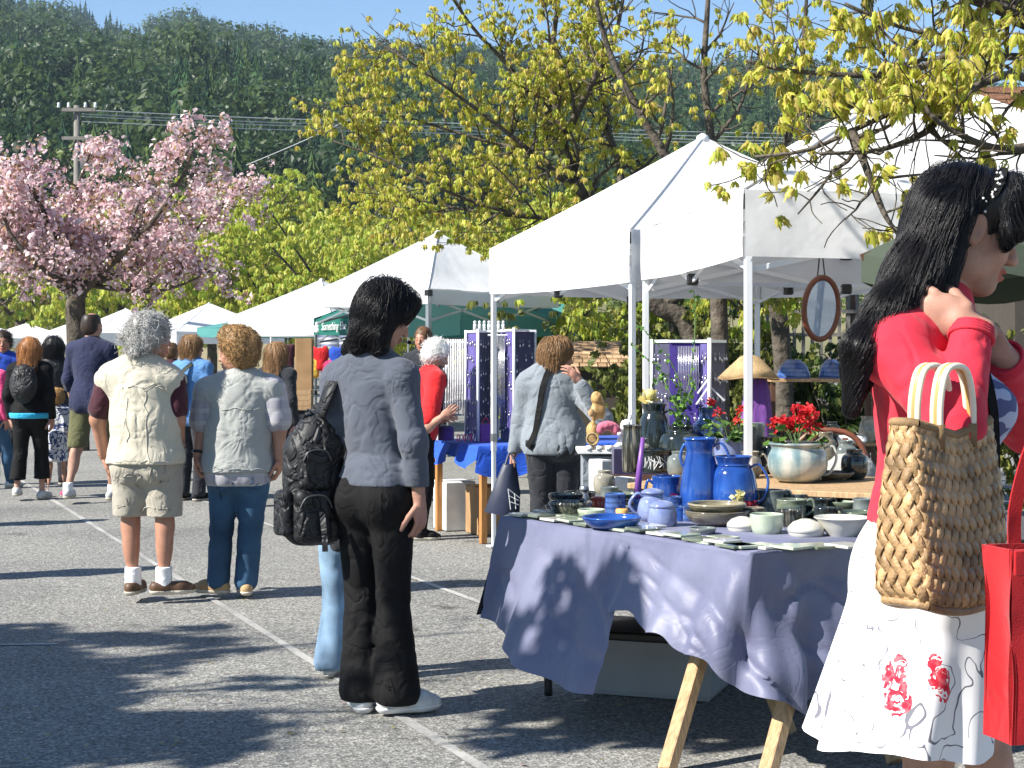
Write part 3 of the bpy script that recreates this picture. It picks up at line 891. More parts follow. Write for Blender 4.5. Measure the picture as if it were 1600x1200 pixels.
def hill():
    ys = np.concatenate([np.linspace(Y0 - 8, 400, 40), np.linspace(415, 1250, 60)]); us = np.linspace(-700, 2500, 150)
    Yg, Ug = np.meshgrid(ys, us, indexing='ij'); X = (Ug - 800) / F * Yg
    Z = hill_z(X, Yg)
    m, nt, b = newmat('hill_soil'); tc = N(nt, 'ShaderNodeTexCoord'); co = tc.outputs['Object']
    n = N(nt, 'ShaderNodeTexNoise', Scale=.03, Detail=5.0); nt.links.new(co, n.inputs['Vector'])
    r = ramp(nt, n.outputs[0], [(.32, (.07, .09, .03)), (.5, (.20, .18, .09)), (.68, (.34, .27, .18))])
    nt.links.new(r.outputs[0], b.inputs['Base Color']); b.inputs['Roughness'].default_value = .95
    mb = MB(); mb.grid(np.stack([X, Yg, Z], -1), flip=True); tag(mb.build('hill', m, None, True), kind='structure')
hill()

def conifer_mesh(seed, tiers=11, sp=9):
    r = np.random.default_rng(seed); mb = MB()
    for i in range(tiers):
        t = i / (tiers - 1); z0 = .12 + .82 * t; rad = (.20 * (1 - t) ** .8 + .012) * (.8 + .4 * r.random()); dr = .055 + .05 * (1 - t)
        V = [(r.normal(0, .004), r.normal(0, .004), z0 + .07)]; c = []
        n = sp; a0 = r.random() * 6
        for j in range(n * 2):
            a = a0 + math.pi * j / n; rr = rad * (1.0 if j % 2 == 0 else .45) * (.65 + .6 * r.random())
            V.append((rr * math.cos(a), rr * math.sin(a), z0 - dr * (1 if j % 2 == 0 else .3) + r.normal(0, .01)))
        Fs = [(0, 1 + j, 1 + (j + 1) % (2 * n)) for j in range(2 * n)]
        g = np.array([(.040, .080, .030), (.030, .065, .034), (.062, .098, .030), (.028, .056, .026)][seed % 4]) * (.75 + .5 * r.random()); mb.add(V, Fs, g)
    mb.tube([(0, 0, -.05), (0, 0, .3)], [.014, .01], 5, True, (.06, .045, .035))
    return mb.mesh('conifer', False, True)

def clump_mesh(seed, n=90, green=(.09, .14, .03), var=.4, q=.10):
    """round broadleaf crown of loose leaf masses on a short stem, one metre tall"""
    r = np.random.default_rng(seed); mb = MB()
    lob = [(r.normal(0, .17), r.normal(0, .17), .55 + r.normal(0, .15), .20 + .12 * r.random()) for _ in range(7)]
    for i in range(n):
        l = lob[r.integers(0, 7)]; d = nrm(r.normal(0, 1, 3)); p = np.array(l[:3]) + d * l[3] * (.6 + .45 * r.random())
        a = nrm(r.normal(0, 1, 3)); bb = nrm(np.cross(a, d + r.normal(0, .4, 3))); a = np.cross(bb, d); k = q * (.5 + r.random())
        c = np.array(green) * (1 + var * (r.random() - .5) * 2)
        mb.add([p - a * k, p + bb * k * .7, p + a * k, p - bb * k * .7 - d * k * .3], [(0, 1, 2, 3)], c)
    mb.tube([(0, 0, -.05), (0, 0, .5)], [.03, .015], 5, True, (.08, .06, .045))
    return mb.mesh('broadleaf', False, True)

def scatter(name, pts, scale, protos, seed=1, kinds=None):
    """many trees too far off to count: one object whose points carry copies of a few tree meshes"""
    hold = bpy.data.collections.new(name + '_kinds')
    for i, (me, m) in enumerate(protos):
        o = bpy.data.objects.new('kind_of_tree', me)
        if not me.materials: me.materials.append(m)
        hold.objects.link(o)
    me = bpy.data.meshes.new(name); me.from_pydata([tuple(p) for p in pts], [], [])
    a = me.attributes.new('size', 'FLOAT', 'POINT'); a.data.foreach_set('value', np.asarray(scale, np.float32))
    k = me.attributes.new('kind_id', 'INT', 'POINT'); k.data.foreach_set('value', (np.random.default_rng(seed).integers(0, len(protos), len(pts)) if kinds is None else kinds).astype(np.int32))
    o = bpy.data.objects.new(name, me); COL.objects.link(o)
    g = bpy.data.node_groups.new(name, 'GeometryNodeTree')
    g.interface.new_socket('Geometry', in_out='INPUT', socket_type='NodeSocketGeometry'); g.interface.new_socket('Geometry', in_out='OUTPUT', socket_type='NodeSocketGeometry')
    gi = g.nodes.new('NodeGroupInput'); go = g.nodes.new('NodeGroupOutput')
    m2p = g.nodes.new('GeometryNodeMeshToPoints'); iop = g.nodes.new('GeometryNodeInstanceOnPoints'); ci = g.nodes.new('GeometryNodeCollectionInfo')
    ci.inputs['Collection'].default_value = hold; ci.inputs['Separate Children'].default_value = True; ci.inputs['Reset Children'].default_value = True
    sz = g.nodes.new('GeometryNodeInputNamedAttribute'); sz.data_type = 'FLOAT'; sz.inputs['Name'].default_value = 'size'
    kd = g.nodes.new('GeometryNodeInputNamedAttribute'); kd.data_type = 'INT'; kd.inputs['Name'].default_value = 'kind_id'
    rv = g.nodes.new('FunctionNodeRandomValue'); rv.data_type = 'FLOAT_VECTOR'; rv.inputs[0].default_value = (-.04, -.04, 0); rv.inputs[1].default_value = (.04, .04, 6.28)
    L = g.links.new
    L(gi.outputs[0], m2p.inputs['Mesh']); L(m2p.outputs[0], iop.inputs['Points']); L(ci.outputs[0], iop.inputs['Instance'])
    iop.inputs['Pick Instance'].default_value = True
    L(kd.outputs['Attribute'], iop.inputs['Instance Index']); L(sz.outputs['Attribute'], iop.inputs['Scale']); L(rv.outputs[0], iop.inputs['Rotation'])
    L(iop.outputs[0], go.inputs[0])
    md = o.modifiers.new('scatter', 'NODES'); md.node_group = g
    tag(o, kind='stuff'); return o

def forest():
    r = np.random.default_rng(5)
    def pts(n, y0, y1, keep=None, u0=-250, u1=1850):
        y = np.sqrt(r.random(n) * (y1 ** 2 - y0 ** 2) + y0 ** 2); u = u0 + (u1 - u0) * r.random(n); x = (u - 800) / F * y
        P = np.stack([x, y, hill_z(x, y) - .3], 1)
        if keep is not None: P = P[keep(u, y, P)]
        return P
    def kc(u, y, P):
        n = noise3(P / 60); t = (y - Y0) / (YR - Y0)
        bare = (u < 300) & (t > .72 + .06 * noise3(P / 25)) & (t < .93 + .02 * n) | (n > .62) & (t > .4) | (u > 430) & (u < 480) & (t > .9) & (t < .97)
        return ~bare
    A = pts(26000, 170, 960, kc)
    con = [(conifer_mesh(s), M['conifer']) for s in (1, 2, 3, 4)] + [(clump_mesh(s, 330, c, .35, .042), M['leaf']) for s, c in ((21, (.050, .090, .030)), (22, (.075, .115, .034)), (23, (.038, .072, .028)))]
    top_ = A[:, 1] > 815; kn = np.where(top_ & (r.random(len(A)) < .8), r.integers(0, 4, len(A)), r.integers(0, 7, len(A)))
    scatter('hill_forest', A, (1 + .45 * top_ * r.random(len(A))) * (5.5 + 10 * r.random(len(A)) ** 2.2) * (.75 + .35 * np.clip(A[:, 1] / 900, 0, 1)), con, 3, kn)
    dec = [(clump_mesh(s, 300, c, .4, .05), M['leaf']) for s, c in ((11, (.11, .17, .035)), (12, (.08, .14, .035)), (13, (.14, .19, .04)))]
    B = pts(3200, 160, 820, lambda u, y, P: (noise3(P / 45 + 9) > .10))
    scatter('broadleaf_wood', B, 4 + 4.5 * r.random(len(B)), dec, 4)
    C = pts(300, 132, 185, None)
    scatter('lower_wood', C, 2.5 + 2.2 * r.random(len(C)), dec[::2] + [(clump_mesh(15, 330, (.12, .24, .035), .4, .05), M['leaf'])], 8)
forest()
def air():
    m = bpy.data.materials.new('haze'); m.use_nodes = True; nt = m.node_tree; nt.nodes.clear(); o = nt.nodes.new('ShaderNodeOutputMaterial'); v = nt.nodes.new('ShaderNodeVolumePrincipled')
    v.inputs['Color'].default_value = (.62, .80, 1.0, 1); v.inputs['Density'].default_value = .00018; v.inputs['Anisotropy'].default_value = .0
    nt.links.new(v.outputs[0], o.inputs['Volume'])
    mb = MB(); mb.box((0, 620, 105), (910, 690, 106.5)); tag(mb.build('haze', m), kind='stuff')
air()

# ------------------------------------------------------------------ trees near the market
def leaf_shape(r, L, droop, w=.42, fold=.25, col=(.3, .3, .05)):
    """one lobed hanging leaf: outline fanned about the midrib, from the stalk at the origin"""
    out = [(0, 0), (.16, .12), (.16, .42), (.36, .28), (.58, .50), (.66, .20), (.84, .14), (1.0, 0)]
    pts = [(x, y) for x, y in out] + [(x, -y) for x, y in out[1:-1]][::-1]
    V = []
    for x, y in pts: V.append((x * L, y * L * w * 1.6, -abs(y) * fold * L))
    V.append((.5 * L, 0, .02 * L)); n = len(pts)
    V = np.array(V); V[:, 2] -= droop * (V[:, 0] / L) ** 2 * L * .3
    return V, [(n, i, (i + 1) % n) for i in range(n)]

def bunch(seed, n=6, L=.09, cols=None, spread=.6, w=.42):
    """a bunch of young maple leaves hanging limp from a twig end, with its yellow flower tassels"""
    r = np.random.default_rng(seed); V, Fs, C, k = [], [], [], 0
    for i in range(n):
        v, f = leaf_shape(r, L * (.65 + .6 * r.random()), 1.0, w)
        el = math.radians(-(48 + 38 * r.random())) ; az = 2 * math.pi * (i + r.random() * .6) / n; ro = r.normal(0, .6)
        Rm = np.array(Matrix.Rotation(az, 3, 'Z') @ Matrix.Rotation(-el, 3, 'Y') @ Matrix.Rotation(ro, 3, 'X'))
        off = np.array([math.cos(az), math.sin(az), -.2]) * L * .25 * spread
        c = cols[r.integers(0, len(cols))]; c = np.array(c) * (.8 + .4 * r.random())
        v = v @ Rm.T + off; V.append(v); Fs += [tuple(q + k for q in t) for t in f]; C.append(np.broadcast_to(c, v.shape)); k += len(v)
    return np.concatenate(V), Fs, np.concatenate(C)

class Tree:
    def __init__(s, seed): s.r = np.random.default_rng(seed); s.mb = MB(); s.tips = []
    def limb(s, pts, r0, r1, n=8, k=14):
        P = curve(pts, k); rad = r0 + (r1 - r0) * np.linspace(0, 1, len(P)) ** .8
        s.mb.tube(P, rad, n); return P, rad
    def grow(s, P, rad, count, length, depth, t0=.25, up=.2, spread=.9, twig=.003, minr=.004, gravity=0.0):
        r = s.r
        for i in range(count):
            t = t0 + (1 - t0) * (i + r.random()) / count; j = min(int(t * (len(P) - 1)), len(P) - 2)
            p = P[j]; d = nrm(P[j + 1] - P[j]); side = nrm(np.cross(d, r.normal(0, 1, 3)))
            dr = nrm(d * (1 - spread * .6) + side * spread + np.array([0, 0, up])); L = length * (.6 + .7 * r.random()) * (1.1 - .5 * t)
            Q = [p]
            for k in range(5):
                dr = nrm(dr + r.normal(0, .18, 3) + np.array([0, 0, up * .25 - gravity])); Q.append(Q[-1] + dr * L / 5)
            Q = np.array(Q); ra = max(rad[j] * .55, minr); rr = np.linspace(ra, max(ra * .3, twig), len(Q))
            s.mb.tube(Q, rr, 5 if depth <= 1 else 6, False)
            if depth > 1: s.grow(Q, rr, max(2, int(count * .75)), length * .52, depth - 1, .2, up, spread, twig, minr * .7, gravity)
            else: s.tips += [Q[k] for k in (2, 3, 4, 5)]
            if depth > 1: s.tips.append(Q[-1])

def place_leaves(root, tips, protos, size=(.8, 1.3), single=0, name='leaf_cluster', mass='leaves', m=None, jit=.02, seed=1, tilt=.35):
    """protos: list of (V, F, C) bunches; the first `single` tips get an object each, the rest join one part"""
    r = np.random.default_rng(seed); m = m or M['leaf']; o = org(root)
    tips = np.asarray(tips)
    if single:
        mes = [fast_mesh(name, v, f, c, True) for v, f, c in protos]
        for me in mes: me.materials.append(m)
        order = np.argsort(np.linalg.norm(tips - np.array([0, 0, HC]), axis=1)); tips = tips[order]
        for p in tips[:single]:
            b = bpy.data.objects.new(name, mes[r.integers(0, len(mes))]); COL.objects.link(b); b.parent = root
            b.location = tuple(p - o + r.normal(0, jit, 3)); b.rotation_euler = (r.normal(0, tilt), r.normal(0, tilt), r.random() * 6.28)
            k = size[0] + (size[1] - size[0]) * r.random(); b.scale = (k, k, k)
        tips = tips[single:]
    if len(tips) == 0: return
    Vs, Fa, Cs, n = [], [], [], 0
    FA = [np.array(f) for _, f, _ in protos]
    for p in tips:
        q = r.integers(0, len(protos)); v, _, c = protos[q]; k = size[0] + (size[1] - size[0]) * r.random(); a = r.random() * 6.28
        ca, sa = math.cos(a), math.sin(a); Rm = np.array([[ca, -sa, 0], [sa, ca, 0], [0, 0, 1]]) @ np.array(Matrix.Rotation(r.normal(0, tilt), 3, 'X'))
        Vs.append(v @ Rm.T * k + p + r.normal(0, jit, 3)); Fa.append(FA[q] + n); Cs.append(c * (.85 + .3 * r.random())); n += len(v)
    V = np.concatenate(Vs) - o
    ob = link_mesh(mass, fast_mesh(mass, V, np.concatenate(Fa), np.concatenate(Cs), True), m, root); ob['kind'] = 'stuff'
    return ob

YG = [(.50, .50, .06), (.60, .56, .09), (.42, .48, .06), (.66, .58, .14), (.54, .42, .11)]
GRN = [(.40, .46, .06), (.50, .52, .08), (.30, .40, .05), (.56, .52, .11)]
PINK = [(.80, .58, .60), (.88, .75, .74), (.70, .46, .49), (.84, .66, .67), (.42, .27, .15)]

def near_maple():
    """maple standing just right of the picture; its limbs reach over the nearest canopy"""
    root = thing('maple_tree', (3.35, 7.0, 0), 'maple with hanging yellow green spring leaves whose boughs reach in over the nearest white canopy', 'tree')
    t = Tree(21); D = 7.0
    t.limb([(3.35, 7.0, -.05), (3.30, 7.0, 1.2), (3.12, 7.0, 2.5), (2.7, 7.0, 3.3)], .19, .13, 12)
    main = [((2.95, 7.0, 2.75), at(1640, 40, D), at(1560, 10, D), at(1450, -30, D - .1), at(1330, -90, D - .2)),
            ((3.0, 7.0, 2.65), at(1640, 90, D + .2), at(1545, 85, D + .1), at(1500, 65, D), at(1400, 40, D), at(1320, 5, D)),
            (at(1545, 85, D + .1), at(1500, 78, D - .1), at(1440, 105, D - .2), at(1360, 118, D - .2), at(1230, 110, D - .2), at(1165, 95, D - .2)),
            ((3.05, 7.0, 2.5), at(1640, 130, D - .2), at(1580, 115, D - .3), at(1500, 145, D - .4), at(1420, 165, D - .4), at(1330, 205, D - .5), at(1260, 235, D - .5), at(1180, 245, D - .5)),
            (at(1500, 145, D - .4), at(1465, 185, D - .5), at(1440, 210, D - .55), at(1370, 235, D - .6), at(1280, 240, D - .6)),
            ((3.05, 7.0, 2.4), at(1640, 225, D - .5), at(1560, 232, D - .6), at(1500, 210, D - .7), at(1455, 180, D - .7), at(1440, 150, D - .7)),
            (at(1330, 205, D - .5), at(1345, 240, D - .55), at(1380, 330, D - .6), at(1400, 360, D - .6)),
            ((2.7, 7.0, 3.3), (1.9, 6.6, 3.6), (1.1, 6.4, 3.75), (.3, 6.5, 3.7), (-.4, 6.6, 3.6)),
            ((2.7, 7.0, 3.3), (2.0, 7.8, 3.9), (1.2, 8.2, 4.1), (.5, 8.3, 4.0)),
            ((2.8, 7.0, 3.2), (2.6, 6.0, 3.9), (2.0, 5.2, 4.2))]
    for i, pts in enumerate(main):
        big = i in (0, 7, 8, 9); P, rad = t.limb(pts, .060 if big else .024, .015 if big else .006, 8, 20)
        vis = i < 7
        t.grow(P, rad, 9 if vis else 8, .42 if vis else .8, 2 if not vis or i < 2 else 2, .15, .10, .9, .0022, .004)
    t.mb.build('trunk', M['bark'], root, True)
    B = [bunch(s, 9, .052, YG, .8, .26) for s in range(30, 38)]
    tips = np.array(t.tips); px = 800 + F * tips[:, 0] / tips[:, 1]; py = 550 - F * (tips[:, 2] - HC) / tips[:, 1]
    r = np.random.default_rng(3)
    dens = np.where((py > 255) & (px > 1150), .30, .62); dens = np.where((px > 1230) & (py > 165), .13, dens); dens = np.where(py < 0, .16, dens)
    dens = np.where((py > 385) | (px < 1040) & (py > 240), 0, dens)
    k = r.random(len(tips)) < dens
    print('near maple tips', len(tips), k.sum())
    place_leaves(root, tips[k], B, (.75, 1.35), 300, seed=6)
    # twigs hanging low in front of the canopy
    for (x, y) in ((1290, 385), (1318, 372), (1345, 375), (1260, 345), (1290, 300), (1400, 340), (1385, 310), (1460, 262), (1492, 215), (1360, 275)): pass

def limb_tree(name, label, base, limbs, seed, protos, n1, L1, depth, dens=1.0, r0=.12, size=(.8, 1.3), keepf=None, single=0, bark='bark', mass='leaves', m=None, up=.15, group=None, jit=.05, tilt=.35, cat='tree', spread=.9, keep3=None):
    root = thing(name, base, label, cat, group); t = Tree(seed)
    for i, (pts, a, b) in enumerate(limbs):
        P, rad = t.limb(pts, a, b, 9, 18)
        if i > 0 or len(limbs) == 1: t.grow(P, rad, n1, L1, depth, .2, up, spread, .003, .005)
    t.mb.build('trunk', M[bark], root, True)
    tips = np.array(t.tips); r = np.random.default_rng(seed)
    k = r.random(len(tips)) < dens
    if keepf is not None:
        px = 800 + F * tips[:, 0] / tips[:, 1]; py = 550 - F * (tips[:, 2] - HC) / tips[:, 1]; k &= r.random(len(tips)) < keepf(px, py)
    if keep3 is not None: k &= r.random(len(tips)) < keep3(tips)
    place_leaves(root, tips[k], protos, size, single, seed=seed, mass=mass, m=m, jit=jit, tilt=tilt)
    print(name, len(tips), k.sum())
    return root

def trees():
    near_maple()
    B = [bunch(s, 9, .053, YG, 1.1, .28) for s in range(40, 48)]
    G = [bunch(s, 9, .075, GRN, 1.3, .34) for s in range(50, 58)]
    D = 16.0
    # the big maple behind the canopies
    limb_tree('maple_tree', 'tall many stemmed maple with yellow green spring leaves rising behind the white canopies', (1.6, D, 0),
        [((at(1065, 800, D), at(1060, 520, D), at(1020, 445, D), at(950, 360, D)), .10, .06),
         ((at(950, 360, D), at(915, 310, D), at(880, 220, D), at(862, 110, D), at(872, 0, D), at(880, -90, D)), .060, .015),
         ((at(935, 340, D), at(890, 270, D + .3), at(850, 190, D + .4), at(800, 110, D + .4), at(740, 45, D + .4), at(690, -30, D)), .042, .012),
         ((at(915, 310, D), at(845, 250, D - .3), at(770, 190, D - .4), at(660, 110, D - .5), at(580, 60, D - .4)), .034, .007),
         ((at(900, 290, D), at(830, 240, D + .5), at(740, 215, D + .6), at(620, 180, D + .5), at(500, 160, D + .4)), .030, .006),
         ((at(950, 360, D), at(880, 345, D - .6), at(790, 330, D - .8), at(700, 300, D - 1), at(600, 250, D - 1), at(520, 220, D - 1)), .030, .006),
         ((at(930, 340, D), at(840, 340, D + .9), at(740, 330, D + 1), at(640, 310, D + 1.1), at(560, 300, D + 1)), .030, .006),
         ((at(880, 220, D), at(920, 140, D - .4), at(960, 60, D - .6), at(980, -40, D - .6)), .045, .012),
         ((at(950, 360, D), at(970, 280, D + .6), at(950, 200, D + .8), at(930, 110, D + .9), at(925, 0, D + 1)), .05, .012)],
        61, B, 13, .80, 2, .86, keepf=lambda px, py: np.where((px > 1090) | (py > 400) | (py < -120) | (px < 432), 0, np.where((px < 660) & (py < 90), .45, 1)), spread=.85)
    D = 14.0
    limb_tree('maple_tree', 'second maple behind the canopies, its dark stem leaning left above the white peak', (2.3, D, 0),
        [((at(1230, 800, D), at(1215, 480, D), at(1150, 380, D), at(1080, 300, D)), .09, .06),
         ((at(1080, 300, D), at(1035, 235, D), at(985, 150, D), at(945, 60, D), at(925, -40, D)), .055, .015),
         ((at(1100, 320, D), at(1110, 220, D), at(1100, 120, D), at(1105, 20, D), at(1110, -60, D)), .05, .015),
         ((at(1150, 380, D), at(1220, 250, D + .4), at(1250, 120, D + .4), at(1260, 0, D + .4)), .05, .015),
         ((at(1150, 380, D), at(1300, 260, D + .8), at(1400, 140, D + .8), at(1480, 40, D + .8)), .05, .015)],
        67, B, 8, .75, 2, .45, keepf=lambda px, py: np.where((py > 330) | (py < -120), 0, 1))
    # darker boles and growth seen under the canopies
    D = 15.0
    limb_tree('leaning_tree', 'grey barked tree leaning left, seen under the canopies behind the stalls', (2.0, D, 0),
        [((at(1150, 900, D), at(1085, 540, D), at(1030, 480, D), at(980, 440, D)), .10, .075), ((at(980, 440, D), at(900, 420, D + .5), at(820, 430, D + .5)), .05, .015), ((at(1030, 480, D), at(1110, 440, D), at(1170, 420, D)), .05, .02)],
        71, G, 8, .7, 2, .9)
    limb_tree('straight_tree', 'dark straight bole standing behind the nearest canopy pole', (1.75, 13.0, 0),
        [((at(1128, 850, 13), at(1126, 600, 13), at(1122, 420, 13), at(1120, 300, 13)), .075, .065), ((at(1122, 440, 13), at(1190, 420, 13.4), at(1260, 425, 13.5)), .04, .012)],
        72, G, 7, .6, 2, .9)
    # mid-distance bright trees behind the tents
    for (px, D, w, h, sd, lab, pr) in ((330, 66, 5.6, 7.0, 81, 'yellow green young tree right of the pink cherry tree', G), (450, 60, 5.0, 6.8, 82, 'bright green tree behind the far white tents', G),
                                   (560, 44, 3.8, 5.2, 83, 'yellow green tree above the striped white tent', G), (690, 33, 3.0, 4.4, 84, 'yellow green tree behind the white canopy with the grey pole', G), (800, 28, 2.5, 3.8, 85, 'olive green tree between the two white canopies', B),
                                   (30, 110, 9.0, 9.5, 86, 'yellow green tree at the left edge behind the cherry', G), (205, 82, 6.6, 7.4, 87, 'light green tree beyond the dark cherry bole', G), (905, 21, 1.8, 2.6, 88, 'olive leaved tree behind the shingled stall roof', G)):
        sc = D / 30.
        b = gp(px, 550 + F * HC / D); x, y = b[0], D; H = h * 1.05
        limbs = [(((x, y, -.05), (x + .05, y, .4 * sc + .4), (x, y, 1.2 * sc ** .8)), .11 * sc, .08 * sc)]
        r = np.random.default_rng(sd)
        for i in range(7):
            a = 2 * math.pi * i / 7 + r.random(); q = w * (.55 + .5 * r.random()); zz = H * (.55 + .5 * r.random())
            limbs.append((((x, y, (1.05 + .2 * r.random()) * sc ** .8), (x + q * .45 * math.cos(a), y + q * .4 * math.sin(a), .5 * zz + .6 * sc ** .8), (x + q * math.cos(a), y + q * math.sin(a), zz + .35)), .05 * sc, .012 * sc))
        limb_tree('young_tree', lab, (x, y, 0), limbs, sd, pr, 9, 1.0 * sc, 2, .95, up=.05, size=(1.1 * max(sc, .9), 1.9 * max(sc, .9)), jit=.09 * sc)
    # cherry in blossom
    D = 24.0
    def blossom(seed):
        r = np.random.default_rng(seed); mb = MB()
        for i in range(11):
            d = nrm(r.normal(0, 1, 3)); p = d * .10 * (.4 + .7 * r.random()); a = nrm(np.cross(d, r.normal(0, 1, 3))); b = np.cross(d, a); k = .026 * (.7 + .6 * r.random())
            c = np.array(PINK[r.integers(0, 5)]) * (.85 + .3 * r.random())
            mb.add([p - a * k, p + b * k - d * k * .4, p + a * k, p - b * k - d * k * .4], [(0, 1, 2, 3)], c)
        V = np.concatenate(mb.v); return V, [t for f in mb.f for t in ((f[0], f[1], f[2]), (f[0], f[2], f[3]))], np.concatenate(mb.c)
    Bl = [blossom(s) for s in range(90, 96)]
    A = lambda x, y, d=0: at(x, y + max(0, 440 - y) * .13, D + d)
    limb_tree('cherry_tree', 'cherry tree covered in pink blossom with a short dark bole', (A(120, 0)[0], D, 0),
        [((at(122, 704, D), A(120, 540), A(118, 470), A(128, 445)), .165, .13),
         ((A(122, 470), A(85, 440), A(40, 410, .4), A(-20, 350, .5)), .07, .02), ((A(118, 465), A(105, 400, -.4), A(75, 330, -.6), A(40, 240, -.6)), .07, .02),
         ((A(124, 465), A(120, 390, .5), A(115, 300, .7), A(140, 210, .7)), .06, .02), ((A(128, 455), A(155, 410), A(160, 380), A(205, 330, .3), A(230, 240, .4)), .07, .02),
         ((A(130, 455), A(180, 400, -.6), A(240, 330, -.9), A(290, 240, -1), A(300, 190, -1)), .065, .015), ((A(140, 445), A(200, 420, .6), A(280, 370, .9), A(340, 310, 1), A(370, 270, 1)), .06, .015),
         ((A(140, 445), A(210, 455, -.5), A(270, 450, -.6), A(330, 420, -.6)), .045, .012), ((A(120, 440), A(60, 380, .9), A(0, 290, 1), A(-30, 230, 1)), .05, .015), ((A(120, 450), A(70, 420, -1), A(20, 360, -1.2), A(0, 300, -1.2)), .05, .015)],
        91, Bl, 11, .75, 2, .62, mass='blossom', m=M['petal'], up=.08, jit=.09, size=(.8, 1.5), tilt=1.0,
        keepf=lambda px, py: np.clip(1.25 - np.maximum(0, (py - 400) / 70.), 0, 1) * np.where(px > 410, .2, 1))
    def shade_keep(P):
        # crown shaped by its shadow: tips kept where their shade should land
        g = P + np.array([1.78, .84, 0]) / 1.62 * P[:, 2:3]; px = 800 + F * g[:, 0] / np.maximum(g[:, 1], 1); py = 550 + F * HC / np.maximum(g[:, 1], 1)
        d = np.where(px < 60, 1.0, np.where(px < 150, .5, np.where(px < 520, .05, .006)))
        d = np.where((py > 1125) & (px < 500), np.maximum(d, .22), d); d = np.where((px > 250) & (py > 1060) & (py < 1125), d * .4, d); d = np.where(py < 945, .02, d)
        far = P[:, 0] > -4.9; h = P + np.array([1.78, .84, 0]) / 1.62 * (P[:, 2:3] - .55); hx = 800 + F * h[:, 0] / np.maximum(h[:, 1], 1)
        return np.where(far, np.where((hx > 800) & (hx < 1330), .12, .02), d)
    # the tree whose shade lies on the ground at lower left
    x, y = -7.5, 4.8
    r = np.random.default_rng(97); limbs = [(((x, y, -.05), (x, y, 1.5), (x + .1, y, 2.4)), .17, .12)]
    for i in range(9):
        a = 2 * math.pi * i / 9; q = 1.0 + 1.0 * r.random(); limbs.append((((x + .1, y, 2.2), (x + q * .5 * math.cos(a), y + q * .5 * math.sin(a), 3.6), (x + q * math.cos(a) + .5, y + q * math.sin(a), 4.2 + 1.0 * r.random())), .06, .015))
    limbs.append((((x + .1, y, 2.3), (-6.0, 4.7, 3.4), (-4.9, 4.6, 3.8), (-4.0, 4.6, 3.75), (-3.3, 4.6, 3.7)), .04, .006))  # limb added out of view to throw leaf shade on the tablecloths
    limb_tree('shade_tree', 'leafy maple standing left of the picture that shades the lower left asphalt', (x, y, 0), limbs, 98, [bunch(s, 7, .17, GRN, 1.2) for s in range(70, 75)], 12, .9, 2, 1.0, size=(1.3, 2.2), jit=.10, keep3=shade_keep)

trees()
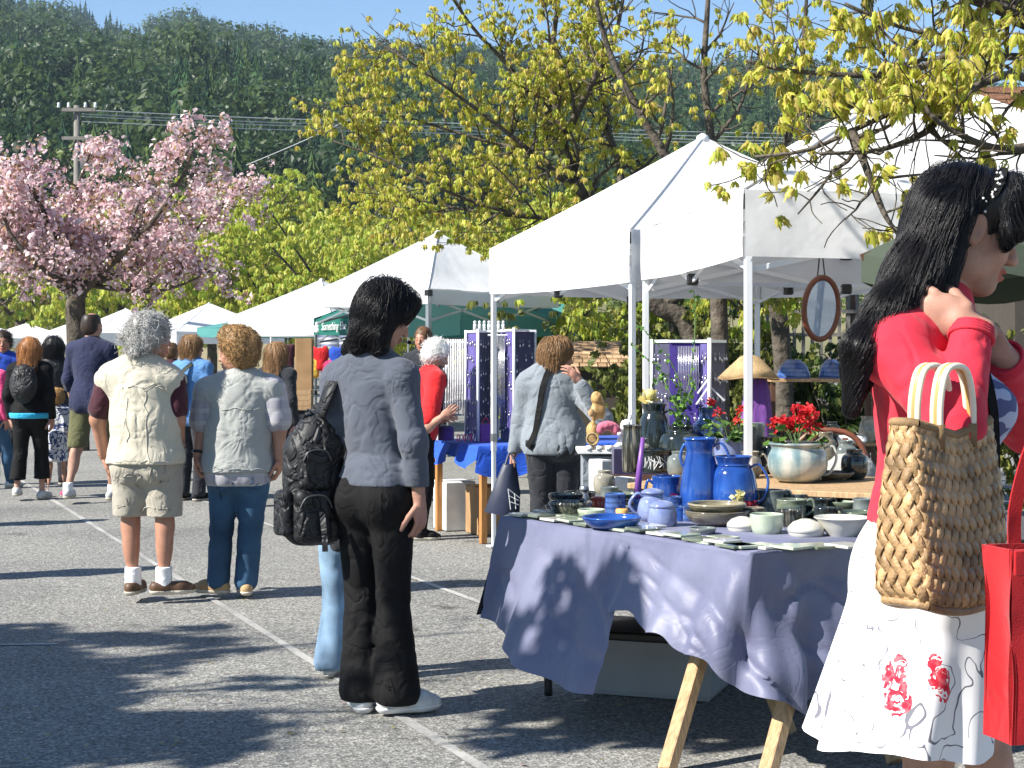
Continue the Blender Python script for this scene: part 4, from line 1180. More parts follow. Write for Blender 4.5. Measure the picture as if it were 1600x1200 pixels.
# ------------------------------------------------------------------ pop-up canopies
def canopy(name, label, corners, apex, top, bot, fabric, legs=(1, 1, 1, 1), legm='white_metal', legw=.034, sag=.06, scallop=0.0, truss=True, group='market canopies', ridge=None, valmat=None, res=18, wave=.012):
    """corners: four ground points (x, y) in order; apex height; top and bottom heights of the valance"""
    c = np.array(corners, float); ctr = c.mean(0); root = thing(name, (ctr[0], ctr[1], 0), label, 'canopy', group)
    ap = np.array([ctr[0], ctr[1], apex]) if ridge is None else np.array(ridge, float)
    mb = MB(); n = res
    for i in range(4):
        a = np.array([*c[i], top]); b = np.array([*c[(i + 1) % 4], top]); P = []
        for u in range(n + 1):
            t = u / n; row = []
            for v in range(n + 1):
                s = v / n; e = a + (b - a) * s; p = e * (1 - t) + ap * t
                w = math.sin(math.pi * s) * (1 - t)
                p[2] -= sag * (w * math.sin(math.pi * min(t * 1.3, 1)) * 1.0 + .25 * math.sin(math.pi * s) * (1 - t)) + sag * .8 * t * (1 - t)
                p[2] += .018 * noise3(p * 2.6) * w + .010 * noise3(np.array([s * 14 + i * 5, t * 2.0, 7.])) * w
                row.append(p)
            P.append(row)
        mb.grid(P)
        # valance
        o = nrm(np.cross(b - a, (0, 0, 1))); P = []
        if (ctr - (a + b)[:2] / 2) @ o[:2] > 0: o = -o
        k = n * 2
        for v in range(k + 1):
            s = v / k; e = a + (b - a) * s; e[2] -= sag * .25 * math.sin(math.pi * s); row = []
            for u in range(6):
                t = u / 5; p = e.copy(); p[2] -= (top - bot) * t * (1 - scallop * abs(math.sin(s * 9 * math.pi)) * .3)
                p += o * (wave * noise3(np.array([s * 9 + i * 7, t * 1.5, 3.])) * t + .006)
                row.append(p)
            P.append(row)
        mb.grid(P)
    cv = mb.build('canopy_cover', M[fabric], root, True)
    for i in range(4):      # welted hip seams
        a = np.array([*c[i], top]); L = []
        for t in np.linspace(0, 1, 14): p = a * (1 - t) + ap * t; p[2] += .004 - sag * .8 * t * (1 - t); L.append(p)
        mb = MB(); mb.tube(L, .007, 5, False); mb.build('hip_seam', M[fabric], cv, True)
    if ridge is None:
        mb = MB(); mb.lathe([(.05, -.03), (.04, .012), (.012, .03)], ap, 10); mb.build('peak_cap', M[fabric], cv, True)
    for i in range(4):
        if not legs[i]: continue
        d = nrm(ctr - c[i]); p = c[i] + d * .03; A = np.stack([np.array([*nrm(c[(i + 1) % 4] - c[i]), 0]), np.array([*nrm(c[(i - 1) % 4] - c[i]), 0]), np.array([0, 0, 1.])], 1)
        z1 = bot + .10
        mb = MB(); mb.box((p[0], p[1], z1 / 2 + .35), (legw / 2, legw / 2, z1 / 2 - .35), A, .003)
        mb.box((p[0], p[1], .42), (legw * .40, legw * .40, .40), A, .003); mb.box((p[0], p[1], .01), (.045, .045, .006), A, .002)
        lg = mb.build('leg', M[legm], root)
        mb = MB(); mb.box((p[0], p[1], .80), (legw * .62, legw * .62, .03), A, .004); mb.build('clamp', M['black_plastic' if legm != 'white_metal' else 'grey_metal'], lg)
        mb = MB(); mb.box((p[0], p[1], top - .05), (legw * .7, legw * .7, .035), A, .006); mb.build('corner_bracket', M['black_plastic'], root)
    if truss:
        for i in range(4):
            a = np.array([*(c[i] + nrm(ctr - c[i]) * .05), top - .10]); b = np.array([*(c[(i + 1) % 4] + nrm(ctr - c[(i + 1) % 4]) * .05), top - .10]); m = (a + b) / 2
            for (p, q) in ((a, m + np.array([0, 0, -.26])), (a + np.array([0, 0, -.26]), m), (m, b + np.array([0, 0, -.26])), (m + np.array([0, 0, -.26]), b)):
                mb = MB(); mb.bar(p, q, .012, .026, ch=.002); mb.build('truss_bar', M[legm], root)
            mb = MB(); mb.box(m + np.array([0, 0, -.04]), (.035, .035, .035), None, .008); mb.box(m + np.array([0, 0, -.25]), (.03, .03, .03), None, .008); mb.build('joint', M['black_plastic'], root)
            mp = np.array([ctr[0], ctr[1], top + .02]); mb = MB(); mb.bar(m, mp, .012, .026); mb.build('truss_bar', M[legm], root)
        mb = MB(); mb.tube([(ctr[0], ctr[1], top - .15), (ctr[0], ctr[1], apex - .03)], .02, 8); mb.build('centre_pole', M[legm], root)
    return root

def sq(c1, c2, d=None):
    c1 = np.array(c1, float); c2 = np.array(c2, float); v = c2 - c1; w = np.array([-v[1], v[0]])
    if w[0] < 0: w = -w
    if d: w = nrm(w) * d
    return [c1, c2, c2 + w, c1 + w]

canopy('canopy', 'white canopy over the jewellery stall, second nearest to the camera', sq((-.16, 12.1), (.715, 10.02)), 2.90, 2.16, 1.84, 'white_fabric')
canopy('canopy', 'nearest white canopy with leaf shadows on it, over the pottery stall', sq((.775, 9.95), (1.045, 7.47)), 2.90, 2.15, 1.85, 'white_fabric')
canopy('canopy', 'white canopy with one dark grey pole, behind the jewellery stall', [(-2.34, 19.6), (-.92, 18.3), (.55, 19.9), (-.87, 22.6)], 2.86, 2.12, 1.95, 'white_fabric', legs=(0, 1, 0, 1), legm='grey_metal', legw=.05)
g = canopy('canopy', 'dark green canopy with white lettering on its valance', [(-3.0, 25.2), (-1.9, 23.0), (.9, 24.0), (-.2, 26.4)], 2.62, 1.92, 1.68, 'green_fabric', legs=(1, 1, 0, 1), legm='grey_metal')
canopy('canopy', 'teal open sided canopy behind the purple display screens', [(-1.6, 21.5), (-.6, 19.6), (1.05, 20.4), (-.05, 22.4)], 2.35, 1.86, 1.62, 'teal_fabric', legs=(0, 0, 1, 0), legm='grey_metal', truss=False)
canopy('canopy', 'white canopy with a striped side valance, beside the green one', [(-5.2, 30.5), (-3.1, 28.6), (-1.9, 30.9), (-3.9, 33.0)], 2.75, 2.05, 1.72, 'white_fabric', truss=False)
canopy('canopy', 'low pale teal canopy between the far white canopies', [(-7.0, 37.0), (-5.0, 34.5), (-2.8, 36.5), (-4.6, 39.0)], 2.35, 1.95, 1.75, 'teal_fabric', truss=False)
canopy('canopy', 'white peaked canopy above the sandy haired person', [(-12.2, 54.0), (-10.2, 50.6), (-7.2, 52.6), (-9.2, 56.0)], 2.98, 2.05, 1.7, 'white_fabric', truss=False, res=8)
canopy('canopy', 'white peaked canopy right of the cherry bole', [(-16.6, 61.5), (-14.6, 58.0), (-11.6, 60.0), (-13.6, 63.5)], 3.0, 2.1, 1.7, 'white_fabric', truss=False, res=8)
canopy('canopy', 'white canopy left of the cherry bole', [(-20.4, 71), (-18.2, 67.5), (-15.2, 69.5), (-17.4, 73)], 2.95, 2.1, 1.7, 'white_fabric', truss=False, res=8)
canopy('canopy', 'low white canopy roof at the far left', [(-27.0, 84), (-24.6, 80.5), (-21.6, 82.5), (-24, 86)], 2.85, 2.1, 1.7, 'white_fabric', truss=False, res=8)
canopy('canopy', 'smallest white canopy roof at the left edge', [(-31.8, 95), (-29.4, 91.5), (-26.4, 93.5), (-28.8, 97)], 2.8, 2.1, 1.7, 'white_fabric', truss=False, res=8)

def text(body, loc, size, R, m, parent, name='lettering', ext=.002):
    cu = bpy.data.curves.new(name, 'FONT'); cu.body = body; cu.size = size; cu.extrude = ext; cu.align_x = 'LEFT'; cu.shear = .25
    o = bpy.data.objects.new(name, cu); COL.objects.link(o); cu.materials.append(m)
    bpy.context.view_layer.update()
    me = bpy.data.meshes.new_from_object(o.evaluated_get(bpy.context.evaluated_depsgraph_get()))
    bpy.data.objects.remove(o); p = np.array(loc) - org(parent); A = np.asarray(R)
    V = np.array([v.co[:] for v in me.vertices]) @ A.T + p
    me.vertices.foreach_set('co', V.astype(np.float32).ravel()); me.update(); me.materials.clear()
    return link_mesh(name, me, m, parent)
a = np.array([-3.0, 25.2, 1.80]); b = np.array([-1.9, 23.0, 1.80]); d = nrm(b - a); up = np.array([0, 0, 1.]); nn = np.cross(d, up)
if nn[1] > 0: nn = -nn
text('Something Else', a + d * .42 + nn * .035 + up * -.055, .17, np.stack([d, up, nn], 1), M['white_plastic'], g)
mb = MB()
for (dz, r_) in ((-.05, .05), (.0, .04), (.045, .03)): mb.ball(a + d * .22 + nn * .03 + up * dz, (r_, .012, r_), 10, 6)
mb.build('emblem', M['white_plastic'], g, True)
# striped side cloth on the white canopy
m, nt, bb = newmat('stripes'); tc = N(nt, 'ShaderNodeTexCoord'); sp = N(nt, 'ShaderNodeSeparateXYZ'); nt.links.new(tc.outputs['Object'], sp.inputs[0])
mu = N(nt, 'ShaderNodeMath', operation='MULTIPLY'); mu.inputs[1].default_value = 13.0; nt.links.new(sp.outputs[2], mu.inputs[0])
fr = N(nt, 'ShaderNodeMath', operation='FRACT'); nt.links.new(mu.outputs[0], fr.inputs[0]); r_ = ramp(nt, fr.outputs[0], [(.40, (.74, .74, .76)), (.46, (.25, .28, .42))]); nt.links.new(r_.outputs[0], bb.inputs['Base Color'])
o = thing('side_curtain', at(515, 545, 27.5), 'white side curtain with grey blue stripes beside the green canopy', 'curtain')
mb = MB(); mb.grid([[at(494 + i * 8, 506, 27.6) + np.array([0, .03 * math.sin(i * 1.7), 0]), at(494 + i * 8, 543, 27.6) + np.array([0, .04 * math.sin(i * 1.7), 0])] for i in range(8)])
mb.build('curtain_cloth', m, o, True); mb = MB(); mb.tube([at(490, 505, 27.6), at(554, 505, 27.6)], .02, 6); mb.build('rail', M['white_metal'], o)

# umbrella behind the woman in red
def umbrella():
    c = np.array([1.93, 5.1, 0]); root = thing('market_umbrella', c, 'grey green market umbrella behind the woman in red', 'umbrella')
    n = 8; R_ = .86; z0, z1 = 1.72, 2.00; mb = MB(); rim = []
    for i in range(n):
        a0 = 2 * math.pi * i / n + math.pi; a1 = a0 + 2 * math.pi / n
        p0 = np.array([c[0] + R_ * math.cos(a0), c[1] + R_ * math.sin(a0), z0]); p1 = np.array([c[0] + R_ * math.cos(a1), c[1] + R_ * math.sin(a1), z0]); ap = np.array([c[0], c[1], z1]); P = []
        for u in range(7):
            t = u / 6; row = []
            for v in range(9):
                s = v / 8; e = p0 + (p1 - p0) * s; q = e * (1 - t) + ap * t; q[2] -= .05 * math.sin(math.pi * s) * (1 - t) - .07 * t * (1 - t) * 2
                q[:2] = c[:2] + (q[:2] - c[:2]) * (1 - .09 * math.sin(math.pi * s) * (1 - t)); row.append(q)
            P.append(row)
        mb.grid(P); rim.append(p0)
        V = []
        for v in range(9):
            s = v / 8; e = p0 + (p1 - p0) * s; e[:2] = c[:2] + (e[:2] - c[:2]) * (1 - .09 * math.sin(math.pi * s)); e[2] -= .05 * math.sin(math.pi * s); V.append([e, e + np.array([0, 0, -.085])])
        mb.grid(V)
    mb.build('canopy_cover', M['sage_fabric'], root, True)
    mb = MB(); mb.tube([(c[0], c[1], 0), (c[0], c[1], z1 + .04)], .02, 8); mb.build('pole', M['wood'], root)
    for p in rim:
        mb = MB(); mb.bar(p + np.array([0, 0, -.01]), (c[0], c[1], z1 - .03), .016, .02); mb.build('rib', M['wood_dark'], root)
umbrella()

# ------------------------------------------------------------------ pottery stall tables
E0 = np.array([-.03, 6.75]); E1 = np.array([.79, 5.48]); ED = (E1 - E0) / np.linalg.norm(E1 - E0); EN = np.array([-ED[1], ED[0]]);
if EN[0] < 0: EN = -EN
EL = np.linalg.norm(E1 - E0); TZ = .75
def tp(s, t, z=0.0):
    """point on the pottery table: s metres along the front edge, t metres back from it, z above the top"""
    p = E0 + ED * s + EN * t; return np.array([p[0], p[1], TZ + z])
def on_table(px, t, z=0.0):
    """point on the table t metres behind the front edge and z above the top that lies on the sight line of photo column px"""
    k = (px - 800) / F; A = np.array([[ED[0] - k * ED[1]]]); s = -((E0[0] + EN[0] * t) - k * (E0[1] + EN[1] * t)) / (ED[0] - k * ED[1]); return tp(s, t, z)
AX = np.stack([np.array([ED[0], ED[1], 0]), np.array([EN[0], EN[1], 0]), np.array([0, 0, 1.])], 1)

def potted_table():
    t = thing('trestle_table', (*((E0 + E1) / 2 + EN * .4), 0), 'long trestle table under the blue purple cloth of the pottery stall', 'table')
    mb = MB(); mb.box(tp(EL / 2, .40, -.022), (EL / 2 - .01, .40, .016), AX, .003); mb.build('tabletop', M['wood'], t)
    def leg(a, b): mb = MB(); mb.bar(a, b, .062, .040, up=(EN[0], EN[1], 0), ch=.004); mb.build('leg', M['wood'], t)
    ps = [(at(1135, 880, 5.92), gp(1042, 1208)), (at(1285, 885, 5.80), gp(1195, 1230)), (at(1150, 930, 6.2), gp(1232, 1150)), (at(1330, 900, 6.1), gp(1400, 1195))]
    for a, b in ps: leg(a, np.array([b[0], b[1], 0.01]))
    mb = MB(); p0 = at(857, 1090, 6.83); p0[2] = .01; mb.tube(curve([p0, p0 + np.array([0, 0, .10]), at(866, 1042, 6.83), at(885, 1028, 6.86), at(985, 1015, 7.1)], 18), .017, 8); mb.build('steel_leg', M['black_plastic'], t, True)
    mb = MB(); mb.bar(at(1120, 985, 6.0), at(1260, 985, 5.9), .04, .06); mb.build('brace', M['wood'], t)
potted_table()

def cloth_mat():
    m, nt, b = newmat('blue_cloth'); tc = N(nt, 'ShaderNodeTexCoord'); co = tc.outputs['Object']
    n = N(nt, 'ShaderNodeTexNoise', Scale=3.2, Detail=6.0, Roughness=.62); nt.links.new(co, n.inputs['Vector'])
    r = ramp(nt, n.outputs[0], [(.3, (.10, .104, .175)), (.7, (.16, .168, .25))]); nt.links.new(r.outputs[0], b.inputs['Base Color'])
    b.inputs['Roughness'].default_value = .50; b.inputs['Specular IOR Level'].default_value = .45; b.inputs['Sheen Weight'].default_value = .2
    n2 = N(nt, 'ShaderNodeTexNoise', Scale=26.0, Detail=4.0, Distortion=1.2); nt.links.new(co, n2.inputs['Vector'])
    bp = N(nt, 'ShaderNodeBump', Strength=.12, Distance=.008); nt.links.new(n2.outputs[0], bp.inputs['Height'])
    n3 = N(nt, 'ShaderNodeTexNoise', Scale=4.5, Detail=2.0, Distortion=1.4); nt.links.new(co, n3.inputs['Vector']); s_ = N(nt, 'ShaderNodeMath', operation='SUBTRACT'); s_.inputs[1].default_value = .5; nt.links.new(n3.outputs[0], s_.inputs[0]); a_ = N(nt, 'ShaderNodeMath', operation='ABSOLUTE'); nt.links.new(s_.outputs[0], a_.inputs[0])
    r2 = ramp(nt, a_.outputs[0], [(0, (0, 0, 0)), (.05, (1, 1, 1))]); bq = N(nt, 'ShaderNodeBump', Strength=.10, Distance=.008); nt.links.new(r2.outputs[0], bq.inputs['Height']); nt.links.new(bq.outputs[0], bp.inputs['Normal']); nt.links.new(bp.outputs[0], b.inputs['Normal'])
    return m
M['blue_cloth'] = cloth_mat(); M['dark_cloth'] = simple('dark_cloth', (.012, .014, .030), .6)
M['blue_felt'] = cloth('blue_felt', (.015, .085, .52), .8, .12)

def drape(name, label, s0, s1, hem, out, fold, z0=0.0, ns=70, nt_=30, topd=.8, seed=0.0, off=.0, m='blue_cloth'):
    """cloth lying on the table top and hanging over the front edge; hem(u) drop, out(u) push outward"""
    o = thing(name, tp((s0 + s1) / 2, 0), label, 'tablecloth', 'blue purple tablecloths')
    P = []
    for i in range(ns + 1):
        u = i / ns; s = s0 + (s1 - s0) * u; row = []
        for k in (1, .6, .2, .03): row.append(tp(s, topd * k, .004 + z0 + .0015 * noise3(np.array([s * 12, k * 9, seed]))))
        H_, O_ = hem(u), out(u)
        for j in range(nt_ + 1):
            v = j / nt_; d = H_ * v
            f = fold * v ** .9 * (math.sin(u * 15 + 1.5 * math.sin(u * 6 + seed) + seed) * .6 + math.sin(u * 31 + seed * 2 + v) * .25) + .010 * v * noise3(np.array([s * 5 + v * 2, v * 2.5, seed + 2]))
            crease = .014 * (1 - abs(noise3(np.array([s * 6 - v * 2.4, v * 3.2, seed + 5])))) ** 4 * min(v * 4, 1)
            p = tp(s + .03 * v * math.sin(u * 9 + seed), -(.006 + off + O_ * v ** 1.25 + f - crease + .01 * math.sin(min(v * 8, 1) * math.pi / 2)), z0 + .004 - d - .012 * (1 - math.cos(min(v * 8, 1) * math.pi / 2)) * 0)
            row.append(p)
        P.append(row)
    mb = MB(); mb.grid(P); mb.build('cloth_sheet', M[m], o, True); return o
lerp = np.interp
# left cloth
c1 = drape('tablecloth', 'left tablecloth, slanting hem, its dark end hanging at the table corner', -.02, .86, lambda u: lerp(u, [0, .2, .5, .8, 1], [.40, .43, .51, .56, .56]), lambda u: lerp(u, [0, .5, 1], [.10, .20, .16]), .035, seed=1.0)
mb = MB(); P = []
for i in range(16):
    u = i / 15; row = []
    for j in range(14):
        v = j / 13; row.append(tp(-.022 - (.10 * v ** 1.2 + .02 * v * math.sin(u * 11)), .78 * u - .06 * v * (1 - u), .003 - (.41 + .05 * u) * v))
    P.append(row)
mb.grid(P, flip=True); mb.build('end_flap', M['dark_cloth'], c1, True)  # end flap in one even near-black colour
# right cloth, wrapping the near corner
def right_cloth():
    o = thing('tablecloth', tp(1.2, 0), 'right tablecloth bunched round the near corner of the pottery table', 'tablecloth', 'blue purple tablecloths')
    Lf = EL - .80; Le = .62; ns = 110; nt_ = 34; P = []
    tot = Lf + Le; seed = 4.0
    for i in range(ns + 1):
        q = tot * i / ns; row = []
        if q < Lf: s, t, nx, nv = .80 + q, 0.0, 0, np.array([-EN[0], -EN[1], 0])
        else: s, t, nx, nv = EL, q - Lf, 1, np.array([ED[0], ED[1], 0])
        w = np.clip((q - Lf) / .14 * .5 + .5, 0, 1); nv = nrm(np.array([-EN[0], -EN[1], 0]) * (1 - w) + np.array([ED[0], ED[1], 0]) * w)
        x = q / tot
        drop = lerp(q, [0, .15, Lf - .3, Lf - .1, Lf + .02, Lf + .16, Lf + .3, tot], [.25, .27, .33, .37, .46, .53, .46, .40])
        drop += .015 * math.sin(q * 30)
        outw = lerp(q, [0, Lf - .25, Lf, Lf + .2, tot], [.09, .11, .13, .10, .07])
        gath = math.exp(-((q - Lf - .06) / .17) ** 2)
        row.append(tp(.80 + min(q, Lf), .72, .009)) if q < Lf else row.append(tp(max(.85, EL - .4), min(.7, t + .2), .009))
        for j in range(nt_ + 1):
            v = j / nt_; d = drop * v
            f = (.016 + .05 * gath) * v * (math.sin(q * 26 + v * 1.5 + seed) + .4 * math.sin(q * 57 + 2)) + .012 * v * noise3(np.array([q * 5 + v * 2, v * 3, 9.]))
            cr = (.010 + .035 * gath) * (1 - abs(noise3(np.array([q * 7 - v * 4.4, v * 2.5 + q * 2, 15.])))) ** 6 * min(v * 4, 1)
            sway = nrm(np.array([ED[0], ED[1], 0])) * (-.06 * v * gath)
            p = tp(s, t, .010 - d) + nv * (.010 + outw * v ** 1.2 + f - cr) + sway
            row.append(p)
        P.append(row)
    mb = MB(); mb.grid(P); mb.build('cloth_sheet', M['blue_cloth'], o, True)
right_cloth()
# boxes under the table
M['clear_tub'] = simple('clear_tub', (.34, .36, .38), .3, .5, .05)
def tub(label, c, h, yaw, m, lid=None):
    o = thing('storage_tub', (c[0], c[1], 0), label, 'tub'); A = frame(yaw); mb = MB()
    z0, z1 = .005, h[2]; w0, w1 = .9, 1.0; V = []
    for z, k in ((z0, w0), (z0 + .02, w0 + .03), (z1, w1)):
        for (a, b) in ((-1, -1), (1, -1), (1, 1), (-1, 1)): V.append(np.array(c) * np.array([1, 1, 0]) + A @ np.array([a * h[0] * k, b * h[1] * k, z]))
    Fs = [(3, 2, 1, 0)] + [(4 * i + j, 4 * i + (j + 1) % 4, 4 * i + 4 + (j + 1) % 4, 4 * i + 4 + j) for i in range(2) for j in range(4)] + [(8, 9, 10, 11)]
    mb.add(V, Fs); mb.build('tub_body', M[m], o)
    mb = MB(); mb.box((c[0], c[1], z1 + .012), (h[0] * 1.05, h[1] * 1.05, .018), A, .008); mb.build('lid', M[lid or m], o)
    return o
c = gp(1030, 1092); tub('grey plastic storage tub with a dark base under the pottery table', (c[0], c[1] + .18, 0), (.30, .20, .24), 20, 'clear_tub', 'black_plastic')
c = gp(905, 1062); tub('small white tub behind the black steel table leg', (c[0], c[1] + .1, 0), (.11, .13, .13), 10, 'white_plastic')
c = gp(1120, 1075); tub('second grey tub further right under the pottery table', (c[0], c[1] + .35, 0), (.28, .2, .30), 5, 'clear_tub')
# rear table with plank shelf
def rear():
    t = thing('display_table', tp(.65, 1.3) * np.array([1, 1, 0]), 'rear table of the pottery stall under the plank shelf', 'table')
    mb = MB(); mb.box(tp(.70, 1.325, -.019), (.95, .51, .015), AX, .003); mb.build('rear_top', M['dark_linen'], t)
    for s, q in ((-.2, .9), (1.55, .9), (-.2, 1.75), (1.55, 1.75)): mb = MB(); p = tp(s, q); mb.bar((p[0], p[1], 0.005), (p[0], p[1], TZ - .036), .04, .04); mb.build('leg', M['wood_dark'], t)
    A = np.array([.50, 7.243]); B = np.array([1.52, 6.66]); d = (B - A) / np.linalg.norm(B - A); n = np.array([-d[1], d[0]]); n = n if n[1] > 0 else -n; L = np.linalg.norm(B - A); Ax = np.stack([np.array([*d, 0]), np.array([*n, 0]), np.array([0, 0, 1.])], 1)
    sh = thing('display_shelf', (*((A + B) / 2 + n * .5), TZ), 'low plank shelf on dark blocks carrying the tall pots of the pottery stall', 'shelf'); q3 = lambda s, w, z: np.array([*(A + d * s + n * w), TZ + z])
    for k in range(3): mb = MB(); mb.box(q3(L / 2, .15 + .305 * k, .087 - .001 * k), (L / 2 + .03 * (k % 2), .148, .0125), Ax, .003); mb.build('plank', M['wood'], sh)
    for s in (.08, L / 2, L - .08):
        for w in (.12, .74): mb = MB(); mb.box(q3(s, w, .036), (.045, .07, .0375), Ax, .003); mb.build('block', M['wood_dark'], sh)
M['dark_linen'] = cloth('dark_linen', (.035, .032, .03), .9)
rear()
# ------------------------------------------------------------------ pottery
def glaze(name, cols, scale=7.0, stretch=(1, 1, .6), rough=.12, stripes=0.0, spec=.6):
    m, nt, b = newmat(name); tc = N(nt, 'ShaderNodeTexCoord'); mp = N(nt, 'ShaderNodeMapping'); mp.inputs['Scale'].default_value = stretch
    nt.links.new(tc.outputs['Object'], mp.inputs[0]); n = N(nt, 'ShaderNodeTexNoise', Scale=scale, Detail=5.0, Distortion=.6); nt.links.new(mp.outputs[0], n.inputs['Vector'])
    k = len(cols); r = ramp(nt, n.outputs[0], [(.30 + .4 * i / max(1, k - 1), c) for i, c in enumerate(cols)]); out = r.outputs[0]
    if stripes:
        w = N(nt, 'ShaderNodeTexWave', Scale=stripes, Distortion=1.2); w.bands_direction = 'Z'; nt.links.new(tc.outputs['Object'], w.inputs['Vector'])
        rr = ramp(nt, w.outputs[0], [(.55, (1, 1, 1)), (.8, (.45, .45, .5))]); out = mixc(nt, .8, out, rr.outputs[0], 'MULTIPLY')
    n2 = N(nt, 'ShaderNodeTexNoise', Scale=260.0, Detail=2.0); nt.links.new(tc.outputs['Object'], n2.inputs['Vector'])
    sp = ramp(nt, n2.outputs[0], [(.30, (.72, .72, .72)), (.42, (1, 1, 1))]); out = mixc(nt, .6, out, mixc(nt, 1.0, out, sp.outputs[0], 'MULTIPLY'))
    nt.links.new(out, b.inputs['Base Color']); b.inputs['Roughness'].default_value = rough; b.inputs['Specular IOR Level'].default_value = spec; b.inputs['Coat Weight'].default_value = .3; b.inputs['Coat Roughness'].default_value = .05
    bp = N(nt, 'ShaderNodeBump', Strength=.12, Distance=.004); nt.links.new(n.outputs[0], bp.inputs['Height']); nt.links.new(bp.outputs[0], b.inputs['Normal'])
    return m
M['g_cobalt'] = glaze('cobalt_glaze', [(.010, .035, .17), (.018, .075, .32), (.035, .11, .38)], 8)
M['g_blue'] = glaze('blue_glaze', [(.03, .06, .18), (.06, .13, .36), (.14, .22, .42)], 9, stripes=14)
M['g_lilac'] = glaze('lilac_glaze', [(.12, .15, .34), (.22, .27, .45), (.34, .38, .50)], 9)
M['g_dark'] = glaze('dark_glaze', [(.010, .013, .014), (.020, .028, .028), (.05, .06, .05)], 9)
M['g_streak'] = glaze('streak_glaze', [(.012, .013, .012), (.03, .03, .025), (.26, .24, .18)], 9, (9, 9, .5))
M['g_green'] = glaze('green_glaze', [(.05, .07, .05), (.13, .16, .11), (.28, .30, .22)], 9, (1, 1, 3))
M['g_brown'] = glaze('brown_glaze', [(.07, .06, .045), (.16, .14, .10), (.26, .22, .15)], 8, (1, 1, 5))
M['g_celadon'] = glaze('celadon_glaze', [(.28, .34, .26), (.42, .48, .36), (.55, .56, .45)], 8)
M['g_cream'] = glaze('cream_glaze', [(.48, .45, .38), (.62, .60, .52), (.70, .68, .62)], 6)
M['g_teal'] = glaze('teal_glaze', [(.07, .12, .14), (.17, .25, .26), (.44, .45, .40), (.56, .55, .48)], 7)
M['g_slate'] = glaze('slate_glaze', [(.09, .11, .11), (.16, .18, .17), (.26, .27, .23)], 8)
M['g_tan'] = glaze('tan_glaze', [(.20, .19, .15), (.30, .28, .22), (.38, .36, .30)], 8)
M['g_red'] = glaze('red_glaze', [(.30, .03, .02), (.50, .07, .03), (.55, .15, .06)], 9)
M['g_brown2'] = glaze('tan_brown_glaze', [(.11, .10, .06), (.24, .21, .13), (.34, .30, .20)], 8, (1, 1, 5))
M['g_inside'] = glaze('inside_glaze', [(.12, .13, .10), (.22, .22, .17), (.3, .3, .24)], 8)
M['clay'] = simple('clay', (.25, .13, .07), .8, .2, .2, 20)
M['green_leaf'] = leafmat('green_leaf', .25, .5); M['flower'] = leafmat('flower', .3, .6)

def pot(name, label, px, t, prof, m, z=0.0, handles=(), rim=None, group=None, foot=True, cat=None, sx=1.0, n=32, rims=(), at_=None):
    """thrown pot: prof is the outer outline (radius, height), open at the top with a wall; handles are (side angle deg, z0, z1, reach)"""
    p = (gp(px, t, TZ + z) if t > 50 else on_table(px, t, z)) if at_ is None else np.asarray(at_, float)
    o = thing(name, p, label, cat or name, group); mb = MB()
    pr = curve([(r, h, 0) for r, h in prof], 6 * len(prof))[:, :2]; pr = [(max(a, .002), b) for a, b in pr]
    wall = .0055; inner = [(max(a - wall, .002), b) for a, b in pr[::-1] if b > prof[0][1] + .012]
    full = [(.002, 0)] + list(pr) + [(pr[-1][0] - wall * .5, pr[-1][1] + .0025)] + inner + [(.002, prof[0][1] + .012)]
    mb.lathe(full, p, n, sx, 1.0, .004); bo = mb.build('body', M[m], o, True)
    for (zz, rr) in rims:
        mb = MB(); a = np.linspace(0, 2 * math.pi, n + 1); mb.tube([p + np.array([rr * sx * math.cos(q), rr * math.sin(q), zz]) for q in a], .0035, 6, False); mb.build('ring', M[m], o, True)
    for (ang, z0, z1, reach) in handles:
        a = math.radians(ang); d = np.array([math.cos(a), math.sin(a), 0])
        rad = lambda h: np.interp(h, [q[1] for q in pr], [q[0] for q in pr])
        up = np.array([0, 0, 1.]); r0, r1 = rad(z0) - .003, rad(z1) - .003
        L = curve([p + d * r1 + up * z1, p + d * (r1 + reach * .75) + up * (z1 + .012), p + d * (max(r0, r1) + reach) + up * (z1 * .62 + z0 * .38), p + d * (r0 + reach * .55) + up * (z0 + .012), p + d * r0 + up * z0], 20)
        mb = MB(); side = np.cross(d, up); k = .0075
        for q in (-1, 0, 1): mb.tube(L + side * q * k * .9, k * .72 if q else k * .8, 7)
        mb.build('handle', M[m], o, True)
    return o, p

def lid(o, p, z, r, h, m, knob=True):
    mb = MB(); pr = [(r, z), (r * .96, z + h * .35), (r * .7, z + h * .75), (r * .25, z + h)] + ([(r * .14, z + h * 1.1), (r * .2, z + h * 1.35), (r * .1, z + h * 1.5)] if knob else [(.002, z + h * 1.02)])
    mb.lathe(pr, p, 28); return mb.build('lid', M[m], o, True)

BOWL = lambda r, h: [(r * .45, 0), (r * .50, .006), (r * .78, h * .35), (r * .96, h * .75), (r, h)]
MUG = lambda r, h: [(r * .88, 0), (r * .98, h * .1), (r, h * .45), (r * .95, h * .8), (r, h)]
PIT = lambda r, h: [(r * .80, 0), (r * .98, h * .12), (r, h * .35), (r * .82, h * .66), (r * .68, h * .82), (r * .74, h * .93), (r * .82, h)]
JUG = lambda r, h: [(r * .66, 0), (r * .92, h * .16), (r, h * .42), (r * .86, h * .72), (r * .66, h * .86), (r * .70, h * .94), (r * .78, h)]
JAR = lambda r, h: [(r * .70, 0), (r * .94, h * .2), (r, h * .5), (r * .9, h * .76), (r * .6, h * .88), (r * .62, h)]
DOME = lambda r, h: [(r * .72, 0), (r * .90, h * .18), (r, h * .42)]

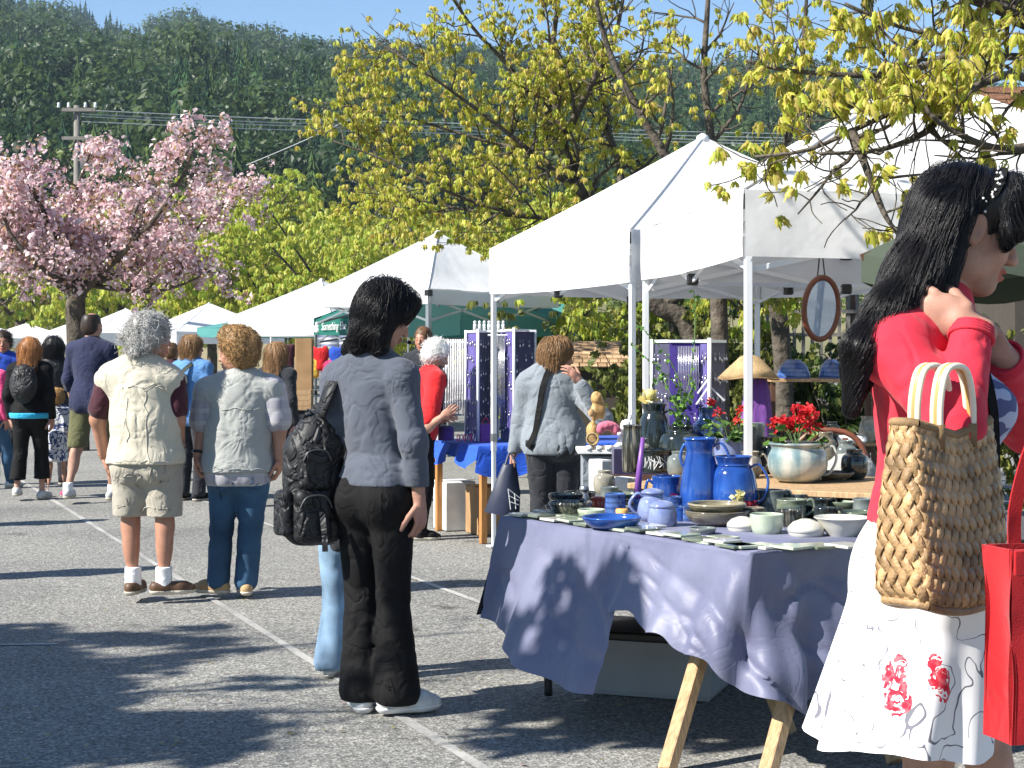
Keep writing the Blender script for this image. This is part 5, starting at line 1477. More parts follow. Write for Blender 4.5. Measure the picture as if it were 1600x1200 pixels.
# front row, left to right
pot('bowl', 'dark glazed shallow bowl at the left end of the front row', 891, 808, BOWL(.088, .062), 'g_streak', rims=((.056, .087),))
pot('bowl', 'black bowl just behind the leftmost dark bowl', 884, 796, BOWL(.075, .066), 'g_dark')
pot('bowl', 'small pale celadon bowl right of the leftmost dark bowl', 924, 814, BOWL(.056, .045), 'g_celadon')
o, p = pot('shaker', 'small silver grey shaker behind the celadon bowl', 913, 793, [(.024, 0), (.026, .02), (.02, .05), (.016, .066), (.022, .078), (.018, .092)], 'grey_metal')
pot('mug', 'straight sided blue mug behind the blue shallow bowl', 961, 806, MUG(.043, .090), 'g_blue')
o, p = pot('candle', 'short amber candle on the rim side of the blue bowl', 972, .155, [(.024, 0), (.0255, .01), (.0255, .03), (.024, .034)], 'wax')if False else (None, None)
pot('bowl', 'wide blue shallow bowl at the front edge of the cloth', 956, 829, BOWL(.112, .052), 'g_cobalt', rims=((.050, .111), (.03, .096)))
o, p = pot('teapot', 'pale blue lidded jug with a looped handle on its left', 1020, 815, JUG(.062, .115), 'g_lilac', handles=((185, .03, .10, .035),)); lid(o, p, .112, .048, .02, 'g_lilac', False)
o, p = pot('lidded_jar', 'lilac blue bell shaped jar right in front of the looped jug', 1035, 823, [(.050, 0), (.057, .02), (.056, .055), (.050, .075)], 'g_lilac'); lid(o, p, .074, .052, .028, 'g_lilac', False)
pot('bowl', 'wide brown bowl nesting under the tan one in the middle', 1120, 824, BOWL(.122, .064), 'g_brown', rims=((.045, .112),), sx=1.02)
p0 = gp(1120, 824, TZ) + np.array([0, 0, .042]); pot('bowl', 'tan bowl stacked on the wide brown bowl', 0, 0, BOWL(.112, .050), 'g_brown2', at_=p0, rims=((.047, .110),))
o, p = pot('lidded_dish', 'cream lidded dish with a blue blotch, right of the brown bowls', 1160, 833, DOME(.058, .06), 'g_cream'); lid(o, p, .024, .059, .038, 'g_cream', False)
pot('bowl', 'cream and green deep bowl between the two lidded dishes', 1198, 837, [(.042, 0), (.054, .02), (.060, .05), (.062, .078)], 'g_celadon')
o, p = pot('lidded_dish', 'rounded cream lidded dish near the table corner', 1259, 841, DOME(.066, .06), 'g_cream'); lid(o, p, .024, .067, .046, 'g_cream', False)
pot('bowl', 'flared pale grey bowl beside the white skirt', 1316, 841, [(.045, 0), (.05, .008), (.07, .035), (.088, .062), (.102, .075)], 'g_cream')
# second row
pot('mug', 'dark green mug with a ringed handle behind the cream dishes', 1236, 811, MUG(.060, .078), 'g_green', handles=((-10, .015, .068, .036),))
pot('mug', 'dark mug with its handle turned right beside the green one', 1276, 808, MUG(.050, .074), 'g_dark', handles=((0, .015, .064, .034),))
pot('mug', 'tall slate mug in the second row', 1205, 806, MUG(.054, .105), 'g_slate', handles=((10, .02, .09, .036),))
pot('mug', 'brown mug left of the tall slate mug', 1192, 803, MUG(.040, .085), 'g_brown')
pot('bowl', 'green striped bowl at the right of the second row', 1318, 806, BOWL(.085, .06), 'g_green')
pot('bowl', 'grey bowl stacked behind the green striped bowl', 1322, 798, BOWL(.085, .07), 'g_slate')
pot('bowl', 'slate bowl behind the dark mug', 1275, 796, BOWL(.08, .06), 'g_slate')
pot('plate', 'round green plate lying behind the blue mug', 975, 782, BOWL(.085, .03), 'g_green', z=.03)
pot('bowl', 'green bowl under the round green plate', 978, 788, BOWL(.07, .05), 'g_dark')
pot('jar', 'tan jar left of the white cards', 944, 772, JAR(.052, .11), 'g_tan', z=.0)
pot('mug', 'squat blue vase with a dark handle behind the looped jug', 1042, 800, MUG(.064, .150), 'g_cobalt', handles=((178, .04, .12, .028),))
pot('pitcher', 'tall cobalt blue pitcher with a ringed handle', 1094, 806, PIT(.082, .318), 'g_cobalt', handles=((-12, .15, .285, .045), (172, .20, .28, .014)), rims=((.315, .066),))
pot('pitcher', 'rounded cobalt blue pitcher right of the tall one', 1146, 807, JUG(.098, .245), 'g_cobalt', handles=((-8, .06, .20, .048),), rims=((.21, .066),))
# shelf row
SH = .10
pot('planter_mug', 'huge teal and cream handled mug used as a planter', 1246, 753, [(.070, 0), (.105, .02), (.128, .06), (.130, .11), (.116, .145), (.120, .165), (.126, .172)], 'g_teal', z=SH, handles=((-6, .03, .145, .055),), rims=((.168, .125),))
pot('jug', 'tan jug behind the rounded cobalt pitcher', 1172, 745, JUG(.055, .115), 'g_tan', z=SH, handles=((0, .03, .09, .03),))
o, p = pot('vase', 'square shouldered grey vase standing behind the tan jug', 1174, 738, [(.055, 0), (.060, .02), (.062, .12), (.064, .225), (.060, .232)], 'g_slate', z=SH - .002)
pot('jar', 'grey jar left of the tall cobalt pitcher', 1061, 745, JAR(.056, .115), 'g_slate', z=SH)
pot('jar', 'large dark green shouldered jar on the shelf', 1063, 735, JAR(.105, .215), 'g_dark', z=SH - .002)
o, p = pot('vase', 'squat black vase with a crackle of white lines', 1024, 738, [(.058, 0), (.066, .01), (.066, .085), (.074, .10), (.076, .108)], 'g_dark', z=SH)
mb = MB(); r = np.random.default_rng(4)
for i in range(20):
    a0 = -math.pi / 2 + r.normal(0, .55); a1 = a0 + r.normal(0, .35); z0, z1 = .012 + .07 * r.random(2)
    mb.tube([p + np.array([.0672 * math.cos(a0 + (a1 - a0) * k), .0672 * math.sin(a0 + (a1 - a0) * k), z0 + (z1 - z0) * k]) for k in (0, .33, .66, 1)], .0016, 4)
mb.build('crackle_lines', M['white_plastic'], o)
jb, jp = pot('jug', 'big dark jug with a pale ringed handle holding a cream rose', 1022, 730, JUG(.082, .315), 'g_dark', z=SH - .002, handles=((-5, .10, .27, .045),))
pot('vase', 'tall black vase with white runs of glaze, leftmost on the shelf', 988, 738, [(.040, 0), (.048, .02), (.050, .12), (.043, .2), (.046, .222)], 'g_streak', z=SH)
vb, vp = pot('vase', 'blue vase with a lilac neck behind the tall cobalt pitcher', 1106, 733, [(.05, 0), (.07, .04), (.072, .20), (.045, .245), (.042, .28), (.046, .30)], 'g_blue', z=SH - .002, rims=((.22, .068),))
fb, fp = pot('flower_pot', 'blue glazed flower pot with leafy red flowered plant', 1139, 740, [(.055, 0), (.07, .04), (.074, .15), (.078, .165)], 'g_lilac', z=SH)

# candle, candle stand, tiles, cards
M['wax_purple'] = simple('wax_purple', (.20, .075, .32), .4, .5, .08, sss=.2); M['wax_amber'] = simple('wax_amber', (.75, .42, .12), .4, .5, .08, sss=.3)
p = gp(995, 800, TZ); o = thing('candlestick', p, 'turned blue candlestick under the purple candle', 'candlestick'); mb = MB(); mb.lathe([(.035, 0), (.032, .008), (.015, .014), (.02, .026), (.013, .034), (.019, .048), (.02, .054)], p, 20); mb.build('stick', M['g_blue'], o, True)
q = p + np.array([0, 0, .05]); o = thing('taper_candle', q, 'tall purple taper candle leaning a little to the right', 'candle'); mb = MB(); mb.tube([q, q + np.array([.012, 0, .13]), q + np.array([.026, 0, .262])], [.0155, .013, .009], 12); mb.build('wax', M['wax_purple'], o, True); mb = MB(); mb.tube([q + np.array([.026, 0, .26]), q + np.array([.029, 0, .272])], .001, 4); mb.build('wick', M['black_plastic'], o)
p = gp(972, 808, TZ + .004); o = thing('candle', p, 'short amber candle standing beside the blue mug', 'candle'); mb = MB(); mb.lathe([(.024, 0), (.026, .004), (.026, .03), (.022, .034), (.004, .033)], p, 18); mb.build('wax', M['wax_amber'], o, True); mb = MB(); mb.tube([p + np.array([0, 0, .03]), p + np.array([.001, 0, .044])], .001, 4); mb.build('wick', M['black_plastic'], o)
tl = [M[k] for k in ('g_celadon', 'g_green', 'g_cream')]
k = 0; first = None
for row, (s0, s1, t0) in enumerate(((.02, EL - .02, .055), (.02, .75, .165))):
    s = s0 + .05
    while s < s1:
        z = .008 if s < .84 else .014
        mb = MB(); A = AX @ np.array(Matrix.Rotation(random.uniform(-.12, .12), 3, 'Z')); p = tp(s, t0 + random.uniform(-.008, .008), z + .006 + .006 * (k % 2)); mb.box(p, (.049, .047, .005), A, .002)
        me = mb.mesh('tile', False, False, p); me.materials.append(tl[(k * 7 + row) % 3]); o = bpy.data.objects.new('ceramic_tile', me); COL.objects.link(o); o.location = tuple(p)
        tag(o, 'flat pale green ceramic tile laid along the front edge of the cloth', 'tile', 'ceramic tiles along the table edge'); s += .112; k += 1
for i, (px, y, w) in enumerate(((1108, 846, .05), (1150, 852, .055), (1192, 853, .06), (1236, 854, .055), (1280, 853, .06), (1322, 852, .055), (1130, 840, .045))):
    mb = MB(); A = AX @ np.array(Matrix.Rotation(random.uniform(-.2, .2), 3, 'Z')); p = gp(px, y, TZ + .016 + .004 * (i % 2)); mb.box(p, (w, w * .9, .005), A, .002)
    me = mb.mesh('tile', False, False, p); me.materials.append(tl[i % 3]); o = bpy.data.objects.new('ceramic_tile', me); COL.objects.link(o); o.location = tuple(p)
    tag(o, 'flat pale green ceramic tile laid along the front edge of the cloth', 'tile', 'ceramic tiles along the table edge')
for (px, t, w, h, lab) in ((938, 768, .055, .15, 'white price card standing left of the black streaked vase'), (978, 766, .06, .06, 'low white box under the black streaked vase')):
    p = gp(px, t, TZ); o = thing('card_box', p, lab, 'box'); mb = MB(); mb.box(p + np.array([0, 0, h / 2]), (w, .03, h / 2), AX, .002); mb.build('box_body', M['white_plastic'], o); mb = MB(); mb.box(p + np.array([0, 0, h + .002]), (w * .96, .028, .002), AX, .001); mb.build('flap', M['white_cloth'], o)

# flowers
def petals(mb, c, n, r, R0, cols, up=0.4, rr=None):
    for i in range(n):
        a = 2 * math.pi * i / n + rr.random(); d = np.array([math.cos(a), math.sin(a), up + rr.normal(0, .25)]); d = nrm(R0 @ d); s = nrm(np.cross(d, rr.normal(0, 1, 3))); k = r * (.8 + .4 * rr.random())
        col = np.array(cols[rr.integers(0, len(cols))]) * (.85 + .3 * rr.random()); u = np.cross(s, d)
        mb.add([c, c + d * k * .55 + s * k * .42 + u * k * .08, c + d * k + u * k * .05, c + d * k * .55 - s * k * .42 + u * k * .08], [(0, 1, 2, 3)], col)
def plant(label, c, heads, hr, spread, height, cols, leafr, nleaf, lcols, seed, name='flowering_plant', squash=1.0, florets=16, fr=.018):
    r = np.random.default_rng(seed); o = thing(name, c, label, 'plant'); st = MB(); fl = MB(); lf = MB()
    for i in range(heads):
        a = r.random() * 6.28; q = spread * math.sqrt(r.random()); h = height * (.55 + .45 * r.random()) - .25 * q; p = c + np.array([q * math.cos(a), q * math.sin(a), h])
        st.tube(curve([c + np.array([0, 0, -.02]), c * .5 + p * .5 + np.array([0, 0, .02]), p], 6), .0016, 4)
        for k in range(florets):
            d = nrm(r.normal(0, 1, 3) + np.array([0, 0, .3])); e = p + d * hr * np.array([1, 1, squash]) * (.7 + .4 * r.random()); petals(fl, e, 4, fr, frame(r.random() * 360, r.random() * 60), cols, .5, r)
    for i in range(nleaf):
        a = r.random() * 6.28; q = spread * 1.15 * math.sqrt(r.random()); p = c + np.array([q * math.cos(a), q * math.sin(a), height * .55 * r.random()]); d = nrm(np.array([math.cos(a), math.sin(a), r.normal(.2, .5)])); s = nrm(np.cross(d, r.normal(0, 1, 3) + np.array([0, 0, 2.]))); col = np.array(lcols[r.integers(0, len(lcols))]) * (.7 + .6 * r.random()); k = leafr * (.6 + .7 * r.random()); u = np.cross(s, d)
        lf.add([p, p + d * k * .4 + s * k * .6 + u * k * .15, p + d * k + s * k * .35, p + d * k * 1.1, p + d * k - s * k * .35, p + d * k * .4 - s * k * .6 + u * k * .15], [(0, 1, 2, 3), (0, 3, 4, 5)], col)
    st.build('stems', M['green_stem'], o, True); tag(lf.build('foliage', M['green_leaf'], o, False, True), kind='stuff')
    if heads: tag(fl.build('blossoms', M['flower'], o, False, True), kind='stuff')
    return o
M['green_stem'] = simple('green_stem', (.10, .18, .04), .5)
RED = [(.62, .012, .025), (.74, .03, .04), (.5, .008, .02), (.80, .06, .06)]; LG = [(.05, .12, .02), (.10, .20, .03), (.03, .07, .015)]
c = gp(1244, 753, TZ + SH) + np.array([0, 0, .155]); plant('dense red geraniums growing in the teal planter mug', c, 15, .034, .095, .165, RED, .035, 40, LG, 3)
c = gp(1140, 740, TZ + SH) + np.array([0, 0, .150]); plant('leafy geranium with a few orange red flowers in the blue pot', c, 4, .022, .085, .16, [(.70, .06, .04), (.62, .02, .03)], .04, 60, [(.07, .15, .03), (.16, .25, .07), (.04, .10, .02)], 4, florets=9, fr=.014)
c = gp(1106, 733, TZ + SH) + np.array([0, 0, .290]); plant('small red blossoms in the neck of the blue vase', c, 3, .016, .025, .05, RED, .02, 6, LG, 5, florets=8, fr=.013)
c = gp(1049, 799, TZ) + np.array([0, -.07, .03]); plant('two dark red flowers lying against the blue vase', c, 3, .016, .03, .05, [(.42, .008, .02), (.55, .02, .03)], .02, 8, LG, 6, florets=9, fr=.014)
c = gp(1157, 812, TZ); plant('pale yellow narcissus with maroon flowers in front of the rounded pitcher', c, 3, .014, .02, .10, [(.72, .66, .30), (.78, .74, .45)], .03, 10, LG, 7, florets=5, fr=.022)
c = gp(1170, 813, TZ); plant('maroon flowers right of the pale narcissus', c, 5, .02, .03, .06, [(.16, .008, .02), (.24, .015, .03)], .025, 8, LG, 8, florets=9, fr=.016)
# the rose
c = jp + np.array([-.015, 0, .305]); o = thing('rose', c, 'large cream and yellow rose in the dark jug', 'flower'); r = np.random.default_rng(9); mb = MB(); hc = c + np.array([-.008, -.02, .055])
for ring_, (n, k, u) in enumerate(((7, .062, .25), (6, .052, .7), (5, .040, 1.3), (4, .028, 2.5))): petals(mb, hc + np.array([0, 0, -.02 + .006 * ring_]), n, k, frame(0, -25), [(.80, .72, .42), (.82, .78, .58), (.76, .62, .20)] if ring_ < 2 else [(.78, .66, .14), (.74, .60, .08)], u, r)
q = S(); q.ell(hc, (.034, .034, .030)); V, Q = q.mesh(.006); mb.add(V, [tuple(f) for f in Q], (.78, .70, .30)); mb.build('bloom', M['flower'], o, True, True)
mb = MB(); mb.tube([c + np.array([.01, 0, -.06]), hc - np.array([0, 0, .03])], .003, 6); mb.build('stem', M['green_stem'], o)
# trailing vine above the jars
c = gp(1063, 735, TZ + SH) + np.array([0, 0, .21]); o = thing('tall_vine', c, 'arching green vine sprays rising from the dark green jar', 'plant'); st = MB(); lf = MB(); r = np.random.default_rng(12)
for e in ([(1063, 640), (1062, 600), (1045, 560), (1020, 530), (1000, 510)], [(1060, 640), (1040, 600), (1030, 575), (1010, 560), (985, 535)], [(1066, 640), (1078, 590), (1085, 540), (1086, 480), (1084, 455)], [(1066, 640), (1062, 610), (1040, 585), (1020, 598)], [(1064, 645), (1075, 620), (1084, 600), (1080, 625)]):
    P = curve([at(x, y, c[1] + r.normal(0, .03)) for x, y in e], 16); st.tube(P, .0022, 5, False)
    for i in range(3, 16):
        for k in range(2):
            d = nrm(r.normal(0, 1, 3) + np.array([0, 0, -.3])); s = nrm(np.cross(d, r.normal(0, 1, 3))); p = P[i]; q = .026 * (.5 + .8 * r.random()); col = np.array(LG[r.integers(0, 3)]) * 1.8
            lf.add([p, p + d * q * .5 + s * q * .35, p + d * q, p + d * q * .5 - s * q * .35], [(0, 1, 2, 3)], col)
for i in range(120):
    a = r.random() * 6.28; p = c + np.array([.06 * math.cos(a) * r.random(), .06 * math.sin(a) * r.random(), .16 * r.random()]); d = nrm(r.normal(0, 1, 3)); s = nrm(np.cross(d, r.normal(0, 1, 3))); q = .03 * (.5 + .8 * r.random()); lf.add([p, p + d * q * .5 + s * q * .4, p + d * q, p + d * q * .5 - s * q * .4], [(0, 1, 2, 3)], np.array(LG[r.integers(0, 3)]) * 1.5)
st.build('stems', M['green_stem'], o, True); tag(lf.build('foliage', M['green_leaf'], o, False, True), kind='stuff')
# more of the crowded display
for px, t, nm, lab, prof, m, z, hd in (
    (1098, 838, 'dish', 'small grey dish at the front edge left of the cream lidded dish', BOWL(.05, .03), 'g_slate', 0, ()),
    (1178, 822, 'mug', 'brown mug behind the pale green deep bowl', MUG(.042, .07), 'g_brown', 0, ()),
    (1228, 826, 'mug', 'small striped green mug behind the rounded lidded dish', MUG(.040, .07), 'g_streak', 0, ((-10, .012, .058, .028),)),
    (1288, 824, 'mug', 'dark mug behind the flared pale grey bowl', MUG(.042, .075), 'g_dark', 0, ((-5, .012, .062, .03),)),
    (1075, 815, 'mug', 'blue cup left of the brown bowls', MUG(.040, .06), 'g_blue', 0, ()),
    (870, 801, 'bowl', 'dark dish at the far left corner of the pottery table', BOWL(.05, .03), 'g_dark', 0, ()),
    (1000, 786, 'bowl', 'small green bowl between the candlestick and the squat blue vase', BOWL(.055, .045), 'g_green', 0, ()),
    (906, 790, 'bowl', 'dark bowl at the back left behind the silver shaker', BOWL(.07, .06), 'g_streak', 0, ()),
    (935, 800, 'mug', 'orange red mug behind the celadon bowl', MUG(.032, .06), 'g_red', 0, ()),
    (952, 790, 'mug', 'slate mug left of the round green plate', MUG(.04, .08), 'g_slate', 0, ()),
    (1010, 795, 'bowl', 'black bowl behind the looped blue jug', BOWL(.06, .05), 'g_dark', 0, ()),
    (1052, 806, 'mug', 'blue mug between the bell shaped jar and the brown bowls', MUG(.040, .078), 'g_blue', 0, ((-20, .015, .064, .03),)),
    (1062, 815, 'mug', 'small cobalt cup right of the bell shaped jar', MUG(.034, .055), 'g_cobalt', 0, ()),
    (1160, 807, 'mug', 'brown cup in front of the rounded pitcher', MUG(.036, .075), 'g_brown', 0, ()),
    (1244, 804, 'mug', 'slate mug with its handle turned right, behind the green mug', MUG(.046, .085), 'g_slate', 0, ((-5, .015, .07, .032),)),
    (1262, 790, 'bowl', 'wide dark bowl in front of the plank shelf', BOWL(.10, .06), 'g_streak', 0, ()),
    (1300, 788, 'bowl', 'grey green bowl at the right in front of the plank shelf', BOWL(.09, .07), 'g_slate', 0, ()),
    (1215, 790, 'plate', 'brown plate in front of the teal planter', BOWL(.09, .03), 'g_brown', 0, ()),
    (1340, 822, 'bowl', 'green bowl nearest the white skirt', BOWL(.075, .055), 'g_green', 0, ()),
    (1345, 806, 'bowl', 'celadon bowl touching the red cardigan in the picture', BOWL(.085, .065), 'g_celadon', 0, ()),
    (1350, 815, 'mug', 'grey mug at the right end of the second row', MUG(.045, .09), 'g_slate', 0, ()),
    (1300, 750, 'plate', 'stacked brown plates right of the teal planter on the shelf', BOWL(.10, .035), 'g_brown', SH, ()),
    (1335, 748, 'jar', 'dark jar at the right end of the plank shelf', JAR(.06, .13), 'g_dark', SH, ()),
    (1205, 740, 'jug', 'dark jug behind the teal planter', JUG(.06, .17), 'g_dark', SH - .002, ()),
    (1290, 738, 'vase', 'brown vase at the back of the plank shelf', JAR(.055, .19), 'g_brown', SH - .002, ()),
    (1320, 738, 'jar', 'slate jar at the back right of the plank shelf', JAR(.06, .15), 'g_slate', SH - .002, ()),
    (1095, 744, 'jar', 'blue jar hidden behind the tall cobalt pitcher', JAR(.055, .13), 'g_blue', SH, ()),
    (1135, 747, 'mug', 'lilac mug behind the rounded cobalt pitcher', MUG(.045, .10), 'g_lilac', SH, ((0, .02, .085, .03),)),
    (1000, 734, 'jar', 'tan jar at the back left of the plank shelf', JAR(.06, .15), 'g_tan', SH - .002, ())):
    pot(nm, lab, px, t, prof, m, z=z, handles=hd)
# ------------------------------------------------------------------ jewellery stall
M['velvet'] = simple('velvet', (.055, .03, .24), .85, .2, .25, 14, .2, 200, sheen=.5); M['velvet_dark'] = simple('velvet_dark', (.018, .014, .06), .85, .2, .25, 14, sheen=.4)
M['silver'] = simple('silver', (.62, .62, .62), .25, .6, .1, 40, metal=.85); M['purple'] = cloth('purple', (.17, .06, .28), .8, .15); M['cardboard'] = simple('cardboard', (.36, .22, .11), .85, .2, .12, 5)
M['straw'] = simple('straw', (.40, .25, .12), .5, .45, .35, 18, .9, 170, bdist=.003, coat=.1); M['straw_dark'] = simple('straw_dark', (.24, .15, .07), .7, .3, .25, 16, .5, 120, bdist=.003)
M['burlap'] = simple('burlap', (.42, .29, .15), .85, .2, .2, 14, .5, 160)
M['mirror_glass'] = simple('mirror_glass', (.50, .58, .70), .02, .5, 0, metal=1.0); M['frame_red'] = simple('frame_red', (.16, .05, .025), .4, .5, .25, 12, .1, 40)  # mirror colour darkened and tinted blue to stand in for a bluish reflection
M['wicker'] = simple('wicker', (.38, .27, .13), .7, .3, .3, 30, .6, 90); M['felt_red'] = cloth('felt_red', (.38, .008, .012), .92, .10, .35, 420, sheen=.15, crease=.3, cs=4.0)
M['wall_dark'] = simple('wall_dark', (.05, .04, .03), .8); M['shingle'] = simple('shingle', (.36, .24, .14), .9, .2, .3, 8, .5, 40); M['teal_roof'] = simple('teal_roof', (.03, .09, .09), .6)
M['pole_wood'] = simple('pole_wood', (.20, .185, .165), .9, .2, .2, 6, stretch=(6, 6, .6)); M['wire'] = simple('wire', (.42, .44, .46), .5)
Z3 = np.array([0, 0, 1.])
def jewellery():
    A = np.array([-.232, 12.3, 0]); B = np.array([-.61, 13.2, 0]); n = nrm(np.array([.92, .386, 0])); L = 1.75; sd = B - A; T = .725
    t = thing('stall_table', A + sd / 2 + n * L / 2, 'orange legged table under the blue cloth of the jewellery stall', 'table')
    Ax = np.stack([n, nrm(sd), Z3], 1); c = A + sd / 2 + n * L / 2
    mb = MB(); mb.box(c + Z3 * (T - .02), (L / 2, np.linalg.norm(sd) / 2, .015), Ax); mb.build('tabletop', M['wood_orange'], t)
    for p in (A, B, A + n * L, B + n * L):
        q = p + (c - p) * .03; mb = MB(); mb.box((q[0], q[1], T / 2 - .015), (.024, .024, T / 2 - .017), Ax, .003); mb.build('leg', M['wood_orange'], t)
    cl = thing('tablecloth', c + Z3 * T, 'bright blue cloth on the jewellery table', 'tablecloth'); ring = []
    cor = [A - n * .02 - nrm(sd) * .03, A + n * L, B + n * L, B - n * .02]; pts = []
    for i in range(4):
        for k in range(24): pts.append(cor[i] + (cor[(i + 1) % 4] - cor[i]) * k / 24)
    pts.append(pts[0]); P = []
    for i, p in enumerate(pts):
        o = nrm(p - c); row = [np.array([c[0], c[1], T + .004]), np.array([*(p - o * .02)[:2], T + .004])]; dr = .13 + .05 * math.sin(i * .5) + .06 * (i < 8)
        for j in range(8):
            v = j / 7; q = p + o * (.012 + .025 * v * (1 + math.sin(i * 1.3)) + .02 * v); row.append(np.array([q[0], q[1], T - dr * v]))
        P.append(row)
    mb = MB(); mb.grid(P); mb.build('cloth_sheet', M['blue_felt'], cl, True)
    def pt(px, y, D): return at(px, y, D)
    # rack of white cords
    r = thing('cord_rack', at(705, 690, 13.1), 'white rack hung with rows of pale cords at the left end of the jewellery stall', 'display rack')
    for x in (684, 728): mb = MB(); mb.box((at(x, 0, 13.1)[0], 13.1, (T + 1.53) / 2), (.008, .008, (1.53 - T) / 2), None, .001); mb.build('post', M['white_metal'], r)
    for y in (534, 572, 628): mb = MB(); mb.bar(at(684, y, 13.1), at(728, y, 13.1), .012, .012); mb.build('rail', M['white_metal'], r)
    mb = MB(); mb.box(at(706, 686, 13.1), (.13, .05, .008)); mb.build('foot', M['white_metal'], r)
    for i in range(12):
        x = 686 + i * 3.7; mb = MB(); y1 = 640 + 14 * random.random(); mb.tube([at(x, 530, 13.06), at(x + .3, 585, 13.05), at(x, y1, 13.05)], .0065, 6); mb.build('cord', M['white_cloth'], r, True)
    def screen(label, pts, y0s, y1, colors, posts, seed, pend=True):
        rr = np.random.default_rng(seed); o = thing('display_screen', at(pts[0][0], y1, pts[0][1]), label, 'display screen', 'purple jewellery screens')
        for i in range(len(pts) - 1):
            a, b = pts[i], pts[i + 1]; a0, a1, b0, b1 = at(a[0], y0s, a[1]), at(a[0], y1, a[1]), at(b[0], y0s, b[1]), at(b[0], y1, b[1]); e = nrm(np.cross(b0 - a0, Z3))
            if e[1] > 0: e = -e
            b0[2] = b0[2] * .5 + a0[2] * .5; a0[2] = b0[2]; zb = min(a1[2], b1[2]); a1[2] = b1[2] = zb
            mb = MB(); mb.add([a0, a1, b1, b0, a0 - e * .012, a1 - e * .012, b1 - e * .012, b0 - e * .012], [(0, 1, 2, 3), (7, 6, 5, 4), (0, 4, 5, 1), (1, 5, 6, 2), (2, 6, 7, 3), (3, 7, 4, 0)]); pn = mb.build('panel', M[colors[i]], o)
            mb = MB(); mb.bar(a0 + Z3 * .01, b0 + Z3 * .01, .016, .016); mb.build('rail', M['white_metal'], o)
            W = np.linalg.norm(b0 - a0); H_ = a0[2] - zb; nx = max(2, int(W / .045)); ny = int(H_ / .11)
            for u in range(nx):
                for v in range(ny if pend else 1):
                    if rr.random() < .25 or (not pend): continue
                    p = a0 + (b0 - a0) * ((u + .5) / nx) + e * .012 - Z3 * (.05 + v * .11 + .02 * rr.random()); mb = MB(); l = .02 + .03 * rr.random()
                    mb.tube([p, p - Z3 * l * .6], .0022, 4); mb.ball(p - Z3 * l, (.009, .006, .013), 7, 5); mb.build('pendant', M['silver'], pn, True)
        for (px, D, yt, yb) in posts:
            p = at(px, 0, D); z1, z0 = at(px, yt, D)[2], at(px, yb, D)[2]; mb = MB(); mb.tube([(p[0], D - .02, z0), (p[0], D - .02, z1)], .011, 8); mb.build('post', M['white_metal'], o, True)
        return o
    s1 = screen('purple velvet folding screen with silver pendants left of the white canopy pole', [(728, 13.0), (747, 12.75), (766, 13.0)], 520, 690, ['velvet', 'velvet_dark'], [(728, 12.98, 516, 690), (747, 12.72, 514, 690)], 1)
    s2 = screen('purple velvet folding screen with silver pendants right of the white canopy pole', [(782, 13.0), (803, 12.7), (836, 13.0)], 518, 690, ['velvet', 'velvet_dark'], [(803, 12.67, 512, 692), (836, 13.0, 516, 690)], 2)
    tw = thing('chain_stand', at(776, 690, 12.85), 'pale bundle of long chains hanging between the purple screens', 'display rack'); mb = MB(); mb.tube([at(762, 524, 12.85), at(800, 524, 12.85)], .009, 6); mb.build('rail', M['white_metal'], tw)
    for i in range(11): mb = MB(); x = 768 + i * 2.0; mb.tube([at(x, 524, 12.83), at(x + .4, 590, 12.82), at(x - .2, 640 + 25 * random.random(), 12.83)], .0035, 5); mb.build('chain', M['silver'], tw, True)
    mb = MB(); mb.tube([at(776, 690, 12.9), at(776, 520, 12.9)], .012, 6); mb.build('post', M['white_metal'], tw)
    for i in range(7):
        x = 742 + i * 7.4; o = thing('candle_stick', at(x, 518, 12.9), 'thin white stick standing on the screen top rail', 'stick', 'white sticks along the top of the screens'); mb = MB(); mb.tube([at(x, 517, 12.9), at(x, 506, 12.9)], .013, 7); mb.ball(at(x, 503.5, 12.9), .013, 7, 5); mb.build('stick', M['white_plastic'], o, True)
    mb = MB(); mb.bar(at(738, 518, 12.9), at(838, 517, 12.9), .03, .014); o = thing('top_rail', at(788, 518, 12.9), 'white rail joining the tops of the purple screens', 'rail'); mb.build('rail', M['white_metal'], o)
    def box(name, label, cat, c, h, m, b=.01):
        o = thing(name, (c[0], c[1], c[2] - h[2]), label, cat); mb = MB(); mb.box(c, h, Ax, b); mb.build(name + '_body', M[m], o); return o, mb
    c = at(759, 677, 12.75); o, _ = box('gift_bag', 'purple gift bag standing on the blue cloth behind the canopy pole', 'bag', c, (.06, .04, .075), 'purple'); mb = MB(); mb.tube(curve([c + np.array([-.03, 0, .07]), c + np.array([0, 0, .12]), c + np.array([.03, 0, .07])], 8), .004, 5); mb.build('handle', M['pink'], o)
    o = thing('bangle_stand', at(697, 686, 12.75), 'dark purple drum shaped bangle stand beside the white haired woman', 'stand'); mb = MB(); mb.lathe([(.06, 0), (.062, .01), (.062, .10), (.055, .105)], at(697, 688, 12.75), 20); mb.build('drum', M['velvet'], o, True); mb = MB(); mb.lathe([(.05, .105), (.03, .112), (.002, .113)], at(697, 688, 12.75), 16); mb.build('top_pad', M['velvet_dark'], o, True)
    for i in range(6):
        x = 716 + i * 5; o = thing('bangle', at(x, 690, 12.6), 'thin bright bangle standing in the row on the blue cloth', 'bangle', 'row of bangles on the blue cloth'); mb = MB(); a = np.linspace(0, 2 * math.pi, 17); c = at(x, 684, 12.6); mb.tube([c + np.array([.008 * math.cos(q), .022 * math.cos(q), .026 * math.sin(q)]) for q in a], .004, 5, False); mb.build('ring', M['silver' if i % 2 else 'pink'], o, True)
    c = at(710, 778, 13.3); box('storage_box', 'white board box under the jewellery table', 'box', np.array([c[0], c[1], .20]), (.13, .14, .195), 'white_plastic')
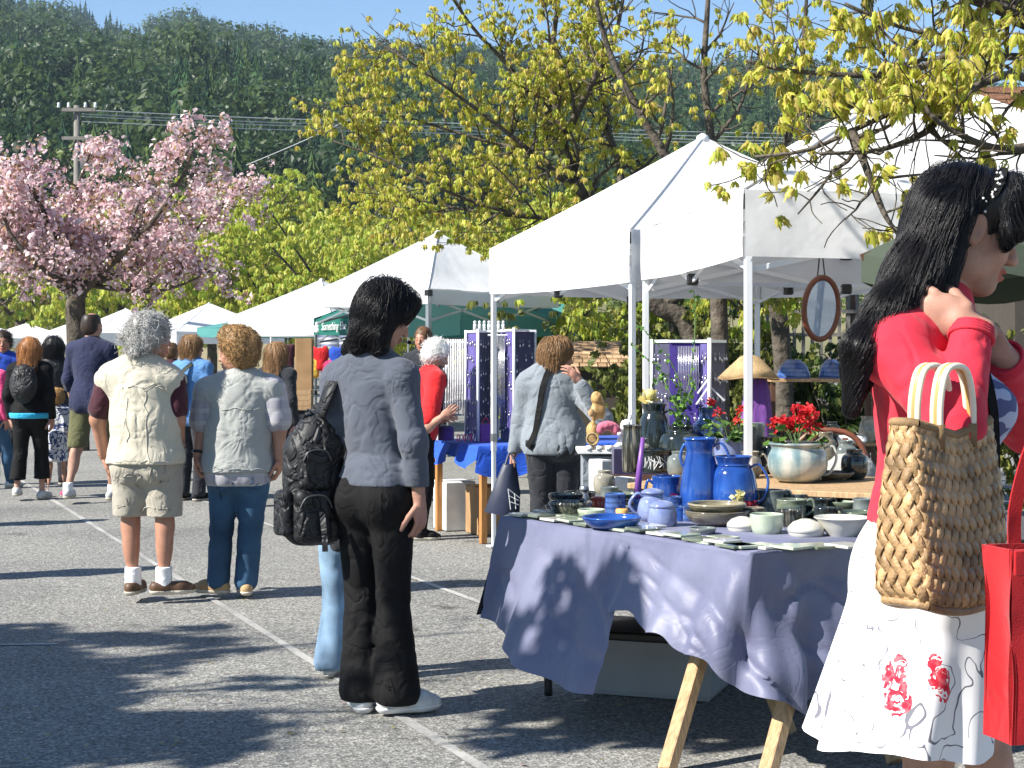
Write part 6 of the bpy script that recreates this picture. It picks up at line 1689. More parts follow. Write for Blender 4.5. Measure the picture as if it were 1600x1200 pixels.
    c = at(750, 775, 13.0); o, _ = box('cardboard_box', 'brown cardboard box under the jewellery table, beside the orange leg', 'box', np.array([c[0] + .03, c[1], .19]), (.10, .14, .185), 'cardboard', .004); mb = MB(); mb.box(np.array([c[0] + .03, c[1] - .05, .385]), (.1, .02, .008), Ax); mb.build('tape', M['suede_tan'], o)
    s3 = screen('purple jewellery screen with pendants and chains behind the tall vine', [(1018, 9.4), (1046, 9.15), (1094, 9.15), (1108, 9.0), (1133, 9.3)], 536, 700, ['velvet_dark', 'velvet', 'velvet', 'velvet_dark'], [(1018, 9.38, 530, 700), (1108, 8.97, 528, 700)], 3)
    for i in range(13): mb = MB(); x = 1060 + i * 2.6; mb.tube([at(x, 541, 9.1), at(x + .3, 580, 9.09), at(x - .2, 610 + 18 * random.random(), 9.1)], .0026, 5); mb.build('chain', M['silver'], s3, True)
    for (a, b) in (((1108, 603), (1088, 632)), ((1108, 603), (1132, 626)), ((1108, 590), (1090, 615))): mb = MB(); mb.tube([at(*a, 8.96), at(*b, 8.96)], .005, 5); mb.build('stay', M['white_metal'], s3)
    mb = MB(); mb.box(at(1075, 745, 9.3), (.45, .15, .02)); o2 = thing('side_table', (at(1075, 0, 9.3)[0], 9.3, 0), 'dark side table carrying the purple screen behind the vine', 'table'); mb.build('tabletop', M['wood_dark'], o2)
    z = at(1075, 745, 9.3)[2]
    for dx in (-.4, .4): mb = MB(); mb.box((at(1075, 0, 9.3)[0] + dx, 9.3, z / 2 - .01), (.02, .1, z / 2 - .012)); mb.build('leg', M['wood_dark'], o2)
    mb = MB(); mb.box((at(1075, 0, 9.3)[0], 9.3, (z + at(0, 700, 9.3)[2]) / 2), (.42, .1, (at(0, 700, 9.3)[2] - z) / 2 - .0)); mb.build('riser', M['velvet_dark'], o2)
jewellery()

def back_goods():
    # purple draped stand with a wide tan hat
    c = at(1183, 700, 8.8); o = thing('draped_stand', (c[0], c[1], 0), 'purple cloth draped stand under the wide tan hat', 'stand'); n = 20; P = []
    for j in range(14):
        v = j / 13; zz = 1.30 - 1.25 * v; P.append([np.array([c[0] + (.045 + .07 * v ** .5) * (1 + .18 * math.sin(5 * a + v)) * math.cos(a), c[1] + (.05 + .05 * v) * (1 + .18 * math.sin(5 * a)) * math.sin(a), zz]) for a in np.linspace(0, 2 * math.pi, n + 1)])
    mb = MB(); mb.grid(P, flip=True); mb.build('drape', M['purple'], o, True); mb = MB(); mb.tube([(c[0], c[1], .02), (c[0], c[1], 1.34)], .015, 8); mb.build('pole', M['wood_dark'], o)
    p = at(1170, 585, 8.8); h = thing('straw_hat', p, 'wide drooping tan hat on top of the purple draped stand', 'hat'); mb = MB(); prof = [(.16, -.02), (.12, .025), (.085, .06), (.05, .092), (.02, .105), (.002, .108)]
    mb.lathe(prof, p, 28, 1.0, .9, .05); mb.build('brim', M['burlap'], h, True); mb = MB(); a = np.linspace(0, 2 * math.pi, 29); mb.tube([p + np.array([.158 * math.cos(q), .142 * math.sin(q), -.02 + .006 * math.sin(3 * q)]) for q in a], .005, 5, False); mb.build('edge_braid', M['straw_dark'], h, True)
    # shelves
    s = thing('goods_shelf', (at(1265, 0, 9.0)[0], 9.1, 0), 'two plank shelf standing under the oval mirror', 'shelf'); x0, x1 = at(1203, 0, 9)[0], at(1372, 0, 9)[0]
    z1 = at(0, 592, 9)[2]; z2 = at(0, 692, 9)[2]
    for z in (z1, z2): mb = MB(); mb.box(((x0 + x1) / 2, 9.1, z - .008), ((x1 - x0) / 2, .12, .009), None, .002); mb.build('plank', M['wood'], s)
    for x in (x0 + .02, x1 - .02):
        for y in (9.02, 9.18): mb = MB(); mb.box((x, y, z1 / 2 - .01), (.012, .012, z1 / 2 - .012)); mb.build('post', M['wood_dark'], s)
    for px, lab, w in ((1240, 'upturned blue glazed bowl with pale streaks on the upper shelf plank', .092), (1299, 'upturned plain blue glazed bowl at the right of the upper shelf plank', .07)):
        p = at(px, 0, 9.08); p[2] = z1 + .001; o = thing('bowl', p, lab, 'bowl'); mb = MB(); mb.lathe([(w, 0), (w * .98, .02), (w * .8, .07), (w * .45, .098), (w * .4, .104), (.002, .104)], p, 26); mb.build('bowl_body', M['g_blue'], o, True); mb = MB(); a = np.linspace(0, 2 * math.pi, 25); mb.tube([p + np.array([w * math.cos(q), w * math.sin(q), .004]) for q in a], .004, 5, False); mb.build('rim', M['g_cobalt'], o, True)
    p = at(1330, 0, 9.0); p[2] = z2; o = thing('folded_cloth', p, 'small pale folded cloth on the lower shelf plank', 'cloth'); q = S(); q.box(p + np.array([0, 0, .02]), (.08, .06, .02), None, .015); solid('fold', q.mesh(.006, folds(.006, (30, 30, 9))), M['white_cloth'], o)
    for i, (px, y, zz, prof, m, lab) in enumerate(((1222, 8.98, z2, BOWL(.07, .06), 'g_streak', 'dark bowl at the left end of the lower shelf plank'), (1250, 9.0, z2, JAR(.05, .12), 'g_slate', 'slate jar on the lower shelf plank'), (1278, 8.97, z2, MUG(.045, .09), 'g_brown', 'brown mug on the lower shelf plank'), (1300, 9.02, z2, JAR(.045, .11), 'g_dark', 'dark jar right of the brown mug on the lower shelf plank'), (1356, 9.02, z2, JUG(.05, .14), 'g_tan', 'tan jug at the right end of the lower shelf plank'), (1335, 9.05, z1, JUG(.055, .13), 'g_dark', 'dark jug on the upper shelf plank beside the plain blue bowl'), (1362, 9.05, z1, BOWL(.06, .06), 'g_brown', 'brown bowl at the right end of the upper shelf plank'))):
        p = at(px, 0, y); p[2] = zz + .002; pot('jug' if 'jug' in lab else 'jar' if 'jar' in lab else 'mug' if 'mug' in lab else 'bowl', lab, 0, 0, prof, m, at_=p)
    z3 = at(0, 775, 9)[2]; mb = MB(); mb.box(((x0 + x1) / 2, 9.1, z3 - .008), ((x1 - x0) / 2, .12, .009), None, .002); mb.build('plank', M['wood'], s)
    # oval mirror
    c = at(1283, 482, 8.9); o = thing('oval_mirror', c, 'oval mirror in a red brown wooden frame hanging from the canopy', 'mirror'); Rm = frame(-24, -5); a = np.linspace(0, 2 * math.pi, 41)
    ov = lambda k, d: [c + Rm @ np.array([.108 * k * math.cos(q), d, .165 * k * math.sin(q)]) for q in a]
    mb = MB(); mb.tube(ov(1.0, 0), .0165, 8, False); mb.build('frame', M['frame_red'], o, True); V = ov(.97, -.004)[:-1]; mb = MB(); mb.add(V + [c + Rm @ np.array([0, -.004, 0])], [(40, (i + 1) % 40, i) for i in range(40)]); mb.build('glass', M['mirror_glass'], o); V = ov(.97, .008)[:-1]; mb = MB(); mb.add(V, [tuple(range(40))]); mb.build('back_board', M['wood_dark'], o)
    for dx in (-.02, .02): mb = MB(); mb.tube([c + np.array([dx, 0, .17]), c + np.array([dx * .4, 0, .285])], .004, 5); mb.build('cord', M['black_plastic'], o)
    # reddish chair, grey covered seat
    c = at(1290, 720, 8.3); o = thing('wooden_chair', (c[0], c[1], 0), 'red brown bentwood chair behind the teal planter mug', 'chair'); A = frame(15)
    W = lambda x, y, z: np.array([c[0], c[1], 0]) + A @ np.array([x, y, z])
    mb = MB(); mb.tube(curve([W(-.2, .18, .02), W(-.2, .2, .45), W(-.19, .24, .85), W(-.1, .26, 1.0), W(.1, .26, 1.0), W(.19, .24, .85), W(.2, .2, .45), W(.2, .18, .02)], 30), .015, 8); mb.build('back_frame', M['frame_red'], o, True)
    for x in (-.08, 0, .08): mb = MB(); mb.bar(W(x, .2, .46), W(x, .255, .98), .03, .012); mb.build('back_slat', M['frame_red'], o)
    mb = MB(); mb.box(W(0, 0, .45), (.21, .2, .02), A, .008); mb.build('seat', M['frame_red'], o)
    for x in (-.17, .17): mb = MB(); mb.bar(W(x, -.17, .01), W(x, -.16, .43), .03, .03); mb.build('leg', M['frame_red'], o)
    c = at(1322, 775, 7.9); o = thing('beanbag', (c[0], c[1], c[2] - .0), 'grey rounded cushion behind the right end of the pottery', 'cushion'); q = S(); q.ell(c + np.array([0, 0, .07]), (.15, .12, .15), None, .02); solid('cushion_body', q.mesh(.012, folds(.008)), M['stone_vest'], o); mb = MB(); a = np.linspace(0, math.pi, 15); mb.tube([c + np.array([.15 * math.cos(t), -.02, .07 + .15 * math.sin(t)]) for t in a], .004, 5); mb.build('piping', M['fleece'], o)
    mb = MB(); st = thing('stool', (c[0], c[1], 0), 'dark stool under the grey cushion', 'stool'); z = c[2] - .085; mb.box((c[0], c[1], z - .015), (.16, .13, .015), None, .005); mb.build('seat', M['wood_dark'], st)
    for dx in (-.12, .12):
        for dy in (-.09, .09): mb = MB(); mb.box((c[0] + dx, c[1] + dy, z / 2 - .015), (.014, .014, z / 2 - .016)); mb.build('leg', M['wood_dark'], st)
    # white table with soft toys
    c = at(938, 700, 9.9); z = c[2]; o = thing('white_table', (c[0], c[1], 0), 'small white table of toys right of the grey fleece woman', 'table'); mb = MB(); mb.box((c[0] + .03, c[1], z - .012), (.17, .2, .012), None, .003); mb.build('tabletop', M['white_plastic'], o); mb = MB(); mb.box((c[0] + .03, c[1], z / 2 - .02), (.14, .17, z / 2 - .022)); mb.build('skirted_base', M['fleece'], o)
    def soft(name, label, cat, parts, m, extra=()):
        p0 = at(*parts[0][:3]); t = thing(name, (p0[0], p0[1], z), label, cat); q = S()
        for (px, py, D, r) in parts: q.ell(at(px, py, D), r, None, .02)
        solid(name + '_body', q.mesh(.006, folds(.006, (25, 25, 25))), M[m], t)
        for (nm, px, py, D, r, mm) in extra: g = S(); g.ell(at(px, py, D), r, None); solid(nm, g.mesh(.005), M[mm], t)
    soft('rag_doll', 'tan haired rag doll standing on the white table', 'doll', [(932, 622, 9.9, (.035, .035, .04)), (930, 645, 9.9, (.03, .03, .05)), (926, 675, 9.9, (.04, .04, .06)), (940, 640, 9.9, (.022, .02, .06))], 'hair_blond', [('face', 924, 645, 9.85, (.02, .02, .025), 'suede_tan')])
    soft('pink_toy', 'pink soft toy lying beside the rag doll', 'toy', [(948, 665, 9.75, (.055, .04, .028)), (962, 672, 9.75, (.03, .03, .03)), (938, 672, 9.75, (.02, .02, .02))], 'pink_soft', [('muzzle', 968, 678, 9.7, (.015, .012, .012), 'white_cloth')])
    soft('white_toy', 'white fleecy toy at the right of the white table', 'toy', [(978, 668, 9.8, (.035, .035, .05)), (975, 690, 9.8, (.045, .04, .045)), (968, 696, 9.72, (.03, .02, .02))], 'white_cloth', [('ear', 984, 652, 9.8, (.012, .01, .02), 'white_cloth')])
    p = at(926, 693, 9.7); o = thing('wicker_basket', (p[0], p[1], z), 'small round wicker basket on its side on the white table', 'basket'); mb = MB(); a = np.linspace(0, 2 * math.pi, 25)
    for k in range(5): mb.tube([p + np.array([.034 * (1 - .05 * k) * math.cos(q), .015 * k, .036 + .034 * (1 - .05 * k) * math.sin(q) - .01]) for q in a], .006, 5, False)
    mb.build('woven_wall', M['wicker'], o, True); mb = MB(); mb.lathe([(.03, 0), (.002, .002)], p + np.array([0, .06, .0]), 12); mb.build('base', M['wicker'], o)
    for i, (px, lab) in enumerate(((925, 'leftmost of the white linen rolls on the white table'), (940, 'middle one of the white linen rolls on the white table'), (955, 'rightmost of the white linen rolls on the white table'))):
        p = at(px, 695, 9.72); p[2] = z + .012; o = thing('linen_roll', p, lab, 'linen roll', 'linen rolls'); mb = MB(); mb.tube([p + np.array([-.03, -.02, 0]), p + np.array([.03, .02, 0])], .014, 10); mb.build('roll', M['white_cloth'], o, True); mb = MB(); mb.tube([p + np.array([-.004, -.003, 0]), p + np.array([.004, .003, 0])], .0155, 10); mb.build('tie', M['burlap'], o, True)
M['pink_soft'] = cloth('pink_soft', (.50, .13, .20), .9, .15)
back_goods()

def far_goods():
    """brown boards, coloured goods and a crate at the stalls behind the shopper"""
    o = thing('display_board', gp(472, 735), 'tall tan display board at the stall behind the shopper', 'board'); a = at(463, 0, 22); b = at(487, 0, 22); mb = MB(); mb.box(((a[0] + b[0]) / 2, 22, 1.05), ((b[0] - a[0]) / 2, .02, .55)); mb.build('panel', M['cardboard'], o)
    for x in (a[0], b[0]): mb = MB(); mb.box((x, 22.03, .8), (.02, .012, .8)); mb.build('post', M['wood'], o)
    for i, (x, y, w, h, m, lab) in enumerate(((500, 562, 10, 18, 'red_cloth', 'red garment hanging under the green canopy'), (490, 575, 9, 16, 'amber_cloth', 'yellow garment hanging under the green canopy'), (512, 580, 9, 16, 'pink', 'pink garment hanging under the green canopy'), (450, 560, 10, 22, 'maroon', 'maroon garment hanging left of the tan board'), (455, 590, 10, 14, 'amber_cloth', 'yellow bunch of goods below the maroon garment'), (528, 565, 10, 22, 'royal', 'blue garment hanging beside the shopper'))):
        D = 23.4; c = at(x, y, D); o = thing('hanging_garment', c, lab, 'garment', 'garments hung at the far stall'); q = S(); k = D / F; q.box(c, (w * k, .05, h * k), None, .04); q.ell(c + np.array([-w * k * .9, 0, h * k * .6]), (.05, .04, .10), None, .03); q.ell(c + np.array([w * k * .9, 0, h * k * .6]), (.05, .04, .10), None, .03); solid('cloth_body', q.mesh(.03, folds(.02)), M[m], o); mb = MB(); mb.tube([c + np.array([0, 0, h * k]), c + np.array([0, 0, h * k + .1])], .008, 5); mb.build('hanger', M['grey_metal'], o)
    c = at(470, 625, 21); o = thing('wooden_crate', (c[0], c[1], c[2] - .12), 'slatted wooden crate below the tan display board', 'crate')
    for i in range(4): mb = MB(); mb.box(c + np.array([0, -.1, -.11 + .07 * i]), (.14, .012, .025)); mb.build('slat', M['wood'], o)
    for dx in (-.13, .13): mb = MB(); mb.box(c + np.array([dx, -.02, 0]), (.014, .09, .13)); mb.build('end_board', M['wood'], o)
    mb = MB(); tb = thing('dark_table', (c[0], c[1], 0), 'dark draped table under the wooden crate', 'table'); mb.box((c[0], c[1], (c[2] - .13) / 2), (.5, .22, (c[2] - .13) / 2), None, .02); mb.build('draped_cover', M['charcoal'], tb); mb = MB(); mb.box((c[0], c[1], c[2] - .127), (.52, .24, .004)); mb.build('top_cloth', M['black_cloth'], tb)
M['amber_cloth'] = cloth('amber_cloth', (.65, .40, .06), .85)
far_goods()

# ------------------------------------------------------------------ small buildings and fence behind
def kiosk():
    D = 17.0; o = thing('kiosk', (at(930, 0, D)[0], D + .5, 0), 'low kiosk with a shingled tan roof behind the grey fleece woman', 'kiosk')
    xa, xb = at(862, 0, D)[0], at(985, 0, D)[0]; ze, zr = at(0, 574, D)[2], at(0, 535, D + .45)[2]; y0, y1 = D, D + .5
    mb = MB(); mb.box(((xa + xb) / 2, D + .55, ze / 2 - .02), ((xb - xa) / 2 - .06, .40, ze / 2 - .02)); mb.build('wall', M['wall_dark'], o)
    mb = MB(); mb.add([(xa, y0, ze), (xb + .05, y0, ze), (xb - .08, y1, zr), (xa + .08, y1, zr), (xa, y1 + .5, ze), (xb + .05, y1 + .5, ze)], [(0, 1, 2, 3), (3, 2, 5, 4), (1, 5, 2), (0, 3, 4), (0, 4, 5, 1)]); rf = mb.build('roof', M['wood_dark'], o)
    me = None
    for r in range(6):
        t = r / 6; n = 9
        for i in range(n):
            a = np.array([xa + .08 * t, y0, ze]) * 1.0; s = (i + .5 + .5 * (r % 2) * .8) / n; x = (xa + .08 * t) + (xb + .05 - .13 * t - xa - .08 * t) * min(s, .97)
            p = np.array([x, y0 + (y1 - y0) * (t + .07), ze + (zr - ze) * (t + .07) + .010])
            if me is None:
                sl = math.atan2(zr - ze, y1 - y0); A = np.array(Matrix.Rotation(sl - .08, 3, 'X')); m2 = MB(); m2.box((0, 0, 0), ((xb - xa) / n / 2 * .94, .055, .007), A, .002); me = m2.mesh('shingle', False); me.materials.append(M['shingle'])
            ob = bpy.data.objects.new('shingle', me); COL.objects.link(ob); ob.parent = rf; ob.location = tuple(p - org(o)); ob.rotation_euler = (random.uniform(-.03, .03), 0, random.uniform(-.03, .03))
    D = 22.0; o = thing('teal_stall_roof', (at(935, 0, D)[0], D, 0), 'dark teal flat stall roof above the shingled kiosk', 'stall roof'); mb = MB(); mb.box(at(930, 524, D + .6), (.48, .6, .09), None, .02); mb.build('roof_slab', M['teal_roof'], o); mb = MB(); mb.box(at(930, 514, D + .6), (.50, .62, .012)); mb.build('roof_edge', M['white_metal'], o)
    for px in (885, 975): mb = MB(); p = at(px, 0, D + .6); mb.box((p[0], p[1], .78), (.03, .03, .78)); mb.build('post', M['wood_dark'], o)
    D = 26.0; o = thing('house', (at(1720, 0, D)[0], D + 2, 0), 'house with a brown tiled roof rising above the canopy at the right edge', 'house'); x0 = at(1545, 0, D)[0]; x1 = x0 + 5; zt, zb = at(0, 168, D)[2] + .25, at(0, 232, D)[2]
    mb = MB(); mb.box(((x0 + x1) / 2 + .3, D + 2, zb / 2 - .02), (2.3, 1.7, zb / 2 - .02)); mb.build('wall', M['wall_dark'], o)
    mb = MB(); mb.add([(x0, D, zb), (x1, D, zb), (x1, D + 2, zt + .4), (x0 + .2, D + 2, zt + .4), (x0, D + 4, zb), (x1, D + 4, zb)], [(0, 1, 2, 3), (3, 2, 5, 4), (0, 3, 4), (1, 5, 2)]); rf = mb.build('roof', M['wood_dark'], o)
    sl = math.atan2(zt + .4 - zb, 2); A = np.array(Matrix.Rotation(sl, 3, 'X')); m2 = MB(); m2.box((0, 0, 0), (.16, .11, .02), A, .006); me = m2.mesh('roof_tile', False); me.materials.append(M['roof_brown'])
    for r in range(9):
        for i in range(11):
            ob = bpy.data.objects.new('roof_tile', me); COL.objects.link(ob); ob.parent = rf; ob.location = tuple(np.array([x0 + .2 + .34 * i + .1 * (r % 2), D + .12 + .21 * r, zb + (zt + .4 - zb) * (.06 + .105 * r) + .02]) - org(o))
M['roof_brown'] = simple('roof_brown', (.20, .10, .06), .85, .2, .25, 8)
kiosk()
def lattice():
    D = 16.5; o = thing('lattice_fence', (at(1265, 0, D)[0], D, 0), 'weathered lattice fence behind the oval mirror', 'fence'); x0, x1 = at(1185, 0, D)[0], at(1480, 0, D)[0]; z0, z1 = .2, at(0, 450, D)[2]
    for i in range(22): mb = MB(); x = x0 + (x1 - x0) * i / 21; mb.bar((x, D, z0), (x, D, z1), .035, .010); mb.build('slat', M['pole_wood'], o)
    for i in range(9): mb = MB(); z = z0 + (z1 - z0) * i / 8; mb.bar((x0, D - .015, z), (x1, D - .015, z), .010, .035); mb.build('rail', M['pole_wood'], o)
    for x in (x0, (x0 + x1) / 2, x1): mb = MB(); mb.box((x, D + .06, z1 / 2 + .02), (.05, .045, z1 / 2 + .02)); mb.build('post', M['wood_dark'], o)
lattice()
def shrub(label, px, D, w, h, seed, cols, n=420, L=.07):
    o = thing('shrub', (at(px, 0, D)[0], D, 0), label, 'shrub', 'shrubs behind the stalls'); r = np.random.default_rng(seed); x = at(px, 0, D)[0]; mb = MB(); tips = []
    for i in range(14):
        a = r.random() * 6.28; q = w * (.3 + .7 * r.random()); P = curve([(x, D, 0), (x + q * .4 * math.cos(a), D + q * .4 * math.sin(a), h * .5), (x + q * math.cos(a), D + q * math.sin(a), h * (.6 + .45 * r.random()))], 10); mb.tube(P, np.linspace(.014, .004, 10), 5, False)
        for k in range(n // 14): j = r.integers(2, 10); tips.append(P[j] + r.normal(0, .11, 3))
    mb.build('stems', M['bark'], o, True); place_leaves(o, tips, [bunch(s, 7, L, cols, 1.2, .4) for s in range(seed, seed + 4)], (.8, 1.5), seed=seed, mass='foliage', jit=.03, tilt=.8)
DK = [(.06, .10, .025), (.09, .14, .03), (.045, .075, .02), (.13, .15, .04)]
OL = [(.20, .22, .05), (.27, .28, .07), (.13, .16, .04)]
for i, (px, D, w, h, c, lab) in enumerate(((842, 18.5, .7, 1.9, OL, 'olive shrub left of the grey fleece woman, under the white canopy edge'), (975, 18.5, .6, 1.5, DK, 'dark shrub right of the shingled kiosk'), (1010, 15.5, .6, 1.7, OL, 'olive shrub behind the paired canopy poles'), (1090, 15.8, .6, 1.8, DK, 'dark shrub behind the purple screen'),
                                       (1175, 15.0, .6, 1.7, OL, 'olive shrub behind the tan hat'), (1235, 15.4, .6, 1.45, DK, 'dark shrub below the lattice fence, left of the mirror'), (1310, 14.8, .7, 1.5, DK, 'dark shrub below the lattice fence, right of the mirror'), (1400, 15.2, .8, 1.7, DK, 'dark shrub behind the red cardigan'), (1520, 15.0, .8, 1.6, DK, 'dark shrub near the right edge'), (1610, 14.0, .8, 1.5, OL, 'leafy shrub at the right edge beyond the umbrella'))):
    shrub(lab, px, D, w, h, 200 + 5 * i, c)

# ------------------------------------------------------------------ utility pole and wires
def utility():
    D = 50.0; p = at(120, 0, D); zt = at(0, 165, D)[2]; o = thing('utility_pole', (p[0], D, 0), 'grey wooden utility pole rising behind the cherry blossom', 'utility pole')
    mb = MB(); mb.tube([(p[0], D, -.1), (p[0], D, zt)], [.12, .09], 10); mb.build('pole', M['pole_wood'], o, True)
    ys = (172, 176); 
    for k, z in enumerate((zt - .15, zt - 1.0)): mb = MB(); mb.box((p[0] + .1, D - .17, z), (.5, .04, .05)); ar = mb.build('crossarm', M['pole_wood'], o)
    for dx in (-.5, -.2, .3, .6):
        mb = MB(); mb.lathe([(.03, 0), (.055, .04), (.03, .08), (.05, .12), (.02, .16)], (p[0] + dx, D - .17, zt - .09), 8); mb.build('insulator', M['white_plastic'], o, True)
    mb = MB(); mb.tube([(p[0] + .35, D - .3, zt - 1.9), (p[0] + .35, D - .3, zt - 1.2)], .17, 10); mb.build('transformer', M['grey_metal'], o, True)
    for i, (y0, y1, y2, lab) in enumerate(((172, 192, 215, 'topmost overhead wire running right from the utility pole'), (178, 198, 222, 'second overhead wire from the top'), (182, 203, 228, 'third overhead wire from the top'), (190, 208, 232, 'lowest of the bundled overhead wires'))):
        P = curve([at(128, y0, D - .2), at(420, (y0 + y1) / 2 + 3, D + 3), at(720, y1 + 1, D + 6), at(1150, (y1 + y2) / 2 + 4, D + 10), at(1800, y2, D + 16)], 40); o = thing('overhead_wire', P[0], lab, 'wire', 'overhead wires'); mb = MB(); mb.tube(P, .014, 5, False); mb.build('cable', M['wire'], o, True)
    P = curve([at(385, 258, 60), at(470, 222, 58), at(560, 180, 56)], 12); o = thing('overhead_wire', P[0], 'slanting wire crossing below the bundle, left of the big maple', 'wire', 'overhead wires'); mb = MB(); mb.tube(P, .014, 5, False); mb.build('cable', M['wire'], o, True)
utility()

# ------------------------------------------------------------------ bags of the woman in red
def straw_bag():
    D = 2.93; cb = at(1472, 950, D); o = thing('straw_bag', cb, 'woven straw handbag with pale cane handles hung on the red sleeved arm', 'handbag')
    yaw = math.radians(38); W0, W1, d0, d1, H_ = .235, .225, .125, .055, .315
    f = np.array([math.cos(yaw), math.sin(yaw), 0]); g = np.array([math.sin(yaw), -math.cos(yaw), 0])      # along the wide face, out of it towards the camera
    def ring(u, v):
        """u once round, v up the wall"""
        w = W0 + (W1 - W0) * v; d = d0 + (d1 - d0) * v; w *= 1 + .07 * math.sin(math.pi * v) ; p = 2 * (w + d); s = (u % 1.0) * p; rr = .25
        def sq_(t): return t
        if s < w: x, y = -w / 2 + s, d / 2
        elif s < w + d: x, y = w / 2, d / 2 - (s - w)
        elif s < 2 * w + d: x, y = w / 2 - (s - w - d), -d / 2
        else: x, y = -w / 2, -d / 2 + (s - 2 * w - d)
        k = (abs(2 * x / w) ** 5 + abs(2 * y / d) ** 5) ** (1 / 5.0); k = max(k, .6); x /= k ** .85; y /= k ** .85; y *= 1 + .12 * math.sin(math.pi * v)
        z = v * H_ + .020 * (2 * x / w) ** 2 * (1 - v) + (.018 * (abs(2 * x / w)) - .01) * v * 1.4
        if v < .08: x *= .93 + .07 * v / .08; y *= .8 + .2 * v / .08
        return cb + f * x + g * y + np.array([0, 0, z])
    def nrm_(u, v): a = ring(u + .004, v) - ring(u - .004, v); b = ring(u, min(v + .01, 1)) - ring(u, max(v - .01, 0)); return nrm(np.cross(a, b))
    mb = MB(); P = [[ring(u, v) - nrm_(u, v) * -.004 * 0 for u in np.linspace(0, 1, 49)] for v in np.linspace(0, 1, 14)]; ctr = cb + np.array([0, 0, .15])
    P = [[q + nrm(np.array([ctr[0], ctr[1], q[2]]) - q) * .005 for q in row] for row in P]; mb.grid(P); mb.add([r for r in P[0][:-1]], [tuple(range(48))]); mb.build('lining', M['straw_dark'], o, True)
    Nn = 32; K = 14                                     # strips each way; crossings up the wall
    sgn = 1 if nrm_(.17, .5) @ g > 0 else -1
    for dr in (1, -1):
        for i in range(Nn):
            pts, ups = [], []
            m = K * 4
            for j in range(m + 1):
                v = j / m; u = i / Nn + dr * v * K / (2.0 * Nn) + random.uniform(-.0008, .0008); nn = nrm_(u, min(max(v, .012), .988)) * sgn
                ph = math.cos(math.pi * (v * K * 1.0 + (0 if dr > 0 else 1)) + math.pi * (i % 2) * 0)
                pts.append(ring(u, v) + nn * (.0020 + .0026 * ph)); ups.append(nn)
            mb = MB(); ribbon(mb, pts, .0168, .0022, np.array(ups)); mb.build('straw_strip', M['straw'], o, True)
    mb = MB(); mb.tube([ring(u, .012) + np.array([0, 0, -.002]) for u in np.linspace(0, 1, 60)], .0085, 8, False); mb.build('base_braid', M['straw'], o, True)
    mb = MB(); rim = [ring(u, 1.0) + np.array([0, 0, .004]) for u in np.linspace(0, 1, 60)]; mb.tube(rim, .0085, 8, False); mb.build('rim_braid', M['straw_dark'], o, True)
    for y_, nm in ((1, 'front'), (-1, 'rear')):
        b0 = cb + f * (-.045) + g * y_ * .024 + np.array([0, 0, H_ - .02]); b1 = cb + f * .045 + g * y_ * .024 + np.array([0, 0, H_ - .02]); top_ = (b0 + b1) / 2 + np.array([0, 0, .125])
        ln = curve([b0, b0 + np.array([0, 0, .07]), top_ - f * .025, top_ + f * .025, b1 + np.array([0, 0, .07]), b1], 26)
        hd = None
        for k, m in ((-1, 'cane_pale'), (0, 'cane'), (1, 'cane_pale')): mb = MB(); mb.tube(ln + g * k * .0075, .0058, 8); h2 = mb.build('handle' if hd is None else 'cane', M[m], o if hd is None else hd, True); hd = hd or h2
        for b in (b0, b1): mb = MB(); mb.tube([b + np.array([0, 0, -.012]), b + np.array([0, 0, .03])], .015, 8); mb.build('binding', M['straw_dark'], hd, True)
def by_object(m, lo=.7, hi=1.25):
    """each alike piece takes a slightly different tone"""
    nt = m.node_tree; b = nt.nodes['Principled BSDF']; src = b.inputs['Base Color'].links[0].from_socket; oi = N(nt, 'ShaderNodeObjectInfo')
    r = ramp(nt, oi.outputs['Random'], [(0, (lo, lo * .97, lo * .92)), (1, (hi, hi, hi * .98))]); nt.links.new(mixc(nt, 1.0, src, r.outputs[0], 'MULTIPLY'), b.inputs['Base Color'])
for k in ('straw', 'shingle', 'roof_brown'): by_object(M[k])
M['cane'] = simple('cane', (.50, .30, .10), .3, .5, .15, 8, coat=.3); M['cane_pale'] = simple('cane_pale', (.74, .66, .50), .3, .5, .08, 8, coat=.3)
straw_bag()
